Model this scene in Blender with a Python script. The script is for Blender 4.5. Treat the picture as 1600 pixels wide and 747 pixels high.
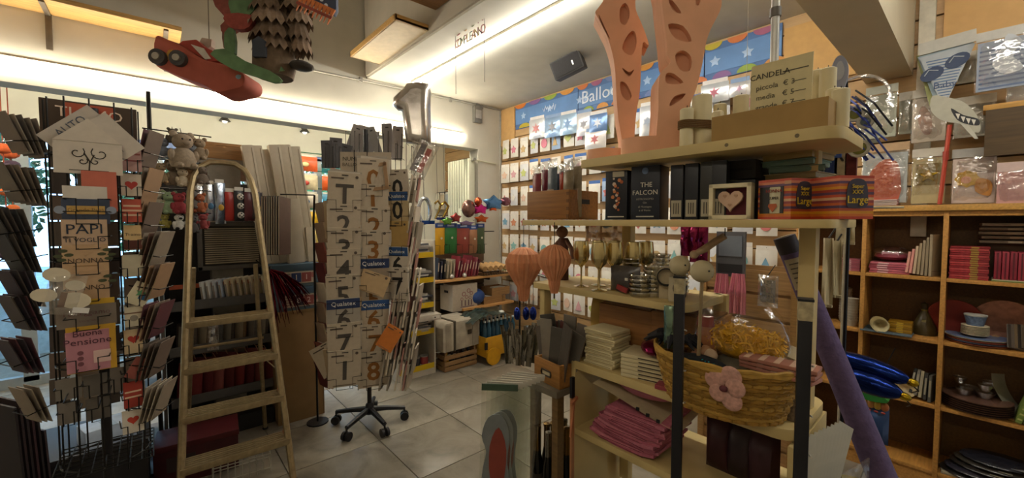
import bpy, bmesh, math, random
from mathutils import Vector, Matrix, Euler
random.seed(7)
PI = math.pi
for o in list(bpy.data.objects): bpy.data.objects.remove(o)
SC = bpy.context.scene
COL = SC.collection
# ---------------------------------------------------------------- camera
F = 640.0; EYE = 1.6; AZ = math.radians(41.2); PT = math.radians(2.5)
cam = bpy.data.cameras.new('camera'); cam_o = bpy.data.objects.new('camera', cam); COL.objects.link(cam_o)
cam.sensor_width = 36; cam.lens = 36*F/1600; cam.clip_start = .03; cam.clip_end = 200
cam_o.location = (0, 0, EYE); cam_o.rotation_euler = (PI/2-PT, 0, -AZ)
SC.camera = cam_o
# ---------------------------------------------------------------- world, exposure
W = bpy.data.worlds.new('sky'); SC.world = W; W.use_nodes = True
bg = W.node_tree.nodes['Background']; bg.inputs[0].default_value = (.50, .74, 1.0, 1); bg.inputs[1].default_value = 2.2
SC.view_settings.view_transform = 'Standard'; SC.view_settings.look = 'None'
SC.view_settings.exposure = 0.85; SC.view_settings.gamma = 1; SC.view_settings.use_curve_mapping = False
SC.cycles.use_denoising = True
SC.cycles.max_bounces = 7; SC.cycles.transparent_max_bounces = 16
SC.cycles.sample_clamp_indirect = 4
LED_WARM = (1.0, .90, .72); LED_COOL = (1.0, .96, .86)
LED_POWER_BEAM = 42.0; LED_POWER_CEIL = 42.0; FILL_POWER_BACK = 20.0; FILL_POWER_BAY = 45.0
# ---------------------------------------------------------------- the room's main planes (metres)
WX = 3.75      # slat wall, faces -X
WY = 4.52      # wall with the opening, faces -Y
CZ = 3.17      # low ceiling
SLAB = 1.80    # where the low ceiling ends and the tall part starts
HZ = 4.30      # tall ceiling
BAYY = 6.0     # shop front
BAYZ = 2.95    # ceiling of the window bay
BX = 3.45      # front of the bookcase
SX = 1.38      # front of the near shelf unit
# ---------------------------------------------------------------- pixel measurements -> points on real planes
_s, _c = math.sin(AZ), math.cos(AZ)
_fw = Vector((_s*math.cos(PT), _c*math.cos(PT), -math.sin(PT))); _rt = Vector((_c, -_s, 0)); _up = Vector((_s*math.sin(PT), _c*math.sin(PT), math.cos(PT)))
def ray(x, y): return _fw + _rt*((x-800)/F) + _up*((373.5-y)/F)
def onX(x, y, X): d = ray(x, y); return Vector((0, 0, EYE))+d*(X/d.x)
def onY(x, y, Y): d = ray(x, y); return Vector((0, 0, EYE))+d*(Y/d.y)
def onZ(x, y, Z): d = ray(x, y); return Vector((0, 0, EYE))+d*((Z-EYE)/d.z)
def onD(x, y, D): return Vector((0, 0, EYE))+ray(x, y)*D
def RX(x0, y0, x1, y1, X):
    ym = (y0+y1)/2; xm = (x0+x1)/2; a = onX(x0, ym, X); b = onX(x1, ym, X); c = (a.y+b.y)/2
    t = onX(xm, y0, X).z; bo = onX(xm, y1, X).z
    return Vector((X, c, bo)), a.y-b.y, t-bo
def RY(x0, y0, x1, y1, Y):
    ym = (y0+y1)/2; xm = (x0+x1)/2; a = onY(x0, ym, Y); b = onY(x1, ym, Y)
    t = onY(xm, y0, Y).z; bo = onY(xm, y1, Y).z
    return Vector(((a.x+b.x)/2, Y, bo)), b.x-a.x, t-bo
def RD(x0, y0, x1, y1, D):
    c = onD((x0+x1)/2, y1, D); return c, (x1-x0)/F*D, (y1-y0)/F*D
FX = -PI/2     # rz of a thing that faces -X
FY = 0.0       # rz of a thing that faces -Y
FC = -AZ       # rz of a thing that faces the aisle diagonally
# ---------------------------------------------------------------- materials
_M = {}
def hexc(h):
    if not isinstance(h, str): return h
    h = h.lstrip('#'); r = [int(h[i:i+2], 16)/255 for i in (0, 2, 4)]
    return tuple(c/12.92 if c <= .04045 else ((c+.055)/1.055)**2.4 for c in r)
def mat(c, rough=.6, metal=0.0, var=.12, scale=18, bump=0.0, stretch=None, spec=.4, coat=0, sub=0):
    key = ('m', str(c), rough, metal, var, scale, bump, stretch, spec, coat)
    if key in _M: return _M[key]
    m = bpy.data.materials.new('mat_%s' % (c if isinstance(c, str) else 'x')); m.use_nodes = True
    nt = m.node_tree; b = nt.nodes['Principled BSDF']; rgb = hexc(c)
    b.inputs['Roughness'].default_value = rough; b.inputs['Metallic'].default_value = metal
    b.inputs['Specular IOR Level'].default_value = spec; b.inputs['Coat Weight'].default_value = coat
    if var or bump:
        tc = nt.nodes.new('ShaderNodeTexCoord'); mp = nt.nodes.new('ShaderNodeMapping'); nz = nt.nodes.new('ShaderNodeTexNoise')
        nz.inputs['Scale'].default_value = scale; nz.inputs['Detail'].default_value = 4
        if stretch: mp.inputs['Scale'].default_value = stretch
        nt.links.new(tc.outputs['Object'], mp.inputs['Vector']); nt.links.new(mp.outputs[0], nz.inputs['Vector'])
        if var:
            rp = nt.nodes.new('ShaderNodeValToRGB'); e = rp.color_ramp.elements
            e[0].position = .3; e[1].position = .7
            e[0].color = (*[max(0, v*(1-var)) for v in rgb], 1); e[1].color = (*[min(1, v*(1+var)) for v in rgb], 1)
            nt.links.new(nz.outputs['Fac'], rp.inputs[0]); nt.links.new(rp.outputs[0], b.inputs['Base Color'])
        else: b.inputs['Base Color'].default_value = (*rgb, 1)
        if bump:
            bp = nt.nodes.new('ShaderNodeBump'); bp.inputs['Strength'].default_value = bump; bp.inputs['Distance'].default_value = .01
            nt.links.new(nz.outputs['Fac'], bp.inputs['Height']); nt.links.new(bp.outputs[0], b.inputs['Normal'])
    else: b.inputs['Base Color'].default_value = (*rgb, 1)
    _M[key] = m; return m
def paper(c): return mat(c, .65, 0, .06, 30)
def plastic(c): return mat(c, .35, 0, .04, 30)
def metal(c, r=.35): return mat(c, r, 1, .08, 25)
def wood(c, st=(1, 14, 14)): return mat(c, .5, 0, .22, 6, .05, st)
def foil(c): return mat(c, .22, .9, .15, 22, .35)
def cloth(c): return mat(c, .9, 0, .15, 60, .3)
def emit(c, s):
    key = ('e', c, s)
    if key in _M: return _M[key]
    m = bpy.data.materials.new('mat_lamp'); m.use_nodes = True; b = m.node_tree.nodes['Principled BSDF']
    b.inputs['Base Color'].default_value = (1, 1, 1, 1); b.inputs['Emission Color'].default_value = (*c, 1); b.inputs['Emission Strength'].default_value = s
    _M[key] = m; return m
def clear(gl=.16, tint=(1, 1, 1), rough=.12):
    key = ('c', gl, tint, rough)
    if key in _M: return _M[key]
    m = bpy.data.materials.new('mat_clear_film'); m.use_nodes = True; nt = m.node_tree; nt.nodes.remove(nt.nodes['Principled BSDF'])
    out = nt.nodes['Material Output']; t = nt.nodes.new('ShaderNodeBsdfTransparent'); g = nt.nodes.new('ShaderNodeBsdfGlossy'); mx = nt.nodes.new('ShaderNodeMixShader')
    t.inputs[0].default_value = (*tint, 1); g.inputs['Roughness'].default_value = rough; mx.inputs[0].default_value = gl
    tc = nt.nodes.new('ShaderNodeTexCoord'); nz = nt.nodes.new('ShaderNodeTexNoise'); nz.inputs['Scale'].default_value = 14
    bp = nt.nodes.new('ShaderNodeBump'); bp.inputs['Strength'].default_value = .8; bp.inputs['Distance'].default_value = .02
    nt.links.new(tc.outputs['Object'], nz.inputs['Vector']); nt.links.new(nz.outputs['Fac'], bp.inputs['Height']); nt.links.new(bp.outputs[0], g.inputs['Normal'])
    nt.links.new(t.outputs[0], mx.inputs[1]); nt.links.new(g.outputs[0], mx.inputs[2]); nt.links.new(mx.outputs[0], out.inputs['Surface'])
    _M[key] = m; return m
WHITE = mat('d9d4c6', .75, 0, .04, 8)
BLACK = mat('17161a', .45, 0, .1)
WIRE = mat('23211f', .4, .6, 0)
TAN = wood('c39a5c'); OAK = wood('b98f55'); PINE = wood('c08f52')
# ---------------------------------------------------------------- mesh builder
class MB:
    def __init__(s): s.v = []; s.f = []; s.m = []; s.k = 0
    def add(s, vs, fs):
        n = len(s.v); s.v += [tuple(q) for q in vs]
        for f in fs: s.f.append(tuple(n+i for i in f)); s.m.append(s.k)
        return s
    def box(s, c, d, rot=None):
        x, y, z = (q/2 for q in d); vs = [Vector((i*x, j*y, k*z)) for i in (-1, 1) for j in (-1, 1) for k in (-1, 1)]
        if rot is not None:
            r = rot if isinstance(rot, Matrix) else Euler(rot).to_matrix(); vs = [r @ q for q in vs]
        c = Vector(c); return s.add([q+c for q in vs], [(0, 1, 3, 2), (4, 6, 7, 5), (0, 4, 5, 1), (2, 3, 7, 6), (0, 2, 6, 4), (1, 5, 7, 3)])
    def tube(s, pts, r, n=6, closed=False, caps=True):
        pts = [Vector(p) for p in pts]; N = len(pts); rs = r if isinstance(r, (list, tuple)) else [r]*N; vs = []; up0 = None
        for i, p in enumerate(pts):
            a = pts[(i-1) % N] if (closed or i) else p; b = pts[(i+1) % N] if (closed or i < N-1) else p
            d = (b-a)
            if d.length < 1e-9: d = Vector((0, 0, 1))
            d.normalize()
            if up0 is None: up0 = Vector((0, 0, 1)) if abs(d.z) < .9 else Vector((1, 0, 0))
            u = up0-d*up0.dot(d)
            if u.length < 1e-4: u = d.orthogonal()
            u.normalize(); up0 = u; w = d.cross(u)
            vs += [p+(u*math.cos(2*PI*k/n)+w*math.sin(2*PI*k/n))*rs[i] for k in range(n)]
        fs = []
        for i in range(N if closed else N-1):
            j = (i+1) % N
            for k in range(n): fs.append((i*n+k, i*n+(k+1) % n, j*n+(k+1) % n, j*n+k))
        if caps and not closed: fs += [tuple(range(n-1, -1, -1)), tuple((N-1)*n+k for k in range(n))]
        return s.add(vs, fs)
    def cyl(s, a, b, r, r2=None, n=12): return s.tube([a, b], [r, r if r2 is None else r2], n)
    def lathe(s, prof, n=16, c=(0, 0, 0), sx=1, sy=1):
        vs = []; fs = []
        for r, z in prof: vs += [(c[0]+r*sx*math.cos(2*PI*k/n), c[1]+r*sy*math.sin(2*PI*k/n), c[2]+z) for k in range(n)]
        for i in range(len(prof)-1):
            for k in range(n): fs.append((i*n+k, i*n+(k+1) % n, (i+1)*n+(k+1) % n, (i+1)*n+k))
        if prof[0][0] > 1e-6: fs.append(tuple(range(n-1, -1, -1)))
        if prof[-1][0] > 1e-6: fs.append(tuple((len(prof)-1)*n+k for k in range(n)))
        return s.add(vs, fs)
    def prism(s, poly, y0, y1):
        n = len(poly); vs = [(x, y0, z) for x, z in poly]+[(x, y1, z) for x, z in poly]
        return s.add(vs, [tuple(range(n)), tuple(range(2*n-1, n-1, -1))]+[(i, i+n, (i+1) % n+n, (i+1) % n) for i in range(n)])
    def ball(s, c, r, sc=(1, 1, 1), n=12, m=8):
        return s.lathe([(r*math.sin(PI*i/m)+(1e-7 if i in (0, m) else 0), -r*math.cos(PI*i/m)*sc[2]) for i in range(m+1)], n, c, sc[0], sc[1])
    def bag(s, w, h, t, y=0, z=0, n=6, m=6, wob=.15, x=0):
        """pillow-shaped bag: w x h, thickness t at the middle, front towards -y"""
        for sd in (-1, 1):
            vs = []
            for j in range(m+1):
                for i in range(n+1):
                    u = i/n; v = j/m; q = (1-(2*u-1)**4)*(1-(2*v-1)**4)
                    vs.append((x+(u-.5)*w, y+sd*t/2*q*(1+random.uniform(-wob, wob)), z+v*h))
            fs = [(j*(n+1)+i, j*(n+1)+i+1, (j+1)*(n+1)+i+1, (j+1)*(n+1)+i) for j in range(m) for i in range(n)]
            if sd > 0: fs = [f[::-1] for f in fs]
            s.add(vs, fs)
        return s
    def xf(s, M, start=0):
        s.v[start:] = [tuple(M @ Vector(q)) for q in s.v[start:]]; return s
    def mesh(s, name, mats=None, smooth=False, bev=0):
        me = bpy.data.meshes.new(name); me.from_pydata(s.v, [], s.f)
        for m in (mats if isinstance(mats, (list, tuple)) else [mats]):
            if m: me.materials.append(m)
        if s.k or any(s.m): me.polygons.foreach_set('material_index', s.m)
        bm = bmesh.new(); bm.from_mesh(me); bmesh.ops.recalc_face_normals(bm, faces=bm.faces)
        if bev: bmesh.ops.bevel(bm, geom=[e for e in bm.edges if len(e.link_faces) == 2 and e.calc_face_angle(0) > .6], offset=bev, segments=2, affect='EDGES', profile=.6)
        bm.to_mesh(me); bm.free()
        if smooth or bev: me.shade_smooth(); me.set_sharp_from_angle(angle=math.radians(40))
        return me
    def build(s, name, mats, parent=None, smooth=False, loc=None, rot=None, bev=0): return put(name, s.mesh(name, mats, smooth, bev), parent, loc, rot)
def put(name, me, parent=None, loc=None, rot=None, m=None):
    o = bpy.data.objects.new(name, me); COL.objects.link(o)
    if parent: o.parent = parent
    if loc is not None: o.location = loc
    if rot is not None: o.rotation_euler = (0, 0, rot) if isinstance(rot, (int, float)) else rot
    if m is not None and me.materials:
        o.material_slots[0].link = 'OBJECT'; o.material_slots[0].material = m
    return o
def tag(o, label, cat, group=None):
    o['label'] = label; o['category'] = cat
    if group: o['group'] = group
    return o
def T(name, label, cat, loc=(0, 0, 0), rz=0, group=None):
    o = bpy.data.objects.new(name, None); COL.objects.link(o); o.empty_display_size = .05; o.location = loc
    o.rotation_euler = (0, 0, rz) if isinstance(rz, (int, float)) else rz
    return tag(o, label, cat, group)
def struct(o, label=None, cat=None):
    o['kind'] = 'structure'
    if label: o['label'] = label; o['category'] = cat or 'structure'
    return o
_K = {}
def once(key, fn):
    if key not in _K: _K[key] = fn()
    return _K[key]
def text_mesh(txt, size, ext=.0006, align='CENTER', bold=0):
    def mk():
        cu = bpy.data.curves.new('lettering', 'FONT'); cu.body = txt; cu.size = size; cu.extrude = ext; cu.offset = bold*size; cu.align_x = align; cu.align_y = 'CENTER'; cu.resolution_u = 2
        ob = bpy.data.objects.new('lettering', cu); me = bpy.data.meshes.new_from_object(ob); bpy.data.objects.remove(ob); bpy.data.curves.remove(cu)
        me.transform(Matrix(((1, 0, 0, 0), (0, 0, -1, 0), (0, 1, 0, 0), (0, 0, 0, 1)))); return me
    return once(('t', txt, size, ext, align, bold), mk)
def text(txt, size, m, parent, loc, rot=None, name='lettering', sx=1.0, bold=0):
    me = text_mesh(txt, size, bold=bold)
    if not me.materials: me.materials.append(m)
    o = put(name, me, parent, loc, rot, m); o.scale = (sx, 1, 1); return o
def cutout(outer, holes, depth, ch=0):
    """flat outline (x, z) with holes, depth along y, centred"""
    cu = bpy.data.curves.new('cut', 'CURVE'); cu.dimensions = '2D'; cu.fill_mode = 'BOTH'; cu.extrude = depth/2; cu.bevel_depth = ch; cu.bevel_resolution = 0
    for pl in [outer]+list(holes):
        sp = cu.splines.new('POLY'); sp.points.add(len(pl)-1); sp.use_cyclic_u = True
        for q, (x, z) in zip(sp.points, pl): q.co = (x, z, 0, 1)
    ob = bpy.data.objects.new('cut', cu); me = bpy.data.meshes.new_from_object(ob); bpy.data.objects.remove(ob); bpy.data.curves.remove(cu)
    me.transform(Matrix(((1, 0, 0, 0), (0, 0, -1, 0), (0, 1, 0, 0), (0, 0, 0, 1)))); return me
def smooth_poly(pts, n=4):
    out = []; N = len(pts)
    for i in range(N):
        p0, p1, p2, p3 = (Vector(pts[(i+k-1) % N]) for k in range(4))
        for j in range(n):
            t = j/n; q = .5*((2*p1)+(p2-p0)*t+(2*p0-5*p1+4*p2-p3)*t*t+(3*p1-p0-3*p2+p3)*t**3); out.append((q.x, q.y))
    return out
def star_poly(r, r2=None, n=5, rot=PI/2): return [((r if i % 2 == 0 else (r2 or r*.5))*math.cos(rot+PI*i/n), (r if i % 2 == 0 else (r2 or r*.5))*math.sin(rot+PI*i/n)) for i in range(2*n)]
def disc_poly(r, n=16, sx=1, sz=1, c=(0, 0)): return [(c[0]+r*sx*math.cos(2*PI*i/n), c[1]+r*sz*math.sin(2*PI*i/n)) for i in range(n)]
def heart_poly(r, n=24): return [(r*.0625*16*math.sin(t)**3, r*.0625*(13*math.cos(t)-5*math.cos(2*t)-2*math.cos(3*t)-math.cos(4*t))) for t in [2*PI*i/n for i in range(n)]]
def print_shape(name, poly, m, parent, loc, rot=None, d=.001):
    mb = MB(); mb.prism(poly, -d, 0); return mb.build(name, m, parent, loc=loc, rot=rot)
ORD = 'first second third fourth fifth sixth seventh eighth ninth tenth eleventh twelfth thirteenth fourteenth fifteenth sixteenth seventeenth eighteenth nineteenth twentieth'.split()+['%d%s' % (i, {1: 'st', 2: 'nd', 3: 'rd'}.get(i % 10, 'th')) for i in range(21, 100)]
def child_box(name, c, d, m, parent, rot=None, bev=0):
    """box mesh centred on its own origin"""
    return MB().box((0, 0, 0), d).build(name, m, parent, loc=c, rot=rot, bev=bev)
# ================================================================ THE SETTING
PLASTER = mat('c9c4b6', .85, 0, .05, 5, .04); PLASTER2 = mat('b5ac9c', .85, 0, .05, 5, .04); BAYW = mat('e6e4d6', .85, 0, .03, 5)
# floor: large stone tiles with recessed joints
fl = MB().box((1.0, 2.6, -.035), (8.0, 10.4, .05)).build('floor', mat('6d675d', .8), None); struct(fl, 'grey stone tiled shop floor', 'floor')
def floor_mat(i):
    m = bpy.data.materials.new('mat_stone_tile'); m.use_nodes = True; nt = m.node_tree; b = nt.nodes['Principled BSDF']
    tc = nt.nodes.new('ShaderNodeTexCoord'); mp = nt.nodes.new('ShaderNodeMapping'); mp.inputs['Location'].default_value = (i*3.1, i*1.7, 0)
    n1 = nt.nodes.new('ShaderNodeTexNoise'); n1.inputs['Scale'].default_value = 3.2; n1.inputs['Detail'].default_value = 9; n1.inputs['Roughness'].default_value = .65; n1.inputs['Distortion'].default_value = 1.4
    rp = nt.nodes.new('ShaderNodeValToRGB'); e = rp.color_ramp.elements
    e[0].position = .30; e[0].color = (*hexc('6a6459'), 1); e[1].position = .72; e[1].color = (*hexc('978f80'), 1); q = e.new(.5); q.color = (*hexc('857d6f'), 1)
    b.inputs['Roughness'].default_value = .32; b.inputs['Specular IOR Level'].default_value = .45
    nt.links.new(tc.outputs['Object'], mp.inputs[0]); nt.links.new(mp.outputs[0], n1.inputs['Vector']); nt.links.new(n1.outputs['Fac'], rp.inputs[0]); nt.links.new(rp.outputs[0], b.inputs['Base Color'])
    return m
FM = [floor_mat(i) for i in range(4)]; TS = .60
tm = MB().box((0, 0, -.005), (TS-.006, TS-.006, .01)).mesh('tile', FM[0], bev=.0015)
for i in range(-5, 7):
    for j in range(-4, 11):
        put('tile', tm, fl, (i*TS+.30, j*TS+.14, 0), (i+j) % 4*PI/2, FM[(i*7+j*3) % 4])
# slat wall (right), built plank by plank
wr = MB().box((WX+.06, 2.3, CZ/2), (.08, 8.0, CZ+.2)).build('wall_right', mat('6a4f2c', .8)); struct(wr, 'tan wooden slat wall with horizontal grooves', 'wall')
SLATM = [mat(c, .5, 0, .10, 5, .03, (8, 1, 8)) for c in ('b9976a', 'b59264', 'bd9c70')]
pk = MB().box((0, 0, 0), (.03, 8.0, .142)).mesh('plank', SLATM[0], bev=.004)
for k in range(21): put('plank', pk, wr, (WX+.012, 2.3, .08+k*.152), None, SLATM[k % 3])
# wall with the opening to the window bay
BEAMZ = 2.575
wb = MB(); wb.box((.12, WY+.10, (BEAMZ+HZ)/2), (7.24, .20, HZ-BEAMZ)); wb.box((3.545, WY+.10, BEAMZ/2), (.40, .20, BEAMZ))
struct(wb.build('wall_back', PLASTER), 'white plaster wall with a wide opening to the window bay', 'wall')
# upright wall face above the low ceiling (tall part of the shop)
struct(MB().box((SLAB+.1, 1.0, (CZ+HZ)/2+.02), (.2, 7.0, HZ-CZ)).build('wall_upper', PLASTER2), 'plaster wall face above the edge of the lower ceiling', 'wall')
struct(MB().box((2.82, .75, CZ+.1), (2.0, 7.8, .2)).build('ceiling', PLASTER), 'pale flat ceiling over the aisle with the light strip', 'ceiling')
struct(MB().box((-.5, .75, HZ+.1), (4.7, 7.8, .2)).build('ceiling_tall', PLASTER2), 'plaster ceiling of the taller part of the shop', 'ceiling')
struct(MB().box((2.78, .4375, 2.86), (1.95, .235, .62)).build('trim_beam', mat('c2b69c', .85, 0, .04, 5)), 'boxed plaster beam crossing below the ceiling', 'beam')
struct(MB().box((-2.62, 1.2, 2.1), (.2, 11, 4.4)).build('wall_left', PLASTER2), 'plain plaster side wall of the shop', 'wall')
struct(MB().box((.6, -2.35, 2.1), (6.6, .2, 4.4)).build('wall_front', PLASTER2), 'plain plaster wall behind the aisle', 'wall')
# narrow white post on the slat wall
struct(MB().box((WX-.02, .262, 2.35), (.05, .075, 1.7)).build('trim_1', mat('cfc7b4', .6), bev=.004), 'white upright strip on the slat wall', 'trim')
struct(MB().box((WX-.012, -.62, 2.88), (.016, 1.62, .56)).build('wall_panel', mat('d0a468', .6, 0, .04)), 'plain ochre panel at the top of the slat wall', 'panel')
struct(MB().box((WX-.012, 4.36, 2.90), (.016, .30, .50)).build('wall_panel', mat('c9a066', .6, 0, .06)), 'plain tan panel in the corner by the banner', 'panel')
struct(MB().box((WX-.012, .83, 2.86), (.016, .44, .46)).build('wall_panel', mat('c89d5e', .6, 0, .06)), 'plain tan panel between banner and beam', 'panel')
struct(MB().tube([(WX-.02, WY-.01, 0), (WX-.02, WY-.01, CZ)], .018, 8).build('trim_2', mat('a29e94', .6)), 'grey metal corner strip of the slat wall', 'trim')
# window bay
struct(MB().box((1.2, (WY+BAYY)/2+.2, BAYZ+.06), (7.6, BAYY-WY, .10)).build('ceiling_bay', BAYW), 'white ceiling of the window bay', 'ceiling')
wf = MB(); wf.box((.6, BAYY+.08, 2.75), (6.4, .16, .54)); wf.box((3.1, BAYY+.08, 1.24), (1.5, .16, 2.48))
struct(wf.build('wall_shopfront', BAYW), 'white wall strip around the shop windows', 'wall')
FRM = mat('6f86b4', .45, .2, .05); FRW = mat('9aa3a8', .4, .3, .05)
xs = [-2.5, -1.72, -.93, .05, .92, 1.72, 2.35]
for k in range(6):
    a, b = xs[k], xs[k+1]; w = b-a; e = bpy.data.objects.new('window_%d' % (k+1), None); COL.objects.link(e); e.location = ((a+b)/2, BAYY+.05, 0); struct(e, 'tall shop window pane number %s from the side wall' % ORD[k], 'window')
    child_box('frame', (0, 0, 2.455), (w, .07, .07), FRM, e); child_box('frame', (0, 0, .05), (w, .07, .10), FRW, e)
    child_box('frame', (-w/2+.025, 0, 1.25), (.05, .07, 2.4), FRW, e); child_box('frame', (w/2-.025, 0, 1.25), (.05, .07, 2.4), FRW, e)
    child_box('pane', (0, 0, 1.25), (w-.1, .006, 2.3), clear(.08, (.86, .95, 1.0), .02), e)
# outside
struct(MB().box((0, 14, -.08), (30, 16, .1)).build('pavement', mat('8fa0a8', .8, 0, .15, 2)), 'pale pavement outside the shop windows', 'pavement')
def tree(x, y, h, r, lab, c):
    t = T('street_tree', lab, 'tree', (x, y, -.03), 0, 'trees outside the windows')
    MB().tube([(0, 0, 0), (.05, 0, h*.35), (-.03, .04, h*.7)], [.10, .08, .05], 8).build('trunk', mat('4a4034', .9), t, True)
    lf = MB()
    for _ in range(2600):
        th = random.uniform(0, 2*PI); ph = math.acos(random.uniform(-1, 1)); q = r*random.uniform(.5, 1)
        p = Vector((q*math.sin(ph)*math.cos(th), q*math.sin(ph)*math.sin(th), h*.62+q*1.35*math.cos(ph)))
        a = Vector([random.gauss(0, 1) for _ in range(3)]).normalized()*random.uniform(.05, .10); b = a.orthogonal().normalized()*random.uniform(.03, .06)
        lf.add([p-a, p+b, p+a, p-b], [(0, 1, 2, 3)])
    o = lf.build('foliage', mat(c, .7, 0, .35, 3), t); o['kind'] = 'stuff'
for i, (x, y, h, r) in enumerate([(-2.1, 9.2, 3.6, 1.0), (.0, 9.4, 3.8, 1.0), (2.1, 9.4, 3.4, 1.0), (-4.3, 10.0, 4.2, 1.1), (4.3, 10.4, 4, 1.1)]):
    tree(x, y, h, r, 'leafy green street tree outside, %s from the door end' % ['second', 'third', 'fourth', 'first', 'fifth'][i], ['3d6b4a', '4b7a50', '5d8a4c', '39604a', '47724f'][i])
wl = T('planter_wall', 'pale low planter wall outside the shop windows', 'planter', (-.8, 7.6, -.03))
child_box('wall', (0, 0, .35), (4.0, .25, .7), mat('b9c9d2', .7), wl, bev=.01); child_box('coping', (0, 0, .73), (4.06, .32, .06), mat('ccd7dc', .6), wl, bev=.01)
# conduit along the top of the wall
cd = T('conduit', 'thin grey cable conduit along the top of the back wall', 'conduit', (0, WY-.02, 3.15))
MB().tube([(.95, 0, -.03), (2.4, 0, 0), (3.72, 0, .012)], .011, 6).build('pipe', mat('a9a59a', .6), cd)
for x in (1.25, 1.75, 2.3, 2.9, 3.4): child_box('clip', (x, .006, -.005), (.03, .03, .05), mat('8f8a80', .5), cd)
# ---------------------------------------------------------------- light strips
t = T('light_strip', 'long glowing white light strip on the beam above the window bay', 'light', (.25, WY-.012, 2.722))
child_box('housing', (0, .004, .022), (5.7, .022, .016), mat('cfcabb', .5), t); child_box('tube', (0, -.012, 0), (5.7, .024, .028), emit(LED_WARM, LED_POWER_BEAM), t)
t = T('light_strip', 'long glowing white light strip hung under the aisle ceiling', 'light', (2.24, 1.35, CZ-.02))
child_box('housing', (0, 0, .008), (.045, 5.8, .024), mat('cfcabb', .5), t); child_box('tube', (0, 0, -.016), (.034, 5.8, .026), emit(LED_COOL, LED_POWER_CEIL), t)
t = T('light_strip', 'added white fill light strip hung unseen behind the viewer', 'light', (-1.15, -.35, 3.05))  # added lamp out of view, brightens the shelf fronts
child_box('housing', (0, 0, .03), (.05, 3.2, .03), mat('cfcabb', .5), t); child_box('tube', (0, 0, 0), (.034, 3.2, .028), emit(LED_WARM, FILL_POWER_BACK), t)
for y in (-1.2, 1.2): MB().tube([(0, y, .04), (0, y, HZ-3.05)], .003, 5).build('cable', mat('8a857a', .6), t)
t = T('light_strip', 'added white fill light strip hidden on the back of the beam facing the bay', 'light', (.3, WY+.235, 2.68))  # added lamp hidden by the beam, brightens the window bay
child_box('housing', (0, 0, .004), (5.6, .03, .003), mat('cfcabb', .5), t); child_box('tube', (0, .01, -.004), (5.6, .024, .012), emit(LED_WARM, FILL_POWER_BAY), t)
# ================================================================ HIGH UP: shelves, speaker, hanging decorations
def wall_board(name, label, c, d, brackets, along):
    t = T(name, label, 'shelf', c)
    child_box('board', (0, 0, 0), d, TAN, t, bev=.004)
    for q in brackets: child_box('bracket', q[0], q[1], mat('6f6558', .5, .4), t, bev=.004)
    return t
z = 3.12
wall_board('wall_shelf', 'long tan wooden wall shelf with two metal brackets high over the beam', (-.86, WY-.15, z), (2.15, .30, .035),
           [((-.86+.86-.0+.33, .138, -.14), (.035, .02, .27)), ((.98, .138, -.14), (.035, .02, .27)), ((.33, .01, -.024), (.03, .26, .016)), ((.98, .01, -.024), (.03, .26, .016))], 'x')
t = T('wall_shelf', 'tan wooden shelf board with raised rim under the pale wall face', 'shelf', (1.655, 3.63, 3.23))
child_box('board', (0, 0, -.01), (.29, 1.0, .02), mat('c9b48e', .5, 0, .08), t)
for c, d in (((-.145, 0, .005), (.02, 1.0, .05)), ((0, -.49, .005), (.31, .02, .05)), ((0, .49, .005), (.31, .02, .05))): child_box('rim', c, d, TAN, t, bev=.004)
t = T('wall_shelf', 'dark brown shelf corner cut by the top edge of the picture', 'shelf', (1.60, 2.72, 3.34))
child_box('board', (0, 0, 0), (.38, .55, .03), wood('8a6238'), t, bev=.004); child_box('rim', (-.18, 0, .03), (.02, .55, .05), wood('8a6238'), t)
# speaker
t = T('loudspeaker', 'dark grey wedge loudspeaker bolted under the ceiling', 'speaker', onX(889, 104, 3.05)+Vector((0, 0, 0)), (.25, -.32, -1.15))
MB().prism([(-.15, -.08), (.15, -.08), (.15, .09), (-.15, .09)], -.10, .09).xf(Matrix.Diagonal((1, 1, 1, 1))).build('cabinet', mat('3d3b3a', .6, 0, .1), t, bev=.012)
child_box('grille', (0, -.103, .005), (.27, .008, .145), mat('2d2b2b', .8, 0, .1, 200, .3), t, bev=.003); child_box('badge', (.06, -.11, .0), (.012, .004, .04), metal('d8d8d8'), t)
b = MB().tube([(0, .02, .09), (0, .06, .17), (0, .10, .20)], .014, 8); b.build('bracket', mat('302e2d', .5, .4), t)
child_box('mount_plate', (0, .1, .21), (.09, .07, .012), mat('302e2d', .5, .4), t)
# junction box on the wall by the corner
lo, w, h = RY(740, 166, 752, 192, WY-.03)
t = T('wall_box', 'small grey metal box on the wall near the ceiling corner', 'box', lo)
child_box('body', (0, 0, h/2), (w, .05, h), mat('8d8a82', .4, .5), t, bev=.005); child_box('lid', (0, -.028, h/2), (w*.7, .008, h*.5), mat('b8b5ad', .4, .3), t); child_box('cable_gland', (0, 0, h+.02), (w*.4, .03, .04), mat('77746c', .5), t)
# small spotlights of the window bay
for i, (x, y) in enumerate(((351, 183), (476, 201))):
    p = onY(x, y, BAYY-.07); t = T('wall_spot', 'small dark spotlight above the shop windows, %s the tall white cartons' % ('over the ladder side of', 'to the carousel side of')[i], 'spotlight', p)
    MB().lathe([(.02, .03), (.025, 0), (.06, -.045), (.055, -.05)], 14).build('shade', mat('4e4b46', .4, .3), t, True)
    MB().ball((0, 0, -.04), .03).build('bulb', emit((1, .95, .85), 1.5), t, True); child_box('plate', (0, .065, .03), (.05, .01, .05), mat('4e4b46', .4), t); MB().tube([(0, 0, .025), (0, .065, .03)], .006, 6).build('arm', mat('4e4b46', .4), t)
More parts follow.
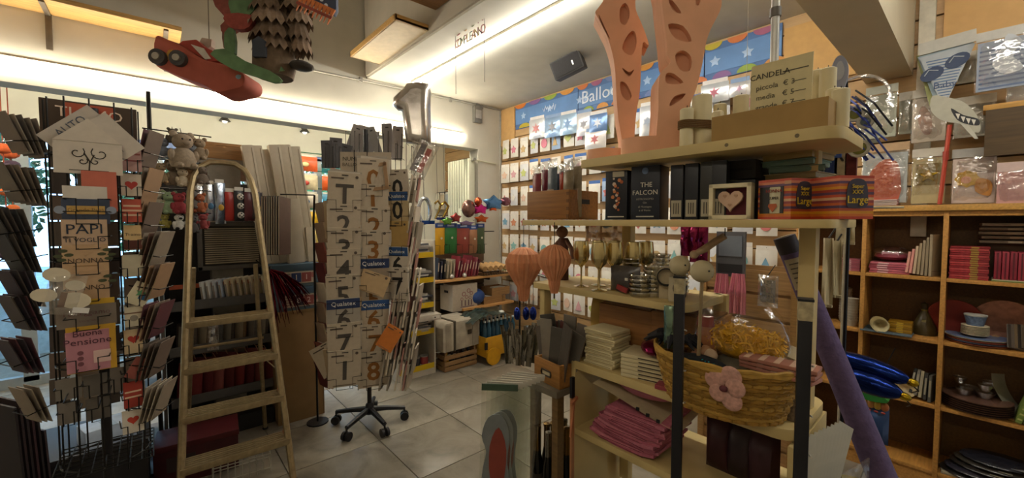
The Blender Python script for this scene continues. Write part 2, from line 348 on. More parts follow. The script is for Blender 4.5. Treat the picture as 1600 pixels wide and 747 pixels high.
# letter garland on threads
t = T('letter_garland', 'pastel letter garland on thin threads below the ceiling light strip', 'garland', (1.98, 3.05, 2.9), FX)
pa, pb = onX(712, 97, 1.98), onX(757, 40, 1.98)
cols = ['d99a9a', 'd9b48a', '9fb58e', 'c9a0a8', 'd8c08a', 'a8b0b8', 'd99a8a', 'c7b27e', 'b88fa0']
def lay(txt, zoff, sz):
    n = len(txt)
    for i, ch in enumerate(txt):
        if ch == ' ': continue
        f = (i+.5)/n; p = pa.lerp(pb, f); o = text(ch, sz, paper(cols[i % 9]), t, (-(p.y-3.05), 0, zoff-.0+((pa.z+pb.z)/2-2.9)), None, 'letter')
lay('COMPLEANNO', .06, .10); lay('BUON', .0+.16, .11)
th = MB(); zz = (pa.z+pb.z)/2-2.9
for p in (pa, pb): th.tube([(-(p.y-3.05), 0, CZ-2.9), (-(p.y-3.05), 0, zz-.35)], .0025, 5)
th.tube([(-(pa.y-3.05), 0, zz+.24), (-(pb.y-3.05), 0, zz+.24)], .0025, 5)
th.build('thread', mat('6b655c', .8), t)
# ---------------------------------------------------------------- paper decorations hung in the tall part
def P2(pts, x0, y0, s, D, cx, cy):   # outline traced in a crop -> metres in a plane at depth D around (cx, cy)
    return [((x0+a*s-cx)/F*D, (cy-(y0+b*s))/F*D) for a, b in pts]
D = 2.55; cx, cy = 325, 112
t = T('hanging_car', 'red paper race car decoration hanging tilted before the beam light', 'decoration', onD(cx, cy, D), FC+.1)
S = .2142
def TR(p): return P2(p, 250, 0, S, D, cx, cy)
RED = mat('b25c4c', .8, 0, .12, 10)  # red paled: lens haze put into the paper colour
body = smooth_poly(TR([(85, 335), (75, 515), (130, 560), (260, 615), (380, 655), (470, 705), (560, 690), (655, 655), (665, 580), (600, 535), (500, 500), (405, 480), (330, 440), (250, 385), (160, 350)]), 3)
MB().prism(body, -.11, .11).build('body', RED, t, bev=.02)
cab = TR([(205, 375), (240, 345), (330, 330), (385, 380), (470, 420), (520, 470), (420, 485)])
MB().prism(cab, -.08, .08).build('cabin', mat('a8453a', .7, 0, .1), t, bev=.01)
MB().prism(TR([(300, 370), (385, 395), (430, 465), (390, 470)]), -.085, .085).build('windscreen', mat('d5cfc4', .4), t)
for i, q in enumerate(((118, 485), (247, 490))):
    x, zc = TR([q])[0]; o = MB().lathe([(.0, 0), (.045, 0), (.045, .03), (.0, .03)], 18).xf(Matrix.Translation((x, -.11, zc)) @ Matrix.Rotation(PI/2, 4, 'X')).build('wheel', mat('4e4a4a', .7), t, True)
    MB().lathe([(.0, 0), (.024, 0), (.02, .012), (.0, .012)], 14).xf(Matrix.Translation((x, -.138, zc)) @ Matrix.Rotation(PI/2, 4, 'X')).build('hub_cap', metal('b9b4ad'), o)
x, zc = TR([(625, 595)])[0]; MB().ball((x, -.10, zc), .03, (1, .4, .9)).build('headlight', mat('7f9cb0', .3), t, True)
MB().prism(TR([(150, 480), (175, 430), (205, 425), (190, 455), (210, 455), (165, 500)]), -.114, -.11).build('side_stripe', mat('c99a3e', .6), t)
x, zc = TR([(440, 660)])[0]; MB().ball((x, -.09, zc), .022, (.7, .6, 1.4)).build('bumper_lamp', foil('f2efe6'), t, True)
x, zc = TR([(365, 310)])[0]; MB().prism(TR([(300, 345), (330, 290), (395, 300), (390, 350), (330, 385)]), -.02, .02).build('tag', mat('b5a698', .8), t)
MB().tube([(x, 0, zc+.02), (x+.01, 0, HZ-t.location.z)], .003, 5).build('string', mat('7d7568', .8), t)
# thatched hut decoration
cx, cy = 418, 80; D = 2.45
t = T('hanging_hut', 'brown thatched paper hut decoration with green leaves hung from the ceiling', 'decoration', onD(cx, cy, D), FC+.1)
TH = [mat(c, .9, 0, .2, 40, .3) for c in ('86705c', '786450', '927c68', '6f5c4a')]  # browns lightened, with the lens haze put into the thatch colours
def tier(x, z, r, h, k, n=18, c=0, yo=0):
    mb = MB(); vs = []; fs = []
    for i in range(n*2): a = PI*i/n; vs.append((x+r*.55*math.cos(a), yo+r*.55*math.sin(a), z))
    for i in range(n*2): a = PI*i/n; rr = r*(1.02 if i % 2 else .97); vs.append((x+rr*math.cos(a), yo+rr*math.sin(a), z-h*(1.0 if i % 2 else .72)))
    m = 2*n; fs = [(i, (i+1) % m, (i+1) % m+m, i+m) for i in range(m)]+[tuple(range(m-1, -1, -1))]
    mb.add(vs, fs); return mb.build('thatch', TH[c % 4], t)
def U(a, b): return P2([(a, b)], 250, 0, S, D, cx, cy)[0]
for i, (a, b, r, h) in enumerate([(820, -60, .13, .13), (815, 30, .12, .12), (830, 120, .14, .13), (840, 215, .14, .13), (850, 300, .13, .12)]):
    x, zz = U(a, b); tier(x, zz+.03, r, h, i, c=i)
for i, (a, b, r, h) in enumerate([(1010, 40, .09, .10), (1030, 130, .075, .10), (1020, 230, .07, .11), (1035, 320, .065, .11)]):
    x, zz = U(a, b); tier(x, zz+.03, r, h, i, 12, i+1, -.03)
x, zz = U(1040, 490); MB().ball((x, -.04, zz), .055, (1.2, 1.4, .45)).build('foot', mat('3c3732', .6), t, True)
x, zz = U(830, 430); MB().lathe([(.10, -.11), (.115, -.05), (.11, .06), (.0, .06)], 14, (x, 0, zz)).build('wall', mat('665441', .9, 0, .2, 30, .3), t, True)
x, zz = U(800, 400); MB().prism([(x-.035, zz-.06), (x+.035, zz-.06), (x+.035, zz+.03), (x, zz+.055), (x-.035, zz+.03)], -.13, -.10).build('door', mat('3a3f4a', .7), t)
GRN = mat('62805a', .8, 0, .2, 20)  # leaf green lightened by the same painted haze
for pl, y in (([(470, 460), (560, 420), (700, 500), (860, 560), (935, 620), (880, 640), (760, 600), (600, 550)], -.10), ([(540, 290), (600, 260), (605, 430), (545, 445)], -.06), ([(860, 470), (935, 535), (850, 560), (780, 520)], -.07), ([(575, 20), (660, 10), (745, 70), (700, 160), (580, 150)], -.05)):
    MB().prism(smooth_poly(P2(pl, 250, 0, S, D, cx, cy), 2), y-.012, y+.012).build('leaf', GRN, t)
for pl, y, c in (([(450, -20), (560, -20), (575, 150), (600, 250), (520, 290), (500, 230), (540, 180), (470, 100)], -.03, '8a4a40'), ([(560, 170), (730, 170), (720, 250), (640, 275), (565, 240)], -.07, '94463c'), ([(505, 240), (560, 230), (545, 380), (510, 380)], -.02, '7a5c50')):
    MB().prism(smooth_poly(P2(pl, 250, 0, S, D, cx, cy), 2), y-.02, y+.02).build('flower', mat(c, .8, 0, .2, 40, .2), t)
for q in ((500, 5), (498, 90), (675, 288)):
    x, zz = U(*q); MB().lathe([(.010, -.09), (.018, -.09), (.018, -.085), (.010, -.085)], 14).xf(Matrix.Translation((x, 0, zz)) @ Matrix.Rotation(PI/2, 4, 'X')).build('ring', metal('c8c2b8'), t)
x, zz = U(830, -80); MB().tube([(x, 0, zz), (x, 0, HZ-t.location.z)], .004, 5).build('string', mat('7d7568', .8), t)
# flame-edged pennant
cx, cy = 500, 15; D = 2.12
t = T('flame_pennant', 'dark blue dotted paper pennant with orange flame fringe at the top edge', 'decoration', onD(cx, cy, D), FC+.1)
def TQ(p): return P2(p, 250, 0, S, D, cx, cy)
MB().prism(TQ([(1010, -60), (1290, -60), (1290, 70), (1270, 110), (1150, 50), (1040, 0)]), -.02, .02).build('panel', mat('3c4459', .7), t, bev=.003)
fr = MB(); a0, a1 = Vector(TQ([(1035, 10)])[0]), Vector(TQ([(1275, 110)])[0]); dv = (a1-a0); nv = Vector((-dv.y, dv.x)).normalized()*-1
if nv.y > 0: nv = -nv
for i in range(9):
    p = a0+dv*(i/9); q = a0+dv*((i+1)/9); m_ = (p+q)/2+nv*.065; up_ = -nv*.02
    fr.prism([tuple(p+up_), tuple(m_), tuple(q+up_)], -.026, -.02 if i % 2 else -.016)
fr.build('flame_fringe', mat('c9733c', .7, 0, .25, 30), t)
MB().prism([tuple(a0+nv*.02), tuple(a1+nv*.02), tuple(a1+nv*.034), tuple(a0+nv*.034)], -.03, -.026).build('fringe_band', mat('8c3f30', .7), t)
for q in ((1150, -5), (1190, 15), (1220, 52)):
    x, zz = TQ([q])[0]; MB().prism(disc_poly(.009, 10, c=(x, zz)), -.024, -.02).build('dot', mat('c9ced6', .6), t)
MB().tube([(-.02, 0, .05), (-.02, 0, HZ-t.location.z)], .003, 5).build('string', mat('7d7568', .8), t)
# silver number one balloon above the carousel
D = 3.15; t = T('number_balloon', 'silver foil balloon shaped as number one above the card carousel', 'balloon', onD(650, 215, D), FC+.05)
def balloon_mesh(poly, th, n=5):
    """inflated outline: rounded pillow from an outline in x, z"""
    cu = bpy.data.curves.new('cut', 'CURVE'); cu.dimensions = '2D'; cu.fill_mode = 'BOTH'; cu.extrude = 0; cu.bevel_depth = th/2; cu.bevel_resolution = n; cu.offset = -th/2*.9
    sp = cu.splines.new('POLY'); sp.points.add(len(poly)-1); sp.use_cyclic_u = True
    for q, (x, zz) in zip(sp.points, poly): q.co = (x, zz, 0, 1)
    ob = bpy.data.objects.new('cut', cu); me = bpy.data.meshes.new_from_object(ob); bpy.data.objects.remove(ob); bpy.data.curves.remove(cu)
    me.transform(Matrix(((1, 0, 0, 0), (0, 0, -1, 0), (0, 1, 0, 0), (0, 0, 0, 1)))); me.shade_smooth(); return me
def S1(pts, ox=600, oy=120, s=.1608, bx=650, by=215): return [((ox+a*s-bx)/F*D, (by-(oy+b*s))/F*D) for a, b in pts]
me = balloon_mesh(S1([(235, 85), (330, 68), (435, 85), (452, 150), (445, 300), (450, 480), (445, 660), (225, 640), (205, 480), (190, 340), (150, 330), (105, 290), (110, 220), (160, 170), (205, 130)]), .13)
me.materials.append(mat('c9c2bb', .24, .85, .1, 9, .25)); put('foil_body', me, t)
MB().tube([(0, 0, .05), (-.02, 0, -.25)], .004, 6).build('ribbon', mat('b8b2aa', .5), t)
# ================================================================ LEFT: card racks, ladder, toys, cabinet
def pocket_mesh(w, h, d=.05):
    def mk():
        return MB().tube([(-w/2, d, h), (-w/2, -.012, h), (-w*.24, -.012, h), (-w*.24, -.012, 0), (w*.24, -.012, 0), (w*.24, -.012, h), (w/2, -.012, h), (w/2, d, h)], .0022, 5).tube([(-w*.24, -.012, 0), (-w*.24, d, 0)], .0022, 5).tube([(w*.24, -.012, 0), (w*.24, d, 0)], .0022, 5).mesh('pocket', WIRE)
    return once(('pk', round(w, 3), round(h, 3), d), mk)
_card_n = {}
def card(label, loc, w, h, c, rz=0, tilt=-.12, roll=0, t=.004, name='greeting_card', group=None, prints=(), cat='card', m=None):
    """one card standing on its lower edge; prints: (kind, colour, x, z, size[, extra])"""
    me = once(('card', round(w, 3), round(h, 3), t), lambda: MB().box((0, 0, h/2), (w, t, h)).mesh('card', paper('ffffff')))
    R = (Matrix.Rotation(rz, 3, 'Z') @ Matrix.Rotation(tilt, 3, 'X') @ Matrix.Rotation(roll, 3, 'Y')).to_euler()
    o = put(name, me, None, loc, R, m or paper(c)); tag(o, label, cat, group)
    for p in prints:
        k, pc, x, z, s = p[:5]; ex = p[5] if len(p) > 5 else None; y = -t/2-.0006
        pm = paper(pc)
        if k == 'text': text(ex, s, pm, o, (x, y, z))
        else:
            poly = {'star': lambda: star_poly(s), 'heart': lambda: heart_poly(s), 'disc': lambda: disc_poly(s, 14), 'rect': lambda: [(-s/2*(ex or 1), -s/2), (s/2*(ex or 1), -s/2), (s/2*(ex or 1), s/2), (-s/2*(ex or 1), s/2)], 'leaf': lambda: disc_poly(s, 10, 1, .5), 'poly': lambda: ex}[k]()
            pme = once(('pr', k, s, str(ex)), lambda: MB().prism(poly, -.0006, .0006).mesh('print', pm))
            put('print', pme, o, (x, y, z), None, pm)
    return o
CN = {'5d5248': 'taupe', '7a6b5c': 'grey brown', '3a3533': 'charcoal', '8d7f6e': 'beige', '4a3f3a': 'dark brown', '6b5a4e': 'brown', '3d2f35': 'dark plum', '5a3238': 'maroon', 'a39684': 'sand', '75695a': 'khaki', '9a7a5c': 'tan', '6a4a3c': 'rust brown'}
# ---------------------------------------------------------------- near card carousel
RC = Vector((-.165, 2.30, 0))
t = T('card_carousel', 'tall black wire card carousel at the near side of the window bay', 'display rack', RC)
MB().cyl((0, 0, .05), (0, 0, 2.04), .016).build('pole', BLACK, t, True)
MB().lathe([(.30, 0), (.30, .02), (.27, .035), (.04, .05), (.03, .12), (.0, .12)], 24).build('base', BLACK, t, True)
for k, z in enumerate((.66, 1.05, 1.45, 1.85)):
    mb = MB(); mb.tube([(.13*math.cos(2*PI*i/20), .13*math.sin(2*PI*i/20), z) for i in range(20)], .0035, 5, True)
    for i in range(4): mb.tube([(0, 0, z), (.13*math.cos(PI*i/2), .13*math.sin(PI*i/2), z)], .0035, 5)
    mb.build('ring', WIRE, t)
for i in range(12):
    a = 2*PI*i/12; MB().tube([(.13*math.cos(a), .13*math.sin(a), .62), (.13*math.cos(a), .13*math.sin(a), 2.05)], .0028, 5).build('wire', WIRE, t)
mb = MB()
for i in range(9): mb.tube([(-.14+.035*i, -.15, .66), (-.14+.035*i, .15, .66)], .0025, 5); mb.tube([(-.14, -.15+.0375*i, .66), (.14, -.15+.0375*i, .66)], .0025, 5)
mb.build('bottom_grid', WIRE, t)
# header panel
lo, w, h = RY(62, 162, 214, 222, 2.32)
child_box('header_panel', (lo.x-RC.x, .02, lo.z+h/2), (w, .012, h), mat('4a3a2c', .7, 0, .1), t, bev=.002)
child_box('header_label', (lo.x-RC.x, .0118, lo.z+h*.62), (w*.5, .004, h*.66), mat('b6553a', .6), t)
text('TI AMO', .055, paper('e4cdb8'), t, (lo.x-RC.x, .0085, lo.z+h*.70))
YA = 2.125
FRONT = [  # x0, y0, x1, y1, colour, label, prints
 (128, 268, 183, 330, 'c26a55', 'salmon red card tucked behind the dark blue mug card', []),
 (98, 291, 168, 330, 'cfc6b8', 'plain white card above the dark blue mug card', []),
 (96, 311, 172, 350, '3e4658', 'dark blue card with a pale mug drawing above the PAPI card', [('rect', 'c19a55', 0, .05, .03, 3.2), ('disc', '8e96a4', -.065, .05, .014), ('disc', '8e96a4', .065, .05, .014), ('text', '5a4632', 0, .05, .018, 'Grande Papà')]),
 (96, 343, 168, 390, 'c7a98c', 'kraft card lettered PAPI in dark capitals', [('text', '2b3442', 0, .072, .05, 'PAPI'), ('text', '2b3442', 0, .034, .022, 'TI VOGLIO')]),
 (97, 382, 170, 430, 'c4a27c', 'kraft card lettered NONNA with green leaves', [('text', '4a3a2a', 0, .052, .024, 'NONNA')]+[('leaf', '4a4f33', sx*(.055+dx), z, .012) for sx in (-1, 1) for dx, z in ((0, .09), (-.014, .075), (.012, .072), (.004, .058))]+[('rect', 'a88458', 0, .034, .004, 16)]),
 (99, 424, 171, 472, 'bd9c78', 'kraft card lettered NONNO below the NONNA card', [('text', '4a3a2a', 0, .052, .024, 'NONNO')]+[('leaf', '4a4f33', .055+dx, z, .012) for dx, z in ((0, .09), (-.014, .075), (.012, .072))]),
 (106, 467, 180, 516, 'c9a02c', 'mustard envelope card with grey printed front', [('rect', '7d7063', -.012, .055, .08, 1.9), ('text', '6a3440', -.012, .066, .024, 'Festeggiamo'), ('text', '6a3440', -.012, .038, .014, 'insieme')]),
 (104, 508, 182, 580, 'c79a30', 'mustard envelope behind the pink pension card', []),
 (103, 516, 172, 580, 'b9808a', 'dusty pink card lettered Buona Pensione', [('text', '5a3440', 0, .14, .03, 'Buona'), ('text', '5a3440', 0, .11, .034, 'Pensione'), ('disc', '7a4a52', -.02, .03, .008), ('disc', '7a4a52', -.02, .05, .008), ('disc', '7a4a52', -.02, .07, .008), ('rect', 'd9b9b0', .035, .05, .045, 1)])]
for i, (x0, y0, x1, y1, c, lab, pr) in enumerate(FRONT):
    dy = -.002*i
    lo, w, h = RY(x0, y0, x1, y1, YA+dy); card(lab, lo, w, h, c, 0, .04, 0, .004, prints=pr, group='cards on the near carousel')
for i, yb in enumerate((330, 350, 389, 429, 471, 515, 579, 640)):
    lo, w, h = RY(100, yb-24, 172, yb, YA-.05); put('pocket', pocket_mesh(w, h*.8, .09), t, lo-RC)
# diamond-turned big cards at the top
for lab, x, y, w, h, c, rl, dy, pr in (
  ('big grey card lettered AUTO standing on its corner before the header', 138, 218, .18, .18, 'b9aea0', -PI/4, .03, [('text', '4d5563', -.0, .150, .036, 'AUTO')]),
  ('pale big card turned on its corner under the AUTO card', 160, 224, .16, .17, 'c2b7a8', PI/4+.06, .02, [('rect', '9a8f80', .0, .11, .004, 28)]),
  ('pale house shaped card with black swirl tree drawing', 140, 272, .175, .115, 'c8bcab', 0, 0, [])):
    p = onY(x, y, YA+dy); p = p-Vector((math.sin(rl)*h/2, 0, math.cos(rl)*h/2)) if rl else p; o = card(lab, p, w, h, c, 0, -.05, rl if rl else 0, .004, prints=pr, group='big cards at the carousel top')
    if rl == 0:
        print_shape('roof', [(-.0875, 0), (.0875, 0), (0, .085)], paper('c8bcab'), o, (0, 0, .115), d=.004)
        sw = MB()
        for sx, r0, a0 in ((-1, .022, 0), (1, .026, 0), (-1, .014, 1), (1, .012, 1)):
            cxx, czz = sx*(.03 if a0 == 0 else .016), .075-a0*.03
            sw.tube([(cxx+sx*r0*(1-k/14)*math.cos(k*.55+2.6*(sx < 0)*0+2.4), -.003, czz+r0*(1-k/14)*math.sin(k*.55+2.4)) for k in range(12)], .0016, 4)
        sw.tube([(0, -.003, .012), (.002, -.003, .045), (-.012, -.003, .075)], .0022, 4); sw.tube([(.002, -.003, .04), (.014, -.003, .07)], .0018, 4)
        sw.tube([(-.05, -.003, .012), (.05, -.003, .012)], .0012, 4)
        sw.build('swirl_drawing', mat('3a332c', .7), o)
# clear bag with paper shapes
lo, w, h = RY(58, 428, 120, 492, 2.02)
b = T('clear_packet', 'clear packet of cream paper shapes hung on the near card rack', 'packet', lo, (0, 0, 0)); b.rotation_euler = (-.1, .22, 0)
MB().bag(w, h, .02).build('film', clear(.22), b, True)
for x, z, r in ((-.03, .13, .03), (-.045, .06, .028), (.02, .10, .022), (.03, .05, .035)): print_shape('paper_shape', disc_poly(r, 14, 1.1, .8), paper('cbbfa4'), b, (x, 0, z), d=.003)
print_shape('barcode', [(-.02, 0), (.02, 0), (.02, .018), (-.02, .018)], paper('d8d4cc'), b, (.05, -.012, .01)); child_box('stem', (.0, -.002, .05), (.016, .004, .05), paper('6b4a34'), b)
# narrow column of small cards
SM = [(190, 226, 222, 268, 'b58f86', 'pink lettered'), (188, 272, 222, 306, 'c9bba6', 'red heart'), (190, 311, 222, 347, 'b8543f', 'red patterned'), (193, 352, 222, 390, 'd2b27c', 'cream over brown'), (190, 398, 224, 432, 'c2b89c', 'plain cream'),
      (189, 441, 226, 476, 'd8cfae', 'tilted white card with a green print'), (194, 478, 224, 510, 'd9cfb4', 'ivory'), (193, 515, 224, 552, 'd4bd96', 'red heart on sand'), (190, 560, 222, 592, 'a0584c', 'tilted pink'), (192, 596, 224, 636, 'a03a2c', 'red written'), (190, 640, 226, 676, 'd8d0c0', 'white card with red tulip')]
for i, (x0, y0, x1, y1, c, what) in enumerate(SM):
    lo, w, h = RY(x0, y0, x1, y1, 2.17)
    pr = {1: [('heart', 'a8382c', 0, h*.5, w*.3)], 5: [('star', '5f9a6a', 0, h*.55, w*.26), ('rect', '3f78a8', .01, h*.4, .02)], 7: [('heart', 'b23a2e', 0, h*.6, w*.3)], 3: [('rect', '5a2e22', 0, h*.2, h*.36, w/h/.36), ('text', '5a4632', 0, h*.62, .016, 'Ti amo')], 10: [('heart', 'c1402e', 0, h*.55, w*.26)], 2: [('rect', 'e0c8a8', 0, h*(.2+.15*k), .006, 7) for k in range(5)] if False else [('rect', 'd8b898', 0, h*.3, .007, 7), ('rect', 'd8b898', 0, h*.5, .007, 8), ('rect', 'd8b898', 0, h*.7, .007, 7)], 9: [('rect', 'd8b898', 0, h*.4, .006, 8), ('rect', 'd8b898', 0, h*.6, .006, 8)], 0: [('rect', '8d4a44', 0, h*.4, .006, 8), ('rect', '8d4a44', 0, h*.65, .006, 8)], 6: [('rect', '8a6a54', 0, h*.65, .005, 12), ('disc', '9a9080', 0, h*.4, .012)]}.get(i, [])
    card('small %s card in the narrow column, %s from the top' % (what.replace(' card', ''), ORD[i]), lo, w*.95, h, c, .10, -.06, .5 if i in (5, 8) else 0, .003, prints=pr, group='small cards in the narrow column')
    put('pocket', pocket_mesh(w*1.05, h*.45, .07), t, lo-RC+Vector((0, -.012, -.004)), .10)
# fans of cards seen from the side, both flanks of the carousel
def fan(side, k, x, y, n, c, tier_name, D=1.62, wd=.105, ht=.15, spread=.035, tilt=.22, rz=None):
    for i in range(n):
        p = onD(x, y, D); rzz = (-1.05 if side < 0 else 1.12) if rz is None else rz
        q = p+Vector((side*.013*i, -.006*i, .004*i)); cc = c[(i+k) % len(c)]
        card('%s card, %s in its fan, %s pocket down, %s flank of near rack' % (('dark', 'brown', 'grey', 'cream')[(i+k) % 4] if False else CN[cc], ORD[i], ORD[k], ('window', 'ladder')[side > 0]), q, wd, ht*(1-.03*(i % 2)), cc, rzz, tilt+.05*i*0+spread*i, 0, .003, group='card fans of the near rack')
    mb = MB().tube([(-.05, .02, .07), (-.05, -.03*n*.5-.02, .05), (.05, -.03*n*.5-.02, .05), (.05, .02, .07)], .0022, 5)
    put('pocket', mb.mesh('pocket', WIRE), t, onD(x, y, D)-RC, (-1.05 if side < 0 else 1.12) if rz is None else rz)
LF = [(66, 248, ['7a6b5c', '8d7f6e', '5d5248', 'a39684']), (62, 322, ['8d7f6e', '7a6b5c', '75695a']), (46, 385, ['3a3533', '4a3f3a', '5d5248']), (54, 425, ['3a3533', '5d5248']), (60, 478, ['4a3f3a', '3d2f35']), (62, 515, ['5a3238', '3d2f35', '4a3f3a']), (58, 580, ['5a3238', '3d2f35']), (70, 655, ['a39684', '8d7f6e'])]
for k, (x, y, c) in enumerate(LF): fan(-1, k, x, y, (5, 5, 5, 4, 4, 4, 4, 3)[k], c, '')
RF = [(228, 262, ['5a3238', '6b5a4e', '6a4a3c']), (228, 320, ['9a7a5c', '7a6b5c']), (228, 372, ['6b5a4e', '8d7f6e', '9a7a5c']), (228, 420, ['8d7f6e', '6a4a3c', '75695a']), (228, 470, ['6b5a4e', '9a7a5c']), (228, 530, ['6a4a3c', '7a6b5c', '5a3238']), (228, 590, ['5d5248', '6b5a4e']), (232, 655, ['8d7f6e', 'a39684'])]
for k, (x, y, c) in enumerate(RF): fan(1, k, x-4, y, 2 if k < 3 else 4, c, '', 1.66)
# cards on the far side of the carousel, seen through the wires
for c_, (x0, x1) in enumerate(((78, 108), (122, 152), (156, 186), (196, 226))):
    for r_ in range(10):
        yb = 262+41*r_+6*(c_ % 2); lo, w, h = RY(x0, yb-40, x1, yb, 2.34+.03*(c_ % 2)); cc = ('5d5248', '7a6b5c', '4a3f3a', '8d7f6e', '6b5a4e', '75695a')[(c_*3+r_*2) % 6]
        card('%s card back on the far side of near rack, %s row, %s column' % (CN[cc], ORD[r_], ORD[c_]), lo, w*1.1, h*.97, cc, .1*(c_-1.5), -.04, 0, .004, group='card backs on the near rack')
# white and grey cards low on the rack, weak light painted into their colours
for i, (x0, y0, x1, y1, c) in enumerate(((86, 592, 128, 624, '7d756a'), (90, 628, 126, 662, '746c62'), (130, 585, 168, 618, '6a635a'), (134, 622, 172, 655, '625b52'), (172, 575, 196, 612, '7d746a'))):
    lo, w, h = RY(x0, y0, x1, y1, 2.19); card('grey white card, painted dim, in the lower wire pockets, %s from the window' % ORD[i], lo, w, h, c, 0, -.05, group='grey cards low on the near rack'); put('pocket', pocket_mesh(w, h*.6, .06), t, lo-RC+Vector((0, -.01, 0)))
# dark wrapping sheets leaning at the lower corner
for i in range(6):
    x = 4+9*i; p = onD(x, 770, 1.75+.05*i); h = [.42, .46, .44, .47, .40, .36][i]
    card('long dark wrapping sheet leaning upright, %s from the picture edge' % ORD[i], p, .26, h, ['2b2426', '3a2c2e', '332a2c', '4a3236', '2e2728', '3d3032'][i], -.9, .10, .10, .008, 'wrapping_sheet', 'dark wrapping sheets', cat='paper')
st = T('paper_stand', 'dark low stand holding the wrapping sheets beside the carousel', 'stand', onD(30, 800, 1.86)*1.0, -.9)
hh = st.location.z; child_box('tray', (0, 0, -.012), (.5, .42, .02), BLACK, st)
for sx in (-1, 1):
    for sy in (-1, 1): MB().cyl((sx*.22, sy*.18, -.02), (sx*.22, sy*.18, -hh), .012).build('leg', BLACK, st)
# dark low cabinet under and behind the carousel
t2 = T('low_table', 'dark low table with pale papers behind the card carousel', 'table', (-.36, 3.22, 0))
child_box('top', (0, 0, .40), (.62, .5, .03), mat('2a2626', .5), t2, bev=.004); child_box('dark_front', (0, -.235, .2), (.6, .015, .37), mat('221f1f', .6), t2); child_box('side_panel', (.295, 0, .2), (.015, .46, .37), mat('221f1f', .6), t2)
for sx in (-1, 1):
    for sy in (-1, 1): child_box('leg', (sx*.28, sy*.22, .195), (.04, .04, .385), BLACK, t2)
lo = Vector((-.22, 3.08, .415)); b = T('white_box', 'white carton with blue light painted in, lying on the dark low table', 'box', lo, .3)
child_box('carton', (0, 0, .05), (.2, .16, .1), mat('b6c6dc', .5), b, bev=.003); child_box('tape', (0, 0, .101), (.05, .162, .002), mat('9fb2c8', .3), b)  # blue light falling on the white carton is put into its colours
# ---------------------------------------------------------------- aluminium step ladder
t = T('step_ladder', 'worn aluminium step ladder with hooped top standing open', 'ladder', (.33, 2.72, 0), -.045)
ALU = mat('9c8a68', .42, .55, .2, 30, .1); ALU2 = mat('8d7c5e', .5, .5, .25, 40, .15, (1, 12, 12))
def lad(z): return (.272-.055*z, .305*z)      # half width, y at height z
pts = []
for z in (0, .5, 1.0, 1.5, 1.78): hw, y = lad(z); pts.append((-hw, y, z))
pts += [(-.155, .575, 1.88), (-.125, .60, 1.945), (-.07, .612, 1.985), (0, .615, 1.99), (.07, .612, 1.985), (.125, .60, 1.945), (.155, .575, 1.88)]
for z in (1.78, 1.5, 1.0, .5, 0): hw, y = lad(z); pts.append((hw, y, z))
rail = MB().tube(pts, .019, 8); rail.build('rail', ALU, t, True)
for k, z in enumerate((.25, .50, .75, 1.0)):
    hw, y = lad(z); s_ = child_box('step', (0, y+.045, z), (2*hw-.02, .13, .022), ALU2, t, bev=.003)
    for r in range(5): child_box('ridge', (0, -.05+.024*r, .0125), (2*hw-.03, .008, .004), ALU, s_)
    child_box('lip', (0, -.066, -.008), (2*hw+.012, .008, .036), ALU, s_, bev=.002)
    for sx in (-1, 1): child_box('rivet_plate', (sx*(hw-.004), .02, 0), (.022, .05, .05), mat('a0542e', .5, .3), s_)
for sx in (-1, 1):
    MB().tube([(sx*.235, .86, 0), (sx*.17, .60, 1.3)], .014, 6).build('rear_leg', ALU, t); MB().ball((sx*.272, 0, .015), .026, (1, 1, .7)).build('rubber_foot', BLACK, t, True); MB().ball((sx*.235, .86, .012), .02, (1, 1, .7)).build('rubber_foot', BLACK, t, True)
    MB().tube([(sx*.225, .2, .66), (sx*.215, .74, .6)], .004, 5).build('brace', ALU, t)
for z in (.3, .75): y = .86-.2*z; MB().tube([(-.22, y, z), (.22, y, z)], .010, 6).build('crossbar', ALU, t)
# ---------------------------------------------------------------- stand behind the ladder
GY = 3.84
t = T('gondola_stand', 'grey metal display stand with trays behind the step ladder', 'display stand', (.37, GY, 0))
GREY = mat('5c5a58', .5, .3, .1); DGREY = mat('35322f', .6, .2, .1)
child_box('dark_backing', (0, .14, .95), (.62, .02, 1.9), DGREY, t)
for sx in (-1, 1): child_box('upright', (sx*.31, .12, .97), (.03, .04, 1.94), BLACK, t)
for z in (.30, .66, .98): child_box('tray', (0, -.03, z), (.62, .32, .02), GREY, t, bev=.003); child_box('tray_lip', (0, -.19, z+.03), (.62, .012, .06), GREY, t)
child_box('plinth', (0, 0, .06), (.62, .36, .12), DGREY, t); child_box('price_rail', (0, -.13, 1.135), (.60, .012, .03), mat('9c4a2e', .5), t)
child_box('header_board', (.06, .10, 1.97), (.34, .012, .10), mat('7d5a4c', .7), t)
# ribbed grey panel with slats
lo, w, h = RY(308, 347, 414, 420, GY-.10)
v = T('ribbed_panel', 'grey ribbed plastic panel with horizontal slats behind the ladder', 'panel', lo)
child_box('back', (0, .012, h/2), (w, .012, h), mat('3f3b36', .7), v)
for c, d in (((0, 0, .015), (w, .03, .03)), ((0, 0, h-.015), (w, .03, .03)), ((-w/2+.015, 0, h/2), (.03, .03, h)), ((w/2-.015, 0, h/2), (.03, .03, h))): child_box('rim', c, d, mat('55504a', .6), v, bev=.004)
n = 17
for k in range(n): child_box('slat', (0, -.004, .05+(h-.10)*k/(n-1)), (w-.09, .02, (h-.10)/(n-1)*.52), mat('a3977f', .6), v)
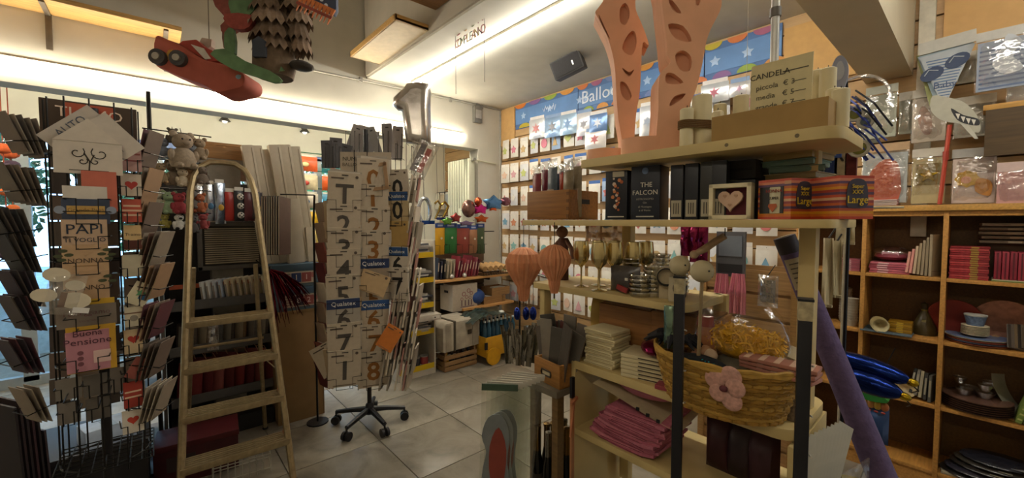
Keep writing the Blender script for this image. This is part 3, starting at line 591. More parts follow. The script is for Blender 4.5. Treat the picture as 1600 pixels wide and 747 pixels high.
# hanging packets on hooks (row under the header)
HK = [(312, 290, 345, 'c9ccd0', 'clear silver'), (328, 288, 345, 'b9bcc0', 'crinkled clear'), (344, 286, 350, 'a9b6c8', 'pale blue striped'), (360, 300, 345, 'a8342c', 'red'), (374, 298, 346, '2a2a2c', 'football printed'), (390, 300, 345, '5a2c30', 'dark wine'), (402, 300, 342, '3a3538', 'black')]
for i, (x, y0, y1, c, nm) in enumerate(HK):
    lo, w, h = RY(x-9, y0, x+9, y1, GY-.16); b = T('balloon_packet', '%s party packet on the hook row above the ribbed panel' % nm, 'packet', lo, .25, 'packets above the ribbed panel')
    MB().bag(w, h, .03).build('pouch', foil(c) if i < 3 else plastic(c), b, True); child_box('hang_tab', (0, .004, h+.012), (w*.8, .003, .03), paper('d8d4c8'), b)
    if i == 4:
        for q in range(3):
            o = MB().ball((0, -.022, h*(.2+.3*q)), .024, (1, .6, 1)).build('ball', mat('dcd8cc', .5), b, True)
            for a in range(4): MB().ball((.013*math.cos(a*1.6), -.036, h*(.2+.3*q)+.013*math.sin(a*1.6)), .006, (1, .5, 1), 6, 4).build('patch', BLACK, o)
    if i in (0, 1, 2, 6): MB().ball((0, -.016, h*.4), .018, (1, .5, 1.3)).build('content', plastic(('b0503c', '3f6a8a', 'c9a03c', '7a3030')[i % 4]), b, True)
    MB().tube([(0, .004, h+.015), (0, .20, h+.02)], .003, 5).build('hook', WIRE, b)
# row of slim white cases in the tray
for i in range(11):
    x = 322+9.3*i; lo, w, h = RY(x, 446+(2 if i > 4 else -2)*0, x+8, 482, GY-.10); lo.z = .992
    c = ['c6c8c8', 'd0d0cc', 'b8bcc4', 'a8b4c4'][i % 4] if i < 4 else 'c2b59a'
    b = T('slim_case', 'slim %s case in the tray row, %s from the window' % ('clear' if i < 4 else 'cream', ORD[i]), 'case', lo, -.55, 'slim cases in the stand tray')
    child_box('sleeve', (0, 0, h/2), (.016, .17, h), plastic(c), b, (.0, -.12, 0), bev=.002); child_box('spine_label', (.0, -.0865, h*.5), (.010, .003, h*.6), paper('8a8078'), b, (.0, -.12, 0))
# frames in the middle tray, red bags below, red box
for i in range(7):
    lo = Vector((.16+.075*i, GY-.10, .67)); h = [.19, .22, .2, .23, .19, .21, .2][i]
    b = T('picture_frame', '%s upright frame in the middle tray, %s from the window' % (('dark', 'brown', 'grey')[i % 3], ORD[i]), 'frame', lo, -.75, 'frames in the stand tray')
    child_box('frame', (0, 0, h/2), (.15, .014, h), wood(('4a4038', '6a5238', '5f5c58')[i % 3]), b, (-.1, 0, 0), bev=.002); child_box('picture', (0, -.009, h/2), (.11, .003, h-.04), paper(('8d8474', '9c8f7a', '77706a')[i % 3]), b, (-.1, 0, 0))
b = T('clear_bag', 'crinkled clear bag with silver bow in the middle tray', 'bag', Vector((.30, GY-.22, .67)), -.3); MB().bag(.07, .2, .05, n=5, m=8, wob=.5).build('film', clear(.35), b, True); MB().ball((0, -.02, .2), .035, (1.3, .7, .5)).build('bow', foil('d8dce0'), b, True)
for i in range(8):
    lo = Vector((.17+.066*i, GY-.07, .311)); h = [.25, .28, .26, .29, .27, .26, .28, .25][i]
    b = T('gift_bag', 'flat %s gift bag in the low tray, %s from the window' % (('red', 'wine', 'pink red', 'dark red')[i % 4], ORD[i]), 'bag', lo, -.7, 'red gift bags in the low tray')
    child_box('bag', (0, 0, h/2), (.17, .012, h), paper(('7a2c2c', '5f2024', '94504a', '6a2a28')[i % 4]), b, (-.12, 0, 0)); MB().tube([(-.04, 0, h-.01), (-.03, -.03, h+.05), (.03, -.03, h+.05), (.04, 0, h-.01)], .003, 5).build('handle', mat('b08a70', .7), b)
b = T('red_carton', 'dark red carton on the floor behind the ladder', 'box', (.18, 3.28, 0), -.1); child_box('body', (0, 0, .11), (.42, .26, .22), mat('44141a', .5), b, bev=.004); child_box('lid', (0, 0, .235), (.43, .27, .035), mat('50181d', .5), b, bev=.004); child_box('label', (-.08, -.1315, .13), (.14, .004, .09), paper('3a2c2c'), b)
b = T('wire_basket', 'white wire basket on the floor between the ladder legs', 'basket', (.38, 3.02, 0), -.12)
for z in (.03, .12): MB().tube([(-.15, -.07, z), (.15, -.07, z), (.15, .07, z), (-.15, .07, z)], .004, 6, True).build('rim', mat('b9b4a6', .4, .4), b)
for i in range(9):
    for sy in (-1, 1): MB().tube([(-.15+.0375*i, sy*.07, .005), (-.15+.0375*i, sy*.07, .12)], .0025, 5).build('wire', mat('b9b4a6', .4, .4), b)
# dark shelf tower on the window side of the ladder
t = T('shelf_tower', 'dark narrow shelf tower seen between carousel and ladder', 'shelf', (-.14, 3.82, 0))
for sx in (-1, 1): child_box('side', (sx*.17, 0, .86), (.02, .3, 1.72), mat('4d4743', .6), t)
SZ = [.10, .46, .74, 1.0, 1.25, 1.5]
for z in SZ: child_box('board', (0, 0, z), (.33, .3, .018), mat('6a625a', .6), t)
def plush(label, p, s, c, group, rz=FC, c2=None, hang=None, name='plush_toy'):
    b = T(name, label, 'toy', p, rz, group); m = cloth(c); m2 = cloth(c2 or c)
    MB().lathe([(.001, 0), (.34*s, .05*s), (.42*s, .3*s), (.33*s, .62*s), (.16*s, .78*s), (.001, .8*s)], 12).build('body', m, b, True)
    h_ = MB().ball((0, -.03*s, 1.0*s), .33*s, (1, .95, .9)).build('head', m, b, True)
    for sx in (-1, 1):
        MB().ball((sx*.27*s, 0, 1.25*s), .13*s, (1, .6, 1), 8, 6).build('ear', m2, h_, True); MB().ball((sx*.12*s, -.32*s, 1.06*s), .035*s, n=6, m=4).build('eye', BLACK, h_, True)
        MB().ball((sx*.38*s, -.10*s, .48*s), .15*s, (.8, .8, 1.5), 8, 6).build('arm', m, b, True); MB().ball((sx*.22*s, -.26*s, .10*s), .16*s, (.9, 1.3, .8), 8, 6).build('leg', m2, b, True)
    MB().ball((0, -.33*s, .93*s), .11*s, (1.2, .7, .8), 8, 6).build('muzzle', m2, h_, True)
    if hang: MB().tube([(0, 0, 1.25*s), (0, .02, hang)], .002, 5).build('hang_cord', WIRE, b)
    return b
for i, (x, z, c) in enumerate(((-.1, 1.259, '3a3634'), (-.02, 1.259, '4d4a48'), (.07, 1.259, '2e2b2a'), (-.08, 1.009, '37302c'), (.03, 1.009, '5a524c'), (-.06, .749, '3f3a38'), (.06, .749, '2c2a2a'), (0, .469, '443c38'))):
    plush('small dark toy figure on the shelf tower, %s of eight from the top' % ORD[i], Vector((-.14+x, 3.73, z)), .085, c, 'dark toys on the shelf tower', .1)
# toy and key ring tree above
t = T('toy_rack', 'wire rack with bars of hanging soft toys above the shelf tower', 'display rack', (.0, 3.40, 0))
MB().cyl((0, .10, 0), (0, .10, 2.42), .012).build('pole', WIRE, t)
MB().lathe([(.14, 0), (.14, .015), (.03, .03), (.0, .03)], 18, (0, .10, 0)).build('foot', BLACK, t)
BARS = [(200, 2.39), (246, 2.13), (292, 1.86), (330, 1.66)]
for y, _ in BARS:
    a, b_ = onY(222, y, 3.40), onY(330, y+8, 3.40); MB().tube([(a.x, 0, a.z), (b_.x, 0, a.z-.01)], .004, 6).build('bar', WIRE, t); MB().tube([((a.x+b_.x)/2*0, .10, a.z), (0, 0, a.z)], .006, 6).build('arm', WIRE, t)
TOY = [(238, 215, 26, 'a8603a', 'orange', 0), (254, 214, 34, '6f7580', 'grey blue', 0), (286, 206, 58, '9a8a76', 'beige', 0), (312, 214, 36, '8f7d66', 'tan', 0), (270, 200, 24, '5a5248', 'dark', 0),
       (250, 254, 32, '8d7a5e', 'sand coloured', 1), (272, 250, 40, '7a6a58', 'brown grey', 1), (296, 256, 34, '94785a', 'light brown', 1), (316, 258, 30, '6e6258', 'mouse grey', 1),
       (246, 296, 32, 'b8ae98', 'cream', 2), (266, 298, 36, '8aa080', 'mint', 2), (280, 300, 34, 'a04048', 'raspberry red', 2), (302, 296, 30, '6f6a66', 'slate', 2), (258, 334, 22, '9a9048', 'olive yellow', 3), (280, 333, 26, 'd8d6d0', 'white spotted', 3), (300, 222, 34, '7d8288', 'dove grey', 0), (240, 258, 34, 'a8763e', 'honey', 1), (286, 262, 30, 'b8a890', 'ivory', 1), (312, 300, 32, '9c5a3a', 'terracotta', 2), (236, 300, 34, 'c0b4a4', 'off white', 2), (300, 334, 30, '4a4644', 'charcoal', 3), (318, 332, 26, '8a4040', 'dark red', 3)]
for i, (x, y, hp, c, nm, row) in enumerate(TOY):
    s = hp/F*2.72/1.45; p = onY(x, y+hp, 3.36-.02*(i % 3)); plush('%s soft toy hanging in the %s row of the toy rack' % (nm, ORD[row]), p, s, c, 'soft toys on the toy rack', .05+.3*(i % 3-1), c2=('2a2a2a' if nm == 'white spotted' else None), hang=s*1.5)
# wooden boards behind the toy rack
b = T('wood_box', 'flat wooden box behind the hoop of the ladder', 'box', RY(322, 236, 350, 250, 3.9)[0]); child_box('body', (.05, 0, .05), (.36, .2, .10), wood('9a7448'), b, bev=.004); child_box('lid', (.05, 0, .11), (.37, .21, .02), wood('a67e50'), b)
bs = T('box_pillar', 'grey column carrying the wooden box behind the ladder', 'stand', (b.location.x+.05, 3.9, 0)); child_box('shaft', (0, 0, b.location.z/2-.02), (.2, .16, b.location.z-.04), mat('8a8478', .7), bs); child_box('cap', (0, 0, b.location.z-.02), (.34, .2, .038), mat('8a8478', .7), bs)
# ---------------------------------------------------------------- cabinet, blue boxes, white cartons
CB = (.88, 3.56)
t = T('counter_cabinet', 'plain brown fibreboard counter block under the blue boxes', 'cabinet', (.86, 3.78, 0))
child_box('body', (0, 0, .44), (.34, .46, .88), mat('8d6f48', .7, 0, .08, 12), t, bev=.003); child_box('top', (0, 0, .885), (.35, .47, .014), mat('94774f', .6, 0, .08), t); child_box('edge_strip', (.166, -.2315, .44), (.008, .004, .87), mat('7a5d3a', .6), t)
BLB = mat('566a74', .6, 0, .06); BLB2 = mat('435a6c', .6, 0, .06)
for k, (y0, y1) in enumerate(((437, 482), (406, 444))):
    z0 = .892+.185*k; b = T('archive_box', 'grey blue printed storage box, %s of the stack on the counter' % ('lower', 'upper')[k], 'box', (.865-.02*k, 3.76, z0), .03*k, 'grey blue boxes on the counter')
    child_box('body', (0, 0, .07), (.35, .4, .14), BLB, b, bev=.004); child_box('lid', (0, 0, .158), (.362, .412, .05), BLB2, b, bev=.004)
    l_ = child_box('label', (.01, -.2025, .075), (.25, .004, .095), paper('b9aa98'), b)
    child_box('label_panel', (-.02, -.003, 0), (.07, .003, .075), paper('2f4068' if k else '3a3440'), l_); child_box('label_panel', (.055, -.003, 0), (.07, .003, .075), paper('8e4c48'), l_)
    text('1' if k else '8', .06, paper('d8ccc0'), l_, (-.02, -.0055, 0)); text('1' if k else '2', .06, paper('d8c0b8'), l_, (.055, -.0055, 0))
    for q in range(4): child_box('print_line', (-.09, -.003, -.03+.02*q), (.05, .002, .006), paper('7a6c62'), l_)
    print_shape('seal', disc_poly(.022, 14), paper('a86a62'), l_, (.105, -.002, .015))
CW = mat('c4baa6', .75, 0, .05)
for i, (x0, y0, x1, yb) in enumerate(((381, 220, 399, 405), (395, 222, 412, 405), (408, 229, 425, 405), (422, 222, 440, 405), (435, 223, 456, 405), (452, 222, 470, 400))):
    lo, w, h = RY(x0+14, y0, x1+14, yb, 3.72+.02*(i % 3)); b = T('long_carton', 'tall pale carton leaning on the boxes, %s from the ladder' % ORD[i], 'carton', Vector((lo.x+.05, lo.y, 1.262)), (0, -.13, 0), 'tall pale cartons')
    child_box('carton', (0, 0, h/2), (w*.97, .07, h), CW, b, bev=.002); child_box('end_flap', (0, -.001, h+.001), (w*.8, .05, .003), mat('a89c88', .7), b); child_box('seam', (w*.3, -.0358, h/2), (.004, .002, h*.96), mat('8f8470', .7), b)
for nm, x0, y0, x1, y1, Y in (('short pale carton standing before the tall cartons', 450, 302, 474, 402, 3.66), ('small pale carton at the carousel side of the tall cartons', 480, 352, 494, 405, 3.72)):
    lo, w, h = RY(x0, y0, x1, y1, Y); b = T('short_carton', nm, 'carton', Vector((lo.x, lo.y, 1.262)), (0, -.06, 0)); child_box('carton', (0, 0, h/2), (w, .06, h), CW, b, bev=.002); child_box('end_flap', (0, 0, h+.001), (w*.8, .05, .003), mat('a89c88', .7), b)
# dark flat folders hung beside the ladder
for i in range(8):
    lo, w, h = RY(416+3.6*i, 308, 421+3.6*i, 398, 3.40); b = card('%s hanging folder beside the ladder rail, %s from the ladder' % (('black', 'brown', 'grey')[i % 3], ORD[i]), lo, .19, h, ('2e2b29', '5a4238', '4a4744')[i % 3], .95, 0, .05, .007, 'flat_folder', 'folders beside the ladder', cat='folder')
    child_box('edge', (-.0955, 0, h/2), (.002, .008, h*.98), paper('9c8f80'), b)
bb = T('folder_rail', 'dark wire rail carrying the folders beside the ladder', 'rail', (.82, 3.40, 0)); MB().tube([(-.10, .05, 1.80), (.12, -.02, 1.80)], .005, 6).build('bar', WIRE, bb); MB().tube([(.12, .02, 0), (.12, .02, 1.6), (.12, -.02, 1.80)], .008, 6).build('post', WIRE, bb); MB().lathe([(.08, 0), (.08, .01), (0, .012)], 14, (.12, .02, 0)).build('foot', BLACK, bb)
# spray of red sticks
p = onY(418, 420, 3.34); b = T('red_tassel_bundle', 'spray of dark red foil strands hanging beside the ladder', 'tassels', p)
for i in range(46):
    a = random.uniform(0, 1); L = random.uniform(.28, .52); dx = a*.27+.02; dz = -L*(1-.30*a)
    MB().tube([(0, 0, .0), (dx*.35, random.uniform(-.03, .03), .0+dz*.15), (dx*.8, random.uniform(-.05, .05), dz*.65), (dx+random.uniform(-.02, .02), random.uniform(-.05, .05), dz)], [.004, .004, .005, .002], 4).build('strand', foil(('6e1c28', '7d2630', '581820')[i % 3]), b)
child_box('binding', (0, 0, 0), (.03, .03, .03), BLACK, b); MB().tube([(0, 0, 0), (-.06, .06, .06)], .004, 5).build('hook', WIRE, b)
# orange hanging decorations by the door
for i, (x, zs) in enumerate(((3, (232, 262, 300, 345, 398)), (14, (240, 258, 325, 338, 400)))):
    gy = 5.4+.25*i; p = onY(x, 205, gy); b = T('door_garland', 'orange beaded garland hanging at the shop door, %s from the picture edge' % ORD[i], 'garland', p, 0, 'orange door garlands')
    e = onY(x, 410, gy); MB().tube([(0, 0, BAYZ-p.z), (0, 0, e.z-p.z)], .004, 5).build('string', mat('8a3a20', .7), b)
    for k, y in enumerate(zs): q = onY(x, y, gy); MB().ball((0, 0, q.z-p.z), .05 if k != 2 else .035, (1.2, 1, .9), 10, 6).build('pompom', cloth(('b8552a', '4a3a48', 'c4622e')[k % 3]), b, True)
    for k in range(5): q = onY(x, 360+8*k, gy); child_box('bead', (0, 0, q.z-p.z), (.03, .03, .05), mat('7f9c86' if k % 2 else 'b8552a', .5), b)
# ================================================================ MIDDLE: number carousel, yellow-edged rack, wall shelves, cart
NC = Vector((1.244, 3.127, 0))
t = T('number_carousel', 'black wire carousel of number balloon packets on a five-wheel base', 'display rack', NC)
MB().cyl((0, 0, .10), (0, 0, 2.30), .017).build('pole', BLACK, t, True)
MB().lathe([(.035, .085), (.04, .10), (.03, .16), (.02, .17)], 14).build('hub', BLACK, t, True)
for k, (x, y) in enumerate(((540, 690), (610, 690), (632, 655), (531, 662), (584, 640))):
    p = onZ(x, y, .0)-NC; d = Vector((p.x, p.y, 0)); d = d.normalized()*.265
    MB().tube([(0, 0, .12), (d.x*.5, d.y*.5, .112), (d.x, d.y, .095)], [.024, .02, .016], 8).build('leg', BLACK, t, True)
    c = T('x', 'x', 'x') if False else None
    w_ = MB(); n = Vector((-d.y, d.x, 0)).normalized()
    for s_ in (-1, 1): w_.tube([d+n*s_*.010+Vector((0, 0, .033)), d+n*s_*.028+Vector((0, 0, .033))], .033, 14)
    o = w_.build('caster', BLACK, t, True); MB().tube([d+Vector((0, 0, .03)), d+Vector((0, 0, .10))], .008, 8).build('caster_stem', mat('3a3a3c', .4, .6), o)
for z in (.36, .75, 1.15, 1.55, 1.92):
    mb = MB(); mb.tube([(.15*math.cos(2*PI*i/20), .15*math.sin(2*PI*i/20), z) for i in range(20)], .0035, 5, True)
    for i in range(4): mb.tube([(0, 0, z), (.15*math.cos(PI*i/2), .15*math.sin(PI*i/2), z)], .0035, 5)
    mb.build('ring', WIRE, t)
for i in range(10):
    a = 2*PI*i/10; MB().tube([(.15*math.cos(a), .15*math.sin(a), .33), (.15*math.cos(a), .15*math.sin(a), 2.12)], .003, 5).build('wire', WIRE, t)
KR = 'bbad97'; GL = '8a5a24'; SV = '4f4942'; BKC = '2b2825'
def packet(label, lo, w, h, c, digit, dc, rz, tilt=.06, roll=0, blue=False, dsz=None, group='number packets on the carousel', head='Qualatex', t_=.012):
    o = card(label, lo, w, h, c, rz, tilt, roll, t_, 'balloon_packet', group, cat='packet')
    y = -t_/2-.001
    if blue:
        child_box('header', (0, y, h*.86), (w*1.0, .002, h*.26), paper('2f5488' if blue == 1 else '2b3a5e'), o); text(head, w*.2, paper('e8e4dc'), o, (0, y-.002, h*.86)) if head else None
    else:
        child_box('hang_slot', (0, y, h*.94), (w*.2, .002, h*.03), paper('4a443c'), o); child_box('logo_bar', (-w*.22, y, h*.86), (w*.38, .002, h*.04), paper('5d5044'), o); print_shape('badge', disc_poly(w*.05, 10), paper('5d5044'), o, (w*.36, y, h*.9))
    if digit: text(digit, dsz or h*.72, paper(dc), o, (0, y-.001, h*.42), name='printed_number', bold=.018)
    child_box('fine_print', (0, y, h*.05), (w*.7, .002, h*.02), paper('7d6c58'), o)
    return o
YF = 2.935      # plane of the two front columns (they face the shop's side aisle)
rzF = -.30
def FP(x0, x1, yb, dy=0): lo, w, h = RY(x0, yb-50, x1, yb, YF+dy); return lo, w
COL1 = [(330, KR, 'T', SV, 0), (378, KR, '2', SV, 0), (415, KR, '3', SV, 0), (448, KR, '4', SV, 0), (488, KR, '5', SV, 0), (524, 'a8a092', '6', SV, 2), (562, KR, '7', SV, 0), (604, KR, '1', SV, 0)]
COL2 = [(306, KR, '0', GL, 0), (345, KR, '1', GL, 0), (380, KR, '2', GL, 0), (416, KR, '3', GL, 0), (460, '9c8c78', '', GL, 2), (492, KR, '5', GL, 0), (524, KR, '6', GL, 1), (562, KR, '7', GL, 0), (604, KR, '8', GL, 0)]
for ci, (colm, x0, x1, nm) in enumerate(((COL1, 514, 560, 'silver'), (COL2, 562, 604, 'gold'))):
    for i, (yb, c, dg, dc, bl) in enumerate(colm):
        lo, w = FP(x0+ci*0, x1, yb, -.001*i-(.03 if ci == 1 else 0)); w = .215
        packet('packet with a %s %s, %s from top in the %s column' % (nm, 'balloon number '+dg if dg not in ('', 'T') else ('balloon letter' if dg == 'T' else 'blue header'), ORD[i], ('window-side', 'middle')[ci]), lo, w, .265, c, dg, dc, rzF+random.uniform(-.05, .05), .07, random.uniform(-.04, .04), bl)
        put('pocket', pocket_mesh(w*1.04, .08, .10), t, lo-NC+Vector((-.010, -.035, -.004)), rzF)
        for q in range(2):
            card('%s spare packet peeking out behind, %s row of the %s column, %s' % (('pale', 'grey', 'kraft')[(i+q) % 3], ORD[i], ('window-side', 'middle')[ci], ('nearer', 'farther')[q]), lo+Vector((random.uniform(-.015, .015)+.004, .016*(q+1), .014+.012*q)), w*.97, .262, ('c6bcab', 'a39a8c', 'b09a7a')[(i+q) % 3], rzF, .07, random.uniform(-.13, .13), .008, 'spare_packet', 'spare number packets', cat='packet')
COL3 = [(318, 'd2c8b8', '0', BKC, 0), (352, 'c8b48c', '0', BKC, 1), (398, 'b8985c', '', BKC, 0), (438, 'd2c8b8', '6', BKC, 1), (470, 'cfc4b4', '7', BKC, 0)]
for i, (yb, c, dg, dc, bl) in enumerate(COL3):
    lo, w, h = RD(606, yb-40, 640, yb, 3.05-.006*i); packet('packet with a black %s, %s from top in the aisle-side column' % ('number '+dg if dg else 'print on yellow card', ORD[i]), lo, .175, .25, c, dg, dc, FC-.25, .07, 0, bl)
    put('pocket', pocket_mesh(.18, .07, .08), t, lo-NC+Vector((-.022, -.02, -.004)), FC-.25)
# loose and leaning extras
for nm, x0, y0, x1, y1, D, rl, c, dg in (('tilted kraft packet sticking out low at the window side', 505, 535, 552, 580, 2.98, -.5, KR, '9'), ('tilted kraft packet crossing the gold column', 556, 428, 600, 458, 2.93, .35, 'c0a47c', ''), ('orange foil packet poking out of the middle column', 585, 510, 612, 545, 2.9, .55, 'c9762e', '')):
    lo, w, h = RD(x0, y0, x1, y1, D); packet(nm, lo, w, h*1.1, c, dg, SV, FC+.1, -.1, rl)
# sign card and frame on top
lo, w, h = RD(533, 238, 611, 272, 3.02); o = card('pale sign card with handwriting on top of the number carousel', lo, w, h, 'b8ab98', FC+.06, 0, 0, .004, 'sign_card', cat='sign'); text('NUMERI  DA', .042, paper('4a4238'), o, (-.05, -.004, h*.68)); text('BALLOON', .034, paper('4a4238'), o, (-.09, -.004, h*.42))
lo, w, h = RD(565, 255, 608, 298, 2.95); o = T('kraft_photo_border', 'tilted kraft paper frame leaning on the carousel sign', 'frame', lo, (-.1, -.12, FC))
for c, d in (((0, 0, .012), (w, .008, .024)), ((0, 0, h-.012), (w, .008, .024)), ((-w/2+.012, 0, h/2), (.024, .008, h)), ((w/2-.012, 0, h/2), (.024, .008, h))): child_box('border', c, d, paper('a88664'), o)
child_box('mat_card', (0, .003, h/2), (w-.03, .003, h-.03), paper('beb09c'), o)
# grey packs standing in the wire crown
crown = T('wire_basket_ring', 'black wire crown of tall baskets on top of the number carousel', 'basket', onD(577, 262, 3.2))
for k, (x0, x1, y0, y1, D) in enumerate(((503, 530, 225, 262, 3.1), (540, 575, 205, 240, 3.2), (592, 628, 205, 248, 3.15), (618, 660, 224, 280, 3.05))):
    for s_ in range(6):
        x = x0+(x1-x0)*s_/5; a = onD(x, y0+4*(s_ % 2), D)-crown.location; b_ = onD(x, y1, D)-crown.location; e_ = b_+Vector((.05, .06, 0)); MB().tube([a+Vector((.05, .06, 0)), a, b_, e_], .0025, 5).build('wire', WIRE, crown)
    a = onD(x0, y1, D)-crown.location; b_ = onD(x1, y1, D)-crown.location; MB().tube([a, b_], .003, 5).build('rail', WIRE, crown)
MB().cyl((0, 0, -.1), (0, 0, .06), .012).build('socket', WIRE, crown)
GP = [(505, 222, 522, 262, '5a5a5e', -.05, 3.12, 'dark grey'), (514, 218, 532, 262, '6d6d72', .06, 3.14, 'mid grey'), (522, 226, 540, 262, '5f6066', .28, 3.16, 'slate'), (538, 196, 556, 240, 'a8a4a4', .32, 3.22, 'silver'), (550, 198, 570, 240, 'b4b0ae', .25, 3.24, 'light silver'), (562, 204, 582, 240, '9c9a9c', .30, 3.26, 'steel grey'), (588, 200, 600, 246, '9a9896', -.30, 3.2, 'leaning grey'), (600, 196, 616, 246, '8d8888', -.06, 3.18, 'grey violet'), (612, 200, 628, 250, 'a39c9a', .05, 3.16, 'pearl')]
for i, (x0, y0, x1, y1, c, rl, D, nm) in enumerate(GP):
    lo, w, h = RD(x0, y0, x1, y1, D); o = card('%s flat packet upright in the wire crown, %s from the window' % (nm, ORD[i]), lo, w, h*1.05, c, FC+.2, 0, rl, .014, 'flat_packet', 'grey packets in the wire crown', cat='packet'); child_box('hang_slot', (0, -.008, h*.92), (w*.3, .002, .01), paper('3a3836'), o)
lo, w, h = RD(632, 216, 662, 274, 3.02); b = T('clear_packet', 'clear bag with red strip on top of the carousel under the balloon', 'packet', lo, (-.15, .42, FC)); MB().bag(w*1.1, h, .03).build('film', clear(.3), b, True); child_box('red_strip', (w*.15, 0, h*.48), (w*.25, .008, h*.7), plastic('a8403c'), b); child_box('grey_strip', (-w*.2, 0, h*.5), (w*.3, .008, h*.8), plastic('6d6668'), b)
MB().tube([(0, .0, .04), (-.02, .06, -.06)], .004, 5).build('hook', WIRE, b)
# side stacks of packets seen edge on (aisle side and window side)
for k in range(13):
    y = 290+24*k; n_ = 3 if y < 455 else 6
    for j in range(n_):
        xs_ = (640+4*j) if y < 455 else (612+8*j-(y-455)*.10); p = onD(xs_+3*math.sin(k*2+j), y+26, 3.08+.015*j); ci_ = (k*3+j*2) % 5; c = ['c8bca8', 'a89c8a', 'd8cdbc', '8f8474', 'a0746a'][ci_]
        card('%s packet edge, %s in the %s row of the aisle flank' % (('pale', 'grey', 'white', 'taupe', 'pinkish')[ci_], ORD[j], ORD[k]), p, .18, .20, c, .95+.1*math.sin(j+k), .16, .03, .012, 'side_packet', 'packets on the aisle flank', cat='packet')
for k in range(9):
    y = 330+31*k
    for j in range(2):
        p = onD(513-5*j, y+26, 3.22); c = ['8a4a40', 'a08a74', '6a2f30', 'b09880', 'c0b4a0'][(k*2+j) % 5]
        card('%s packet edge, %s in the %s row of the window flank' % ({'8a4a40': 'brick red', 'a08a74': 'tan', '6a2f30': 'wine', 'b09880': 'sand', 'c0b4a0': 'pale'}[c], ORD[j], ORD[k]), p, .17, .20, c, -1.45, .20, -.05, .012, 'side_packet', 'packets on the window flank', cat='packet')
# ---------------------------------------------------------------- yellow-edged magazine rack
YR = 3.74; X0, X1 = 1.775, 2.205; xm = (X0+X1)/2; w = X1-X0
t = T('yellow_rack', 'white shelf rack with bright yellow shelf edges by the carousel', 'shelf', (xm, YR+.17, 0))
WP = mat('b3ab9c', .6, 0, .05); YEL = mat('c4a312', .5, 0, .06)
for sx in (-1, 1): child_box('side', (sx*(w/2-.009), 0, .70), (.018, .34, 1.40), WP, t, bev=.002)
child_box('back', (0, .16, .70), (w-.03, .012, 1.38), WP, t); child_box('plinth', (0, -.16, .035), (w-.03, .016, .07), WP, t)
RZ = [.085, .453, .728, .989, 1.249]
for z in RZ: b_ = child_box('board', (0, 0, z), (w-.036, .32, .016), WP, t); child_box('edge_strip', (0, -.165, .004), (w-.03, .008, .055), YEL, b_)
for r, z in enumerate(RZ[1:]):
    zz = z+.034
    for k in range(6):
        hgt = random.uniform(.012, .022); c = ['8f8a80', 'a8a298', '5c5c60', '74706a', 'b8b2a6', '3c3c42'][(k+r) % 6]; ww = random.uniform(.24, .33)
        b = T('magazine', '%s flat packet, %s from the bottom on the %s yellow shelf' % (('grey', 'pale', 'dark', 'taupe', 'white', 'black')[(k+r) % 6], ORD[k], ORD[r]), 'packet', (xm+random.uniform(-.03, .03), YR+.13+random.uniform(-.01, .01), zz-.026), random.uniform(-.15, .15), 'flat packets on the yellow rack')
        child_box('cover', (0, 0, hgt/2), (ww, .24, hgt), paper(c), b); child_box('header', (0, -.085, hgt+.0006), (ww*.8, .05, .001), paper('d4d0c8'), b); zz += hgt+.001
for i, (x, c, r) in enumerate(((-.13, 'b8aa94', .035), (-.05, '7a3030', .034), (.04, '34343a', .04), (.13, '8a3432', .045))):
    b = T('candle_tin', '%s round tin on the bottom yellow shelf, %s from the carousel' % (('cream', 'dark red', 'black', 'red')[i], ORD[i]), 'tin', (xm+x, YR+.10, .094), 0, 'tins on the bottom shelf'); MB().lathe([(r, 0), (r, .07), (r*.95, .075), (0, .075)], 16).build('can', plastic(c), b, True); MB().lathe([(r*1.03, .076), (r*1.03, .088), (0, .09)], 16).build('lid', mat('8d887e', .4, .4), b, True)
b = T('white_carton', 'flat white carton poking out of the second yellow shelf', 'carton', (xm+.12, YR+.04, .585), -.1); child_box('body', (0, 0, .03), (.24, .25, .06), paper('b9b0a2'), b, bev=.002); child_box('label', (.06, -.126, .03), (.08, .002, .03), paper('d8d2c6'), b); print_shape('mark', disc_poly(.008, 10), BLACK, b, (.05, -.128, .03))
# ---------------------------------------------------------------- low slat panel, boards
LY = 4.42
struct(MB().box((2.78, LY+.03, .68), (1.15, .03, 1.36)).build('wall_low', mat('3d3126', .8)), 'low dark slatted wall panel below the radiator', 'wall')
wl_ = bpy.data.objects['wall_low']; pm = MB().box((0, 0, 0), (1.15, .02, .138)).mesh('plank', mat('5d4b37', .6, 0, .12, 5, .03, (1, 8, 8)), bev=.003)
for k in range(9): put('plank', pm, wl_, (2.78, LY, .085+k*.15))
b = T('wall_shelf', 'long pale wooden shelf board under the coloured bags', 'shelf', (2.96, 4.22, .905)); child_box('board', (0, 0, 0), (1.24, .36, .03), wood('c4935a'), b, bev=.004)
for x in (-.4, .3): child_box('bracket', (x, .06, -.04), (.02, .22, .05), BLACK, b)
b = T('wall_shelf', 'shorter pale wooden shelf board below the long one', 'shelf', (3.17, 4.22, .535)); child_box('board', (0, 0, 0), (.80, .36, .03), wood('c4935a'), b, bev=.004)
for x in (-.25, .25): child_box('bracket', (x, .06, -.04), (.02, .22, .05), BLACK, b)
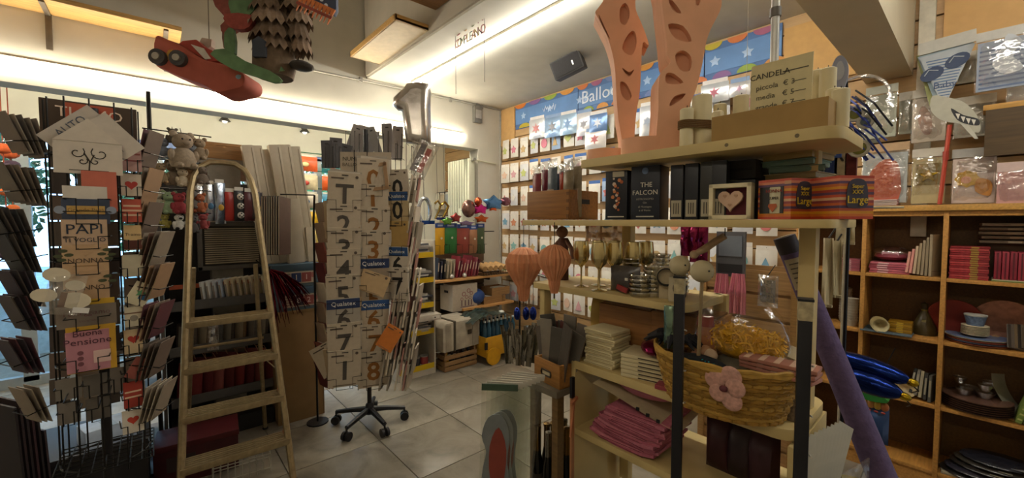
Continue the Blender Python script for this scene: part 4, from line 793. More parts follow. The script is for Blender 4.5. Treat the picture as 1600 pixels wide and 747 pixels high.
# things on the long board
bx = T('album', 'x', 'x') if False else None
ZB = .921
for i in range(14):
    x = 2.44+.043*i; h = random.uniform(.19, .26); nm, c = (('black', '24242a'), ('navy', '2a2c3c'), ('black', '1e1e22'), ('cream', '9a907c'), ('cream', 'a89a80'), ('cream', '8f8672'), ('red', '7a2a34'), ('wine', '5f2430'), ('red', '8a3038'), ('rose', '94525a'), ('wine', '6a2430'), ('red', '7f2c36'), ('rose', '8a4850'), ('wine', '5a2029'))[i]
    b = T('album', '%s slim album standing on the long shelf board, %s from the yellow rack' % (nm, ORD[i]), 'album', (x, 4.17, ZB), (0, .22 if i > 5 else .08, 0), 'albums on the long board'); child_box('cover', (0, 0, h/2+.006), (.022, .18, h), plastic(c), b, bev=.002); child_box('spine_label', (0, -.0915, h*.6), (.012, .002, h*.4), paper('b8a890'), b)
for i in range(5):
    b = T('paper_roll', 'tan paper roll in the wire tray on the long board, %s from the corner' % ORD[4-i], 'roll', (3.10+.085*i, 4.15, ZB+.05), 0, 'tan rolls on the long board'); MB().cyl((0, -.10, .03), (0, .12, .06), .034, n=14).build('roll', mat('b08a5a', .7, 0, .15), b, True); MB().lathe([(.0345, 0), (.0345, .03)], 14).xf(Matrix.Translation((0, -.02, .04)) @ Matrix.Rotation(-PI/2, 4, 'X')).build('band', paper('7a4a34'), b)
b = T('wire_tray', 'low black wire tray under the tan rolls', 'tray', (3.27, 4.15, ZB))
for z in (.004, .05): MB().tube([(-.22, -.13, z), (.22, -.13, z), (.22, .13, z), (-.22, .13, z)], .004, 5, True).build('rim', WIRE, b)
for i in range(12): MB().tube([(-.22+.04*i, -.13, .05), (-.22+.04*i, -.13, .004), (-.22+.04*i, .13, .004)], .0025, 5).build('wire', WIRE, b)
for i, x in enumerate((2.62, 2.80)):
    b = T('glass_ball', 'small clear glass ball on the board edge, %s from the yellow rack' % ORD[i], 'ball', (x, 4.065, ZB), 0, 'glass balls on the board'); MB().ball((0, 0, .028), .028).build('ball', mat('c8c4bc', .1, .3, 0), b, True); MB().lathe([(.012, .052), (.012, .062), (0, .064)], 10).build('cap', metal('b0aca4'), b)
# things on the short board and under
b = T('printed_carton', 'white carton printed with red balloon drawings on the short board', 'carton', (2.70, 4.20, .55)); b.location = RY(708, 441, 745, 486, 4.08)[0]+Vector((0, .14, 0))
b.location.z = .52
child_box('body', (0, 0, .16), (.36, .28, .32), paper('b8ab98'), b, bev=.003)
for x, z, r in ((-.02, .20, .028), (.05, .235, .026), (.09, .20, .024), (.02, .16, .022), (-.05, .14, .02), (.07, .15, .02)): print_shape('print', disc_poly(r, 14), paper('8a4a50'), b, (x, -.1405, z)); print_shape('print', disc_poly(r*.7, 14), paper('b8ab98'), b, (x, -.1415, z))
for x in (-.05, 0, .05, .09): child_box('print', (x, -.141, .09), (.012, .002, .07), paper('5a3a4a'), b)
child_box('print', (.03, -.141, .045), (.2, .002, .008), paper('6a4a58'), b); child_box('hand_hole', (-.1805, 0, .23), (.002, .09, .03), BLACK, b)
bs = T('carton_bracket', 'black wall bracket carrying the printed carton', 'bracket', (b.location.x, 4.32, .50)); child_box('plate', (0, .09, -.02), (.3, .01, .06), BLACK, bs); child_box('arm', (-.1, -.1, .005), (.02, .38, .02), BLACK, bs); child_box('arm', (.1, -.1, .005), (.02, .38, .02), BLACK, bs)
b = T('blue_bag', 'crumpled blue plastic bag on the short board', 'bag', (3.02, 4.14, .551)); MB().ball((0, 0, .10), .115, (1.1, .8, .9), 14, 10).build('bag', mat('2c4a86', .3, 0, .2, 20, .5), b, True); MB().ball((-.08, 0, .21), .03, (1, .7, 1.2)).build('knot', mat('34548e', .3, 0, .2, 20, .5), b, True)
for i, (x, z, w_, h_) in enumerate(((3.25, .551, .30, .09), (3.38, .642, .30, .10), (3.43, .551, .05, .08))):
    b = T('wooden_tray', 'small open wooden tray on the short board, %s' % ('bottom of the stack', 'top of the stack', 'beside the stack')[i], 'tray', (x, 4.20, z), 0, 'wooden trays on the short board')
    for c, d in (((0, 0, .005), (w_, .24, .01)), ((0, -.115, h_/2), (w_, .012, h_)), ((0, .115, h_/2), (w_, .012, h_)), ((-w_/2+.006, 0, h_/2), (.012, .24, h_)), ((w_/2-.006, 0, h_/2), (.012, .24, h_))): child_box('panel', c, d, wood('9a744a'), b)
    child_box('paper', (0, -.05, h_-.01), (w_*.6, .1, .02), paper('c8bfb0'), b)
# white case on a wooden crate
CR = Vector((2.475, 3.83, 0))
t = T('wooden_crate', 'rough wooden bottle crate on the floor under the white case', 'crate', CR)
CW_ = wood('8a6a44')
for z in (.03, .085, .15): 
    for sy in (-1, 1): child_box('slat', (0, sy*.16, z), (.42, .012, .045), CW_, t, bev=.002)
    for sx in (-1, 1): child_box('slat', (sx*.204, 0, z), (.012, .31, .045), CW_, t, bev=.002)
for sx in (-1, 1):
    for sy in (-1, 1): child_box('corner_post', (sx*.19, sy*.146, .105), (.02, .02, .21), CW_, t)
child_box('bottom', (0, 0, .006), (.40, .31, .01), CW_, t)
for i in range(5):
    b = T('crate_bottle', '%s bottle standing in the wooden crate, %s from the yellow rack' % (('yellow', 'dark', 'brown', 'dark', 'black')[i], ORD[i]), 'bottle', CR+Vector((-.15+.072*i, -.10, .012)), 0, 'bottles in the crate'); MB().lathe([(.03, 0), (.03, .10), (.014, .14), (.013, .16)], 12).build('glass', plastic(('b8860e', '2a2420', '4a3a28', '28242a', '1f1c1c')[i]), b, True); MB().lathe([(.016, .16), (.016, .18), (0, .182)], 10).build('cap', plastic(('c99a14', '5a5048', '3a342e', '55504a', '444')[i] if i < 4 else '444444'), b, True)
b = T('white_case', 'worn white trunk case with strap on top of the wooden crate', 'case', CR+Vector((.0, .02, .215)), .06)
prof = [(-.235, 0), (.235, 0), (.25, .02), (.25, .26), (.21, .31), (-.21, .31), (-.25, .26), (-.25, .02)]
MB().prism(prof, -.19, .19).build('shell', mat('a89e8c', .6, 0, .2, 10, .1), b, bev=.012); child_box('strap', (-.10, 0, .157), (.03, .392, .325), mat('4a4234', .7), b, bev=.004)
for sx in (-1, 1): MB().prism([(x*.12+sx*.18, z*1.0) for x, z in ((-.3, .01), (.3, .01), (.3, .29), (-.3, .29))], -.1935, -.19).build('seam_panel', mat('968c7a', .6, 0, .2, 10), b)
child_box('latch', (.10, -.196, .17), (.05, .012, .05), mat('4d473e', .4, .5), b, bev=.004); MB().tube([(-.253, -.06, .18), (-.28, -.04, .14), (-.28, .04, .14), (-.253, .06, .18)], .008, 6).build('side_handle', mat('3a342c', .6), b)
# yellow cart of blue bottles
CT = Vector((2.98, 3.72, 0))
t = T('yellow_cart', 'yellow wooden cart with round wheels loaded with blue bottles', 'cart', CT)
YC = mat('bb8a1c', .5, 0, .1)
for c, d in (((0, -.17, .20), (.52, .015, .22)), ((0, .17, .20), (.52, .015, .22)), ((-.255, 0, .20), (.015, .34, .22)), ((.255, 0, .20), (.015, .34, .22)), ((0, 0, .10), (.52, .34, .015))): child_box('panel', c, d, YC, t, bev=.002)
for sx in (-1, 1):
    for sy in (-1, 1): w_ = MB().cyl((sx*.17, sy*.185, .095), (sx*.17, sy*.21, .095), .095, n=24).build('wheel', mat('c08c12', .5), t, True)
MB().cyl((-.17, -.2, .095), (-.17, .2, .095), .012).build('axle', BLACK, t); MB().cyl((.17, -.2, .095), (.17, .2, .095), .012).build('axle', BLACK, t); child_box('corner_clip', (-.255, -.175, .22), (.03, .02, .08), BLACK, t)
for i in range(8):
    for j in range(2):
        b = T('blue_bottle', 'dark blue plastic bottle in the yellow cart, %s in the %s row' % (ORD[i], ('front', 'rear')[j]), 'bottle', CT+Vector((-.21+.06*i, -.09+.14*j, .109)), 0, 'blue bottles in the cart'); MB().lathe([(.028, 0), (.029, .02), (.026, .1), (.029, .18), (.028, .28), (.013, .33), (.013, .35)], 10).build('body', mat(('2a4654', '2f5060', '223c4a')[i % 3], .2, 0, .1), b, True); MB().lathe([(.015, .35), (.015, .37), (0, .372)], 8).build('cap', plastic('b0bcc0'), b)
b = T('film_sheet', 'dark crumpled plastic film lying over the bottle cart', 'film', CT+Vector((-.15, .02, .49)), .1)
vs = []; n = 10
for j in range(n+1):
    for i in range(n+1): u, v = i/n-.5, j/n-.5; vs.append((u*.62, v*.34, .07*(1-4*u*u)+random.uniform(-.02, .02)))
MB().add(vs, [(j*(n+1)+i, j*(n+1)+i+1, (j+1)*(n+1)+i+1, (j+1)*(n+1)+i) for j in range(n) for i in range(n)]).build('sheet', mat('2e3a36', .25, 0, .2, 12, .4), b, True); MB().ball((.2, -.1, .05), .035, (1, 1, .5)).build('tape_disc', plastic('c8c8c0'), b, True)
# ---------------------------------------------------------------- coloured bags and foil balloons above the long board
rl_ = T('hook_rail', 'black wire hook rail with pockets for the coloured bags', 'rail', (2.9, 4.12, 1.30))
MB().tube([(-.42, 0, .17), (.40, 0, .17)], .005, 6).build('bar', WIRE, rl_)
for x in (-.3, 0, .3): MB().tube([(x, 0, .17), (x, .28, .17)], .004, 6).build('arm', WIRE, rl_)
BG = [(680, 355, 695, 398, 'c08f1e', 'yellow'), (694, 355, 714, 396, '2f6a34', 'green'), (714, 356, 734, 396, '8f4034', 'brick red'), (733, 358, 746, 396, '9a6a4a', 'copper'), (744, 355, 757, 396, '3c4a2e', 'moss green')]
for i, (x0, y0, x1, y1, c, nm) in enumerate(BG):
    lo, w, h = RY(x0, y0, x1, y1, 4.08); b = T('plate_bag', '%s plate bag with blue header on the hook rail' % nm, 'bag', lo, 0, 'coloured bags on the hook rail')
    MB().bag(w, h, .06).build('pouch', mat(c, .35, 0, .1, 8), b, True); child_box('header', (0, 0, h+.02), (w*.96, .008, .05), paper('2e4684'), b); child_box('header_print', (0, -.006, h+.02), (w*.5, .004, .02), paper('a8b0c8'), b)
    put('pocket', pocket_mesh(w, h*.35, .05), b, (0, -.035, .0)); print_shape('sticker', disc_poly(.014, 8), paper('c8c0b0'), b, (0, -.034, h*.6))
lo, w, h = RY(744, 360, 758, 400, 4.04)
FB = [(722, 312, 742, 340, '8a6a62', 'dusty rose round', 'disc'), (738, 318, 762, 335, 'c8308a', 'magenta crumpled', 'star'), (762, 318, 778, 330, 'd8602a', 'orange', 'star'), (756, 306, 786, 328, '5a86b4', 'light blue star', 'star'), (742, 308, 752, 322, 'c25a3a', 'coral', 'disc'), (782, 308, 798, 322, '8a5a68', 'mauve', 'disc'), (742, 336, 762, 348, 'c4602e', 'orange low', 'star'), (704, 333, 720, 348, '9c4444', 'dull red bow', 'star'), (690, 340, 708, 352, '6a9a4a', 'lime green', 'star'), (716, 345, 740, 353, '8c7aa0', 'lilac', 'star')]
for i, (x0, y0, x1, y1, c, nm, kind) in enumerate(FB):
    lo, w, h = RY(x0, y0, x1, y1, 4.10-.012*i); b = T('foil_balloon', '%s foil balloon above the hook rail of coloured bags' % nm, 'balloon', lo, .1*(i % 3-1), 'foil balloons above the bags')
    if kind == 'disc': MB().ball((0, 0, h/2), .5, (w, .10, h), 16, 10).build('foil', foil(c), b, True)
    else:
        me = balloon_mesh([(x*w*.55, z*h*.55+h/2) for x, z in star_poly(1, .62, 5)], min(w, h)*.42); me.materials.append(foil(c)); put('foil', me, b)
    MB().tube([(0, .01, h*.5), (0, .2, h*.5-.02)], .003, 5).build('hook', WIRE, b)
# ---------------------------------------------------------------- radiator
t = T('radiator', 'tall white column radiator at the end of the wall stub', 'radiator', (3.24, 4.78, .9))
RW = mat('c6c6b0', .5, 0, .04)
for i in range(9): MB().prism([(0, 0), (0, 0), (0, 0)], 0, 0) if False else child_box('column', (0, -.24+.06*i, .78), (.10, .046, 1.52), RW, t, bev=.012)
for z in (.04, 1.52): MB().cyl((0, -.27, z), (0, .27, z), .03, n=12).build('header_pipe', RW, t, True)
MB().tube([(.0, -.27, 1.52), (0, -.30, 1.52), (.4, -.285, 1.50)], .010, 8).build('supply_pipe', RW, t); MB().cyl((0, -.27, 1.52), (0, -.33, 1.52), .022).build('valve', mat('8d8a80', .4, .5), t)
for z in (.2, 1.3): child_box('bracket', (.07, 0, z), (.06, .03, .03), RW, t)
b = T('switch_box', 'small pale fuse box below the radiator top', 'box', (3.13, 4.54, 1.52)); child_box('body', (0, 0, .12), (.14, .06, .26), RW, b, bev=.006); child_box('door', (0, -.033, .12), (.11, .008, .22), mat('d0cfbc', .4), b, bev=.002)
child_box('back_plate', (.05, .04, .12), (.14, .04, .12), RW, b)
# ================================================================ GOODS ON THE SLAT WALL AND IN THE BAY
# banner along the top of the slat wall
BN = [(4.19, 3.10), (3.10, 2.32), (2.32, 1.66), (1.66, 1.06)]
NAVY = '4a6a9c'
cb = ['c8742e', 'b3a22e', '7d5a8c', 'c4703c', '8aa03c', '9c5a78', 'c98a3c', '6a7aa8']
for i, (ya, yb) in enumerate(BN):
    L = ya-yb; t = T('wall_banner', 'blue star banner board with balloon border, %s from the corner' % ORD[i], 'sign', (WX-.015, (ya+yb)/2, 2.84), FX, 'banner boards')
    child_box('board', (0, 0, .15), (L-.008, .012, .31), mat(NAVY, .5, 0, .1, 6), t); child_box('stripe', (0, -.008, .15), (L-.01, .004, .19), mat('5f86b8', .5, 0, .12, 5), t)
    n = 4 if i < 2 else 3
    for k in range(n):
        x = -L/2+L*(k+.5)/n
        for zt, sg in ((.31, -1), (0, 1)):
            r = L/n*.40; c = cb[(k*2+i*3+(sg > 0)) % 8]
            poly = [(r*math.cos(a), sg*.055*math.sin(a)) for a in [PI*q/8 for q in range(9)]]
            if sg < 0: poly = poly[::-1]
            print_shape('balloon_print', poly, mat(c, .5, 0, .08), t, (x+(.05 if sg > 0 else -.03), -.0085, zt-sg*.0), d=.003)
    for k in range(2 if i else 3):
        x = -L/2+L*(k+.35)/2.3; print_shape('star_print', star_poly(.05), mat('a8c0dc', .5), t, (x, -.011, .15), d=.002)
    if i == 0:
        for q in range(5): MB().tube([(-.02+.045*q, -.012, .17+.03*math.sin(q*2)), (.0+.045*q, -.012, .13+.02*math.sin(q)), (.02+.045*q, -.012, .18)], .005, 5).build('script_mark', mat('d8e0ea', .5), t)
text('Balloons', .20, mat('dfe6ee', .5), None, (WX-.030, 2.71, 2.995), FX).name = 'lettering'
o = bpy.data.objects['lettering']; o = [q for q in bpy.data.objects if q.name.startswith('lettering') and q.parent is None][-1]
bann = [q for q in bpy.data.objects if q.name.startswith('wall_banner')][1]
o.parent = bann; o.location = (0, -.013, .155); o.rotation_euler = (0, 0, 0)
# rows of small packets on the wall, each with a printed shape
PW, PH = .155, .215; RT = [2.66, 2.34, 2.02, 1.70, 1.38, 1.06, .74]
pk_me = MB().bag(PW, PH, .03, n=4, m=4, wob=.05).mesh('pouch', mat('c9c2b6', .4, 0, .06), True); tab_me = MB().box((0, .002, PH+.018), (PW*.96, .003, .035), ).mesh('hang_tab', paper('d8d2c8'))
hk_me = MB().tube([(0, .0, PH+.02), (0, .075, PH+.025)], .003, 5).mesh('hook', WIRE)
kinds = {}
PC = [('lime', 'b4ba70'), ('pale', 'cbc6be'), ('blue', '6f98b0'), ('pink', 'c8788a'), ('peach', 'cfae98'), ('orange', 'cc8a68'), ('gold', 'bca070'), ('rose', 'cc9ca0'), ('red', 'bc6a64'), ('teal', '7aa6a4')]
star_me = MB().prism(star_poly(.056, .033), -.0015, .0015).mesh('print', paper('ffffff')); disc_me = MB().prism(disc_poly(.048, 14, 1, 1.2), -.0015, .0015).mesh('print', paper('ffffff')); heart_me = MB().prism(heart_poly(.05), -.0015, .0015).mesh('print', paper('ffffff'))
tree_me = MB().prism([(-.045, -.05), (.045, -.05), (.025, -.02), (.035, -.02), (0, .06), (-.035, -.02), (-.025, -.02)], -.0015, .0015).mesh('print', paper('ffffff'))
WH = ['d6d0c4', 'cfcabf', 'd9d4c9', 'c6c6c8']
for r, zt in enumerate(RT):
    y = 4.40; ci = 0
    while y > 1.0:
        blue = (y < 3.85 and zt > 2.0 and (ci+r) % 3 != 0); zz = zt-PH+random.uniform(-.012, .012)
        if zt > 2.5 and y < 3.9: zz += .02
        nm, c = PC[(ci*3+r*4+(ci//3)) % 10]; kind = ('star' if y > 3.75 else ('round', 'tree', 'heart', 'star')[(ci+r) % 4])
        b = T('wall_packet', '%s packet, %s %s print, %s wall row from top, %s from corner' % ('blue-headed' if blue else 'white', nm, kind, ORD[r], ORD[ci]), 'packet', (WX-.085-random.uniform(0, .012), y-.085, zz), FX+random.uniform(-.14, .14), 'printed packets on the slat wall')
        put('pouch', pk_me, b, None, None, mat(WH[(ci+r) % 4] if not (blue and (ci % 4 == 1)) else '8fa6c4', .4, 0, .06)); put('hang_tab', tab_me, b, None, None, paper('3f66a4' if blue else 'd8d2c8')); put('hook', hk_me, b)
        put('print', {'star': star_me, 'round': disc_me, 'heart': heart_me, 'tree': tree_me}[kind], b, (0, -.0165, PH*.45), None, paper(c))
        ci += 1; y -= .178 if ci % 2 else .20
# taller foil packets just under the banner
for i, (x0, y0, x1, y1, c, nm) in enumerate(((828, 186, 850, 216, 'c6c8cc', 'white flower'), (852, 183, 876, 214, '8aa4c4', 'pale blue boxed'), (876, 178, 900, 210, '9cb4cc', 'light blue'), (902, 176, 924, 212, 'd0ced0', 'white ribbon'), (922, 178, 948, 206, '6a88b4', 'deep blue star'), (915, 204, 946, 232, 'd2ccc8', 'white and red swirl'), (1000, 165, 1026, 215, 'c2c4c8', 'silver striped'), (1052, 168, 1076, 200, 'b8c0cc', 'silver blue'), (1096, 130, 1138, 160, 'c4c8cc', 'clear pinwheel'), (1140, 128, 1172, 150, 'd0d0d2', 'clear unicorn'))):
    lo, w, h = RX(x0, y0, x1, y1, WX-.16); b = T('foil_packet', '%s foil packet hung just below the blue banner' % nm, 'packet', lo, FX+.1, 'foil packets below the banner'); w = min(w, .30)
    MB().bag(w, h, .03).build('pouch', mat(c, .25, .35, .08, 12, .2), b, True); child_box('hang_tab', (0, .004, h+.01), (w*.9, .004, .05), paper('7f96b8' if i % 2 else 'd4d0cc'), b); MB().tube([(0, .004, h+.015), (0, .15, h+.02)], .003, 5).build('hook', WIRE, b)
    print_shape('print', star_poly(min(w, h)*.3, min(w, h)*.12, 6), paper(('c08080', '8a8a90', '7a96bc', '9a9aa0', 'd8dce4', 'bc7074', '98a2b4', 'a2acb8', 'b87080', 'c09cb4')[i]), b, (0, -.018, h*.5))
# magenta and green streamers behind the glasses
for i, (x, y0, y1, c) in enumerate(((1072, 345, 400, '7a1f44'), (1086, 345, 410, '8c2a50'), (1098, 350, 420, '742040'))):
    lo, w, h = RX(x-8, y0, x+8, y1, 2.7); b = T('tinsel_hank', 'dark magenta tinsel hank hanging behind the glasses, %s from the corner' % ORD[i], 'tinsel', lo, FX, 'magenta tinsel hanks'); MB().bag(w, h, .06, n=6, m=10, wob=.5).build('tinsel', foil(c), b, True); child_box('band', (0, 0, h), (w*.6, .03, .02), BLACK, b); MB().tube([(0, 0, h), (0, .05, h+.08)], .003, 5).build('loop', WIRE, b)
# ---------------------------------------------------------------- gondola between near shelf and wall (back of the near unit)
t = T('back_gondola', 'tan slatted gondola with pink streamers behind the near shelf unit', 'gondola', (2.86, .98, 0), FX)
child_box('panel', (0, .03, .66), (.52, .02, 1.32), wood('8a6a44'), t)
for k in range(8): child_box('slat', (0, .015, .1+.16*k), (.52, .012, .14), wood('a07c50'), t)
for sx in (-1, 1): child_box('upright', (sx*.27, .02, .72), (.04, .05, 1.44), wood('94703f'), t)
child_box('foot', (0, 0, .03), (.6, .34, .06), wood('7d5d36'), t)
for i, (x0, x1) in enumerate(((1116, 1140), (1140, 1166))):
    lo, w, h = RX(x0, 430, x1, 490, 2.76); b = T('streamer_bunch', 'pink paper streamer bunch on the gondola, %s the glasses' % ('nearer', 'farther from')[i], 'streamers', lo, FX, 'pink streamer bunches')
    for k in range(7): MB().tube([(-w/2+w*(k+.5)/7, random.uniform(-.015, .015), 0), (-w/2*.95+w*.95*(k+.5)/7, random.uniform(-.02, 0), h*.6), (-w/2*.75+w*.75*(k+.5)/7, 0, h+.01)], [w*.09, w*.085, w*.06], 6).build('streamer', paper(('c06a78', 'b05868', 'c87a84')[k % 3]), b)
    MB().tube([(0, 0, h), (0, .1, h+.03)], .003, 5).build('hook', WIRE, b)
lo, w, h = RX(1120, 362, 1165, 432, 2.78); b = T('game_sleeve', 'dark grey printed sleeve hanging on the gondola above the pink streamers', 'packet', lo, FX); child_box('sleeve', (0, 0, h/2), (w, .02, h), plastic('55565a'), b); child_box('window', (0, -.012, h*.68), (w*.8, .004, h*.45), plastic('6f7680'), b); child_box('caption', (0, -.012, h*.18), (w*.85, .004, h*.2), plastic('2a2a2c'), b); MB().tube([(0, .01, h*.9), (0, .1, h*.95)], .004, 5).build('hook', WIRE, b)
lo, w, h = RX(1184, 430, 1216, 480, 2.72); b = T('clear_packet', 'crinkled clear packet hanging low beside the purple roll', 'packet', lo, FX); MB().bag(w, h, .05, wob=.4).build('film', clear(.3), b, True); child_box('insert', (0, .0, h*.5), (w*.7, .01, h*.7), paper('6f675c'), b); MB().tube([(0, 0, h), (0, .12, h+.05)], .003, 5).build('hook', WIRE, b)
lo, w, h = RX(1084, 228, 1168, 268, 2.15); b = T('pink_drape', 'dusty pink cloth drape hanging behind the second shelf', 'cloth', lo, FX); n = 8; vs = []
for j in range(5):
    for q in range(n+1): vs.append(((q/n-.5)*w, .02*math.sin(q*1.7+j*.4), h*j/4-(.05*(1-j/4)*abs(math.sin(q*.8)))))
MB().add(vs, [(j*(n+1)+q, j*(n+1)+q+1, (j+1)*(n+1)+q+1, (j+1)*(n+1)+q) for j in range(4) for q in range(n)]).build('cloth', cloth('b88878'), b, True); MB().tube([(-w/2, 0, h), (w/2, 0, h)], .005, 6).build('rod', WIRE, b)
for sx in (-1, 1): MB().tube([(sx*w*.45, 0, h), (sx*w*.45, 0, CZ-lo.z)], .001, 5).build('wire', mat('b8b2a4', .5), b)
# ---------------------------------------------------------------- toy grid in the bay (green wire frames with coloured bags)
t = T('toy_grid', 'green wire display grid full of coloured toy bags in the window bay', 'display rack', (1.74, 5.55, 0))
GW = mat('1f5a3a', .5, .2)
for x in (-.42, 0, .42): MB().tube([(x, 0, 0), (x, 0, 2.5)], .009, 6).build('post', GW, t)
for k in range(11): MB().tube([(-.42, 0, .25+.22*k), (.42, 0, .25+.22*k)], .006, 6).build('bar', GW, t)
child_box('foot', (0, 0, .015), (.95, .4, .03), GW, t)
TC = [['c4582e', '2f7a80', '5a9a3a'], ['c8bc9a', 'b8501e', '2f6a78'], ['b8b0a0', '3a80a0', 'a8a090'], ['c8a01c', '3f4a52', 'c89a28'], ['c9b060', '2a6a9a', 'a8541e'], ['b8942a', '2f7ab0', '3a5a3a'], ['4a6a50', 'a83a2e', '8a9aa0'], ['6a7a80', '2f5a6a', 'b0b0a8']]
tcn = {'c4582e': 'orange', '2f7a80': 'teal', '5a9a3a': 'lime', 'c8bc9a': 'cream', 'b8501e': 'rust', '2f6a78': 'petrol', 'b8b0a0': 'white', '3a80a0': 'sky blue', 'a8a090': 'grey', 'c8a01c': 'yellow', '3f4a52': 'slate', 'c89a28': 'amber', 'c9b060': 'straw', '2a6a9a': 'blue', 'a8541e': 'brown', 'b8942a': 'mustard', '2f7ab0': 'bright blue', '3a5a3a': 'dark green', '4a6a50': 'sage', 'a83a2e': 'red', '8a9aa0': 'blue grey', '6a7a80': 'steel', '2f5a6a': 'deep teal', 'b0b0a8': 'pale grey'}
for r in range(10):
    for c_ in range(3):
        cc = TC[r % 8][(c_+r//8) % 3]; b = T('toy_bag', '%s toy bag on the green grid, %s row, %s column' % (tcn[cc], ORD[r], ORD[c_]), 'toy', (1.74-.30+.29*c_, 5.46, 2.27-.225*r-.06), 0, 'toy bags on the green grid')
        MB().bag(.24, .18, .08, n=5, m=5).build('bag', mat(cc, .35, 0, .25, 12), b, True); child_box('header', (0, .01, .185), (.22, .004, .04), paper('c8c8bc'), b); MB().ball((.03*(c_-1), -.045, .08), .035, (1.2, .3, .8)).build('toy', plastic(('d8c890', 'a83a2e', '2f5a8a', 'e0dcd0')[(r+c_) % 4]), b, True); MB().tube([(0, .01, .19), (0, .085, .2)], .004, 5).build('hook', GW, b)
# second grid, mostly hidden behind the ladder goods
# packets on the slat wall inside the bay (beyond the radiator)
rail_z = [2.06, 1.68, 1.36]
for r, zt in enumerate(rail_z):
    b = T('hook_bar', 'dark hook bar on the bay wall, %s from top' % ORD[r], 'rail', (WX-.17, 5.35, zt-.0), FX, 'hook bars in the bay'); child_box('bar', (0, 0, 0), (1.25, .03, .03), BLACK, b)
    for x in (-.5, 0, .5): child_box('arm', (x, .08, 0), (.02, .14, .02), BLACK, b)
    for k in range(8):
        c = ['c8c4b8', 'b8a890', '9aa0a4', 'd0cabc', 'a87a5c', '6a6a70', 'c0b8a8', '8a5a44'][(k+r*3) % 8]; o = T('bay_packet', '%s packet on the bay wall, %s bar, %s from the window' % (('white', 'sand', 'grey blue', 'ivory', 'copper', 'slate', 'cream', 'brown')[(k+r*3) % 8], ORD[r], ORD[k]), 'packet', (WX-.21, 5.92-.155*k, zt-.27), FX, 'packets on the bay wall')
        put('pouch', once(('bayp', r % 1), lambda: MB().bag(.135, .24, .04, n=4, m=4).mesh('pouch', paper('ffffff'), True)), o, None, None, mat(c, .4, 0, .08)); put('hang_tab', once('baytab', lambda: MB().box((0, 0, .255), (.12, .004, .03)).mesh('hang_tab', paper('d0ccc0'))), o)
# silver and gold number balloons below them
for i, (x0, y0, x1, y1, c, nm) in enumerate(((652, 306, 674, 352, 'b4b8bc', 'silver number zero'), (678, 312, 690, 345, '9a7a3a', 'gold number two'), (688, 314, 702, 346, 'a8863e', 'gold number five'))):
    lo, w, h = RY(x0, y0, x1, y1, 4.32-.03*i); b = T('shape_balloon', '%s foil balloon hanging behind the yellow rack' % nm, 'balloon', lo, -.2)
    mb = MB().tube([(w*.38*math.cos(2*PI*k/16), 0, h/2+h*.42*math.sin(2*PI*k/16)) for k in range(16)], w*.13, 8, True) if i == 0 else MB().tube([(-w*.35, 0, h*.8), (0, 0, h*.95), (w*.35, 0, h*.75), (w*.1, 0, h*.45), (-w*.3, 0, h*.12), (w*.4, 0, h*.1)][::1 if i == 1 else -1], w*.14, 8)
    mb.build('foil', foil(c), b, True); child_box('ribbon', (w*.2, -.03, h*.1), (w*.8, .02, h*.12), foil('34549a'), b); MB().tube([(0, 0, h*.9), (0, .05, BEAMZ-lo.z)], .002, 5).build('string', WIRE, b)
for i, (x, y, c, s, nm) in enumerate(((650, 380, 'c4bcae', .16, 'white'), (664, 384, '94583c', .12, 'copper'), (650, 360, '8a8a8c', .1, 'grey'))):
    p = onY(x, y, 4.30); b = T('round_balloon', '%s round foil ball hanging above the yellow rack' % nm, 'balloon', p); MB().ball((0, 0, 0), s/2, (1, .8, 1)).build('foil', foil(c), b, True); MB().tube([(0, 0, s/2), (0, .05, BEAMZ-p.z)], .002, 5).build('string', WIRE, b)
# ---------------------------------------------------------------- white pole from the ceiling
b = T('white_pole', 'thin white metal pole from the ceiling to the near shelf', 'pole', (1.64, .49, 1.85)); MB().cyl((0, 0, 0), (0, 0, HZ-1.85), .0135).build('tube', mat('c8c8c4', .35, .2), b, True); MB().cyl((0, 0, .455), (0, 0, .485), .018).build('collar', mat('6a6660', .5), b, True)
MB().lathe([(.03, 0), (.03, .008), (.014, .02)], 12).build('foot', mat('a8a49c', .4), b)
# ================================================================ NEAR SHELF UNIT
CREAM = mat('c0aa74', .55, 0, .06, 10); SD = .36
SHX = SX+SD/2
t = T('shelf_unit', 'cream shelf unit with rounded boards in the middle of the shop', 'shelf unit', (SHX, .80, 0), FX)
# local x = -(world y - .80), local y = world x - SHX
def board(name, ya, yb, z, th, d=SD, r=.06, m=CREAM, y0=0):
    xa, xb = -(ya-.80), -(yb-.80); pts = []
    def arc(cx, cy, a0, a1): return [(cx+r*math.cos(a0+(a1-a0)*k/5), cy+r*math.sin(a0+(a1-a0)*k/5)) for k in range(6)]
    pts = [(xa, -d/2)]+arc(xb-r, -d/2+r, -PI/2, 0)+arc(xb-r, d/2-r, 0, PI/2)+[(xa, d/2)]
    mb = MB(); n = len(pts); mb.add([(x, y, z-th) for x, y in pts]+[(x, y, z) for x, y in pts], [tuple(range(n-1, -1, -1)), tuple(range(n, 2*n))]+[(i, (i+1) % n, (i+1) % n+n, i+n) for i in range(n)])
    return mb.build(name, m, t, bev=.003)
Z1, Z2, Z3, Z4, Z5 = 1.86, 1.605, 1.305, .985, .685
b1 = board('board', 1.13, .25, Z1, .035); board('board', 1.50, .26, Z2, .025); board('board', 1.42, .66, Z3, .028); board('board', 1.16, .33, Z4, .035); board('board', 1.16, .33, Z5, .03); board('board', 1.16, .33, .14, .03)
for x in (.26, .45): MB().cyl((x, -.1805, Z1-.018), (x, -.176, Z1-.018), .006).build('screw_cap', mat('6a5c40', .6), b1)
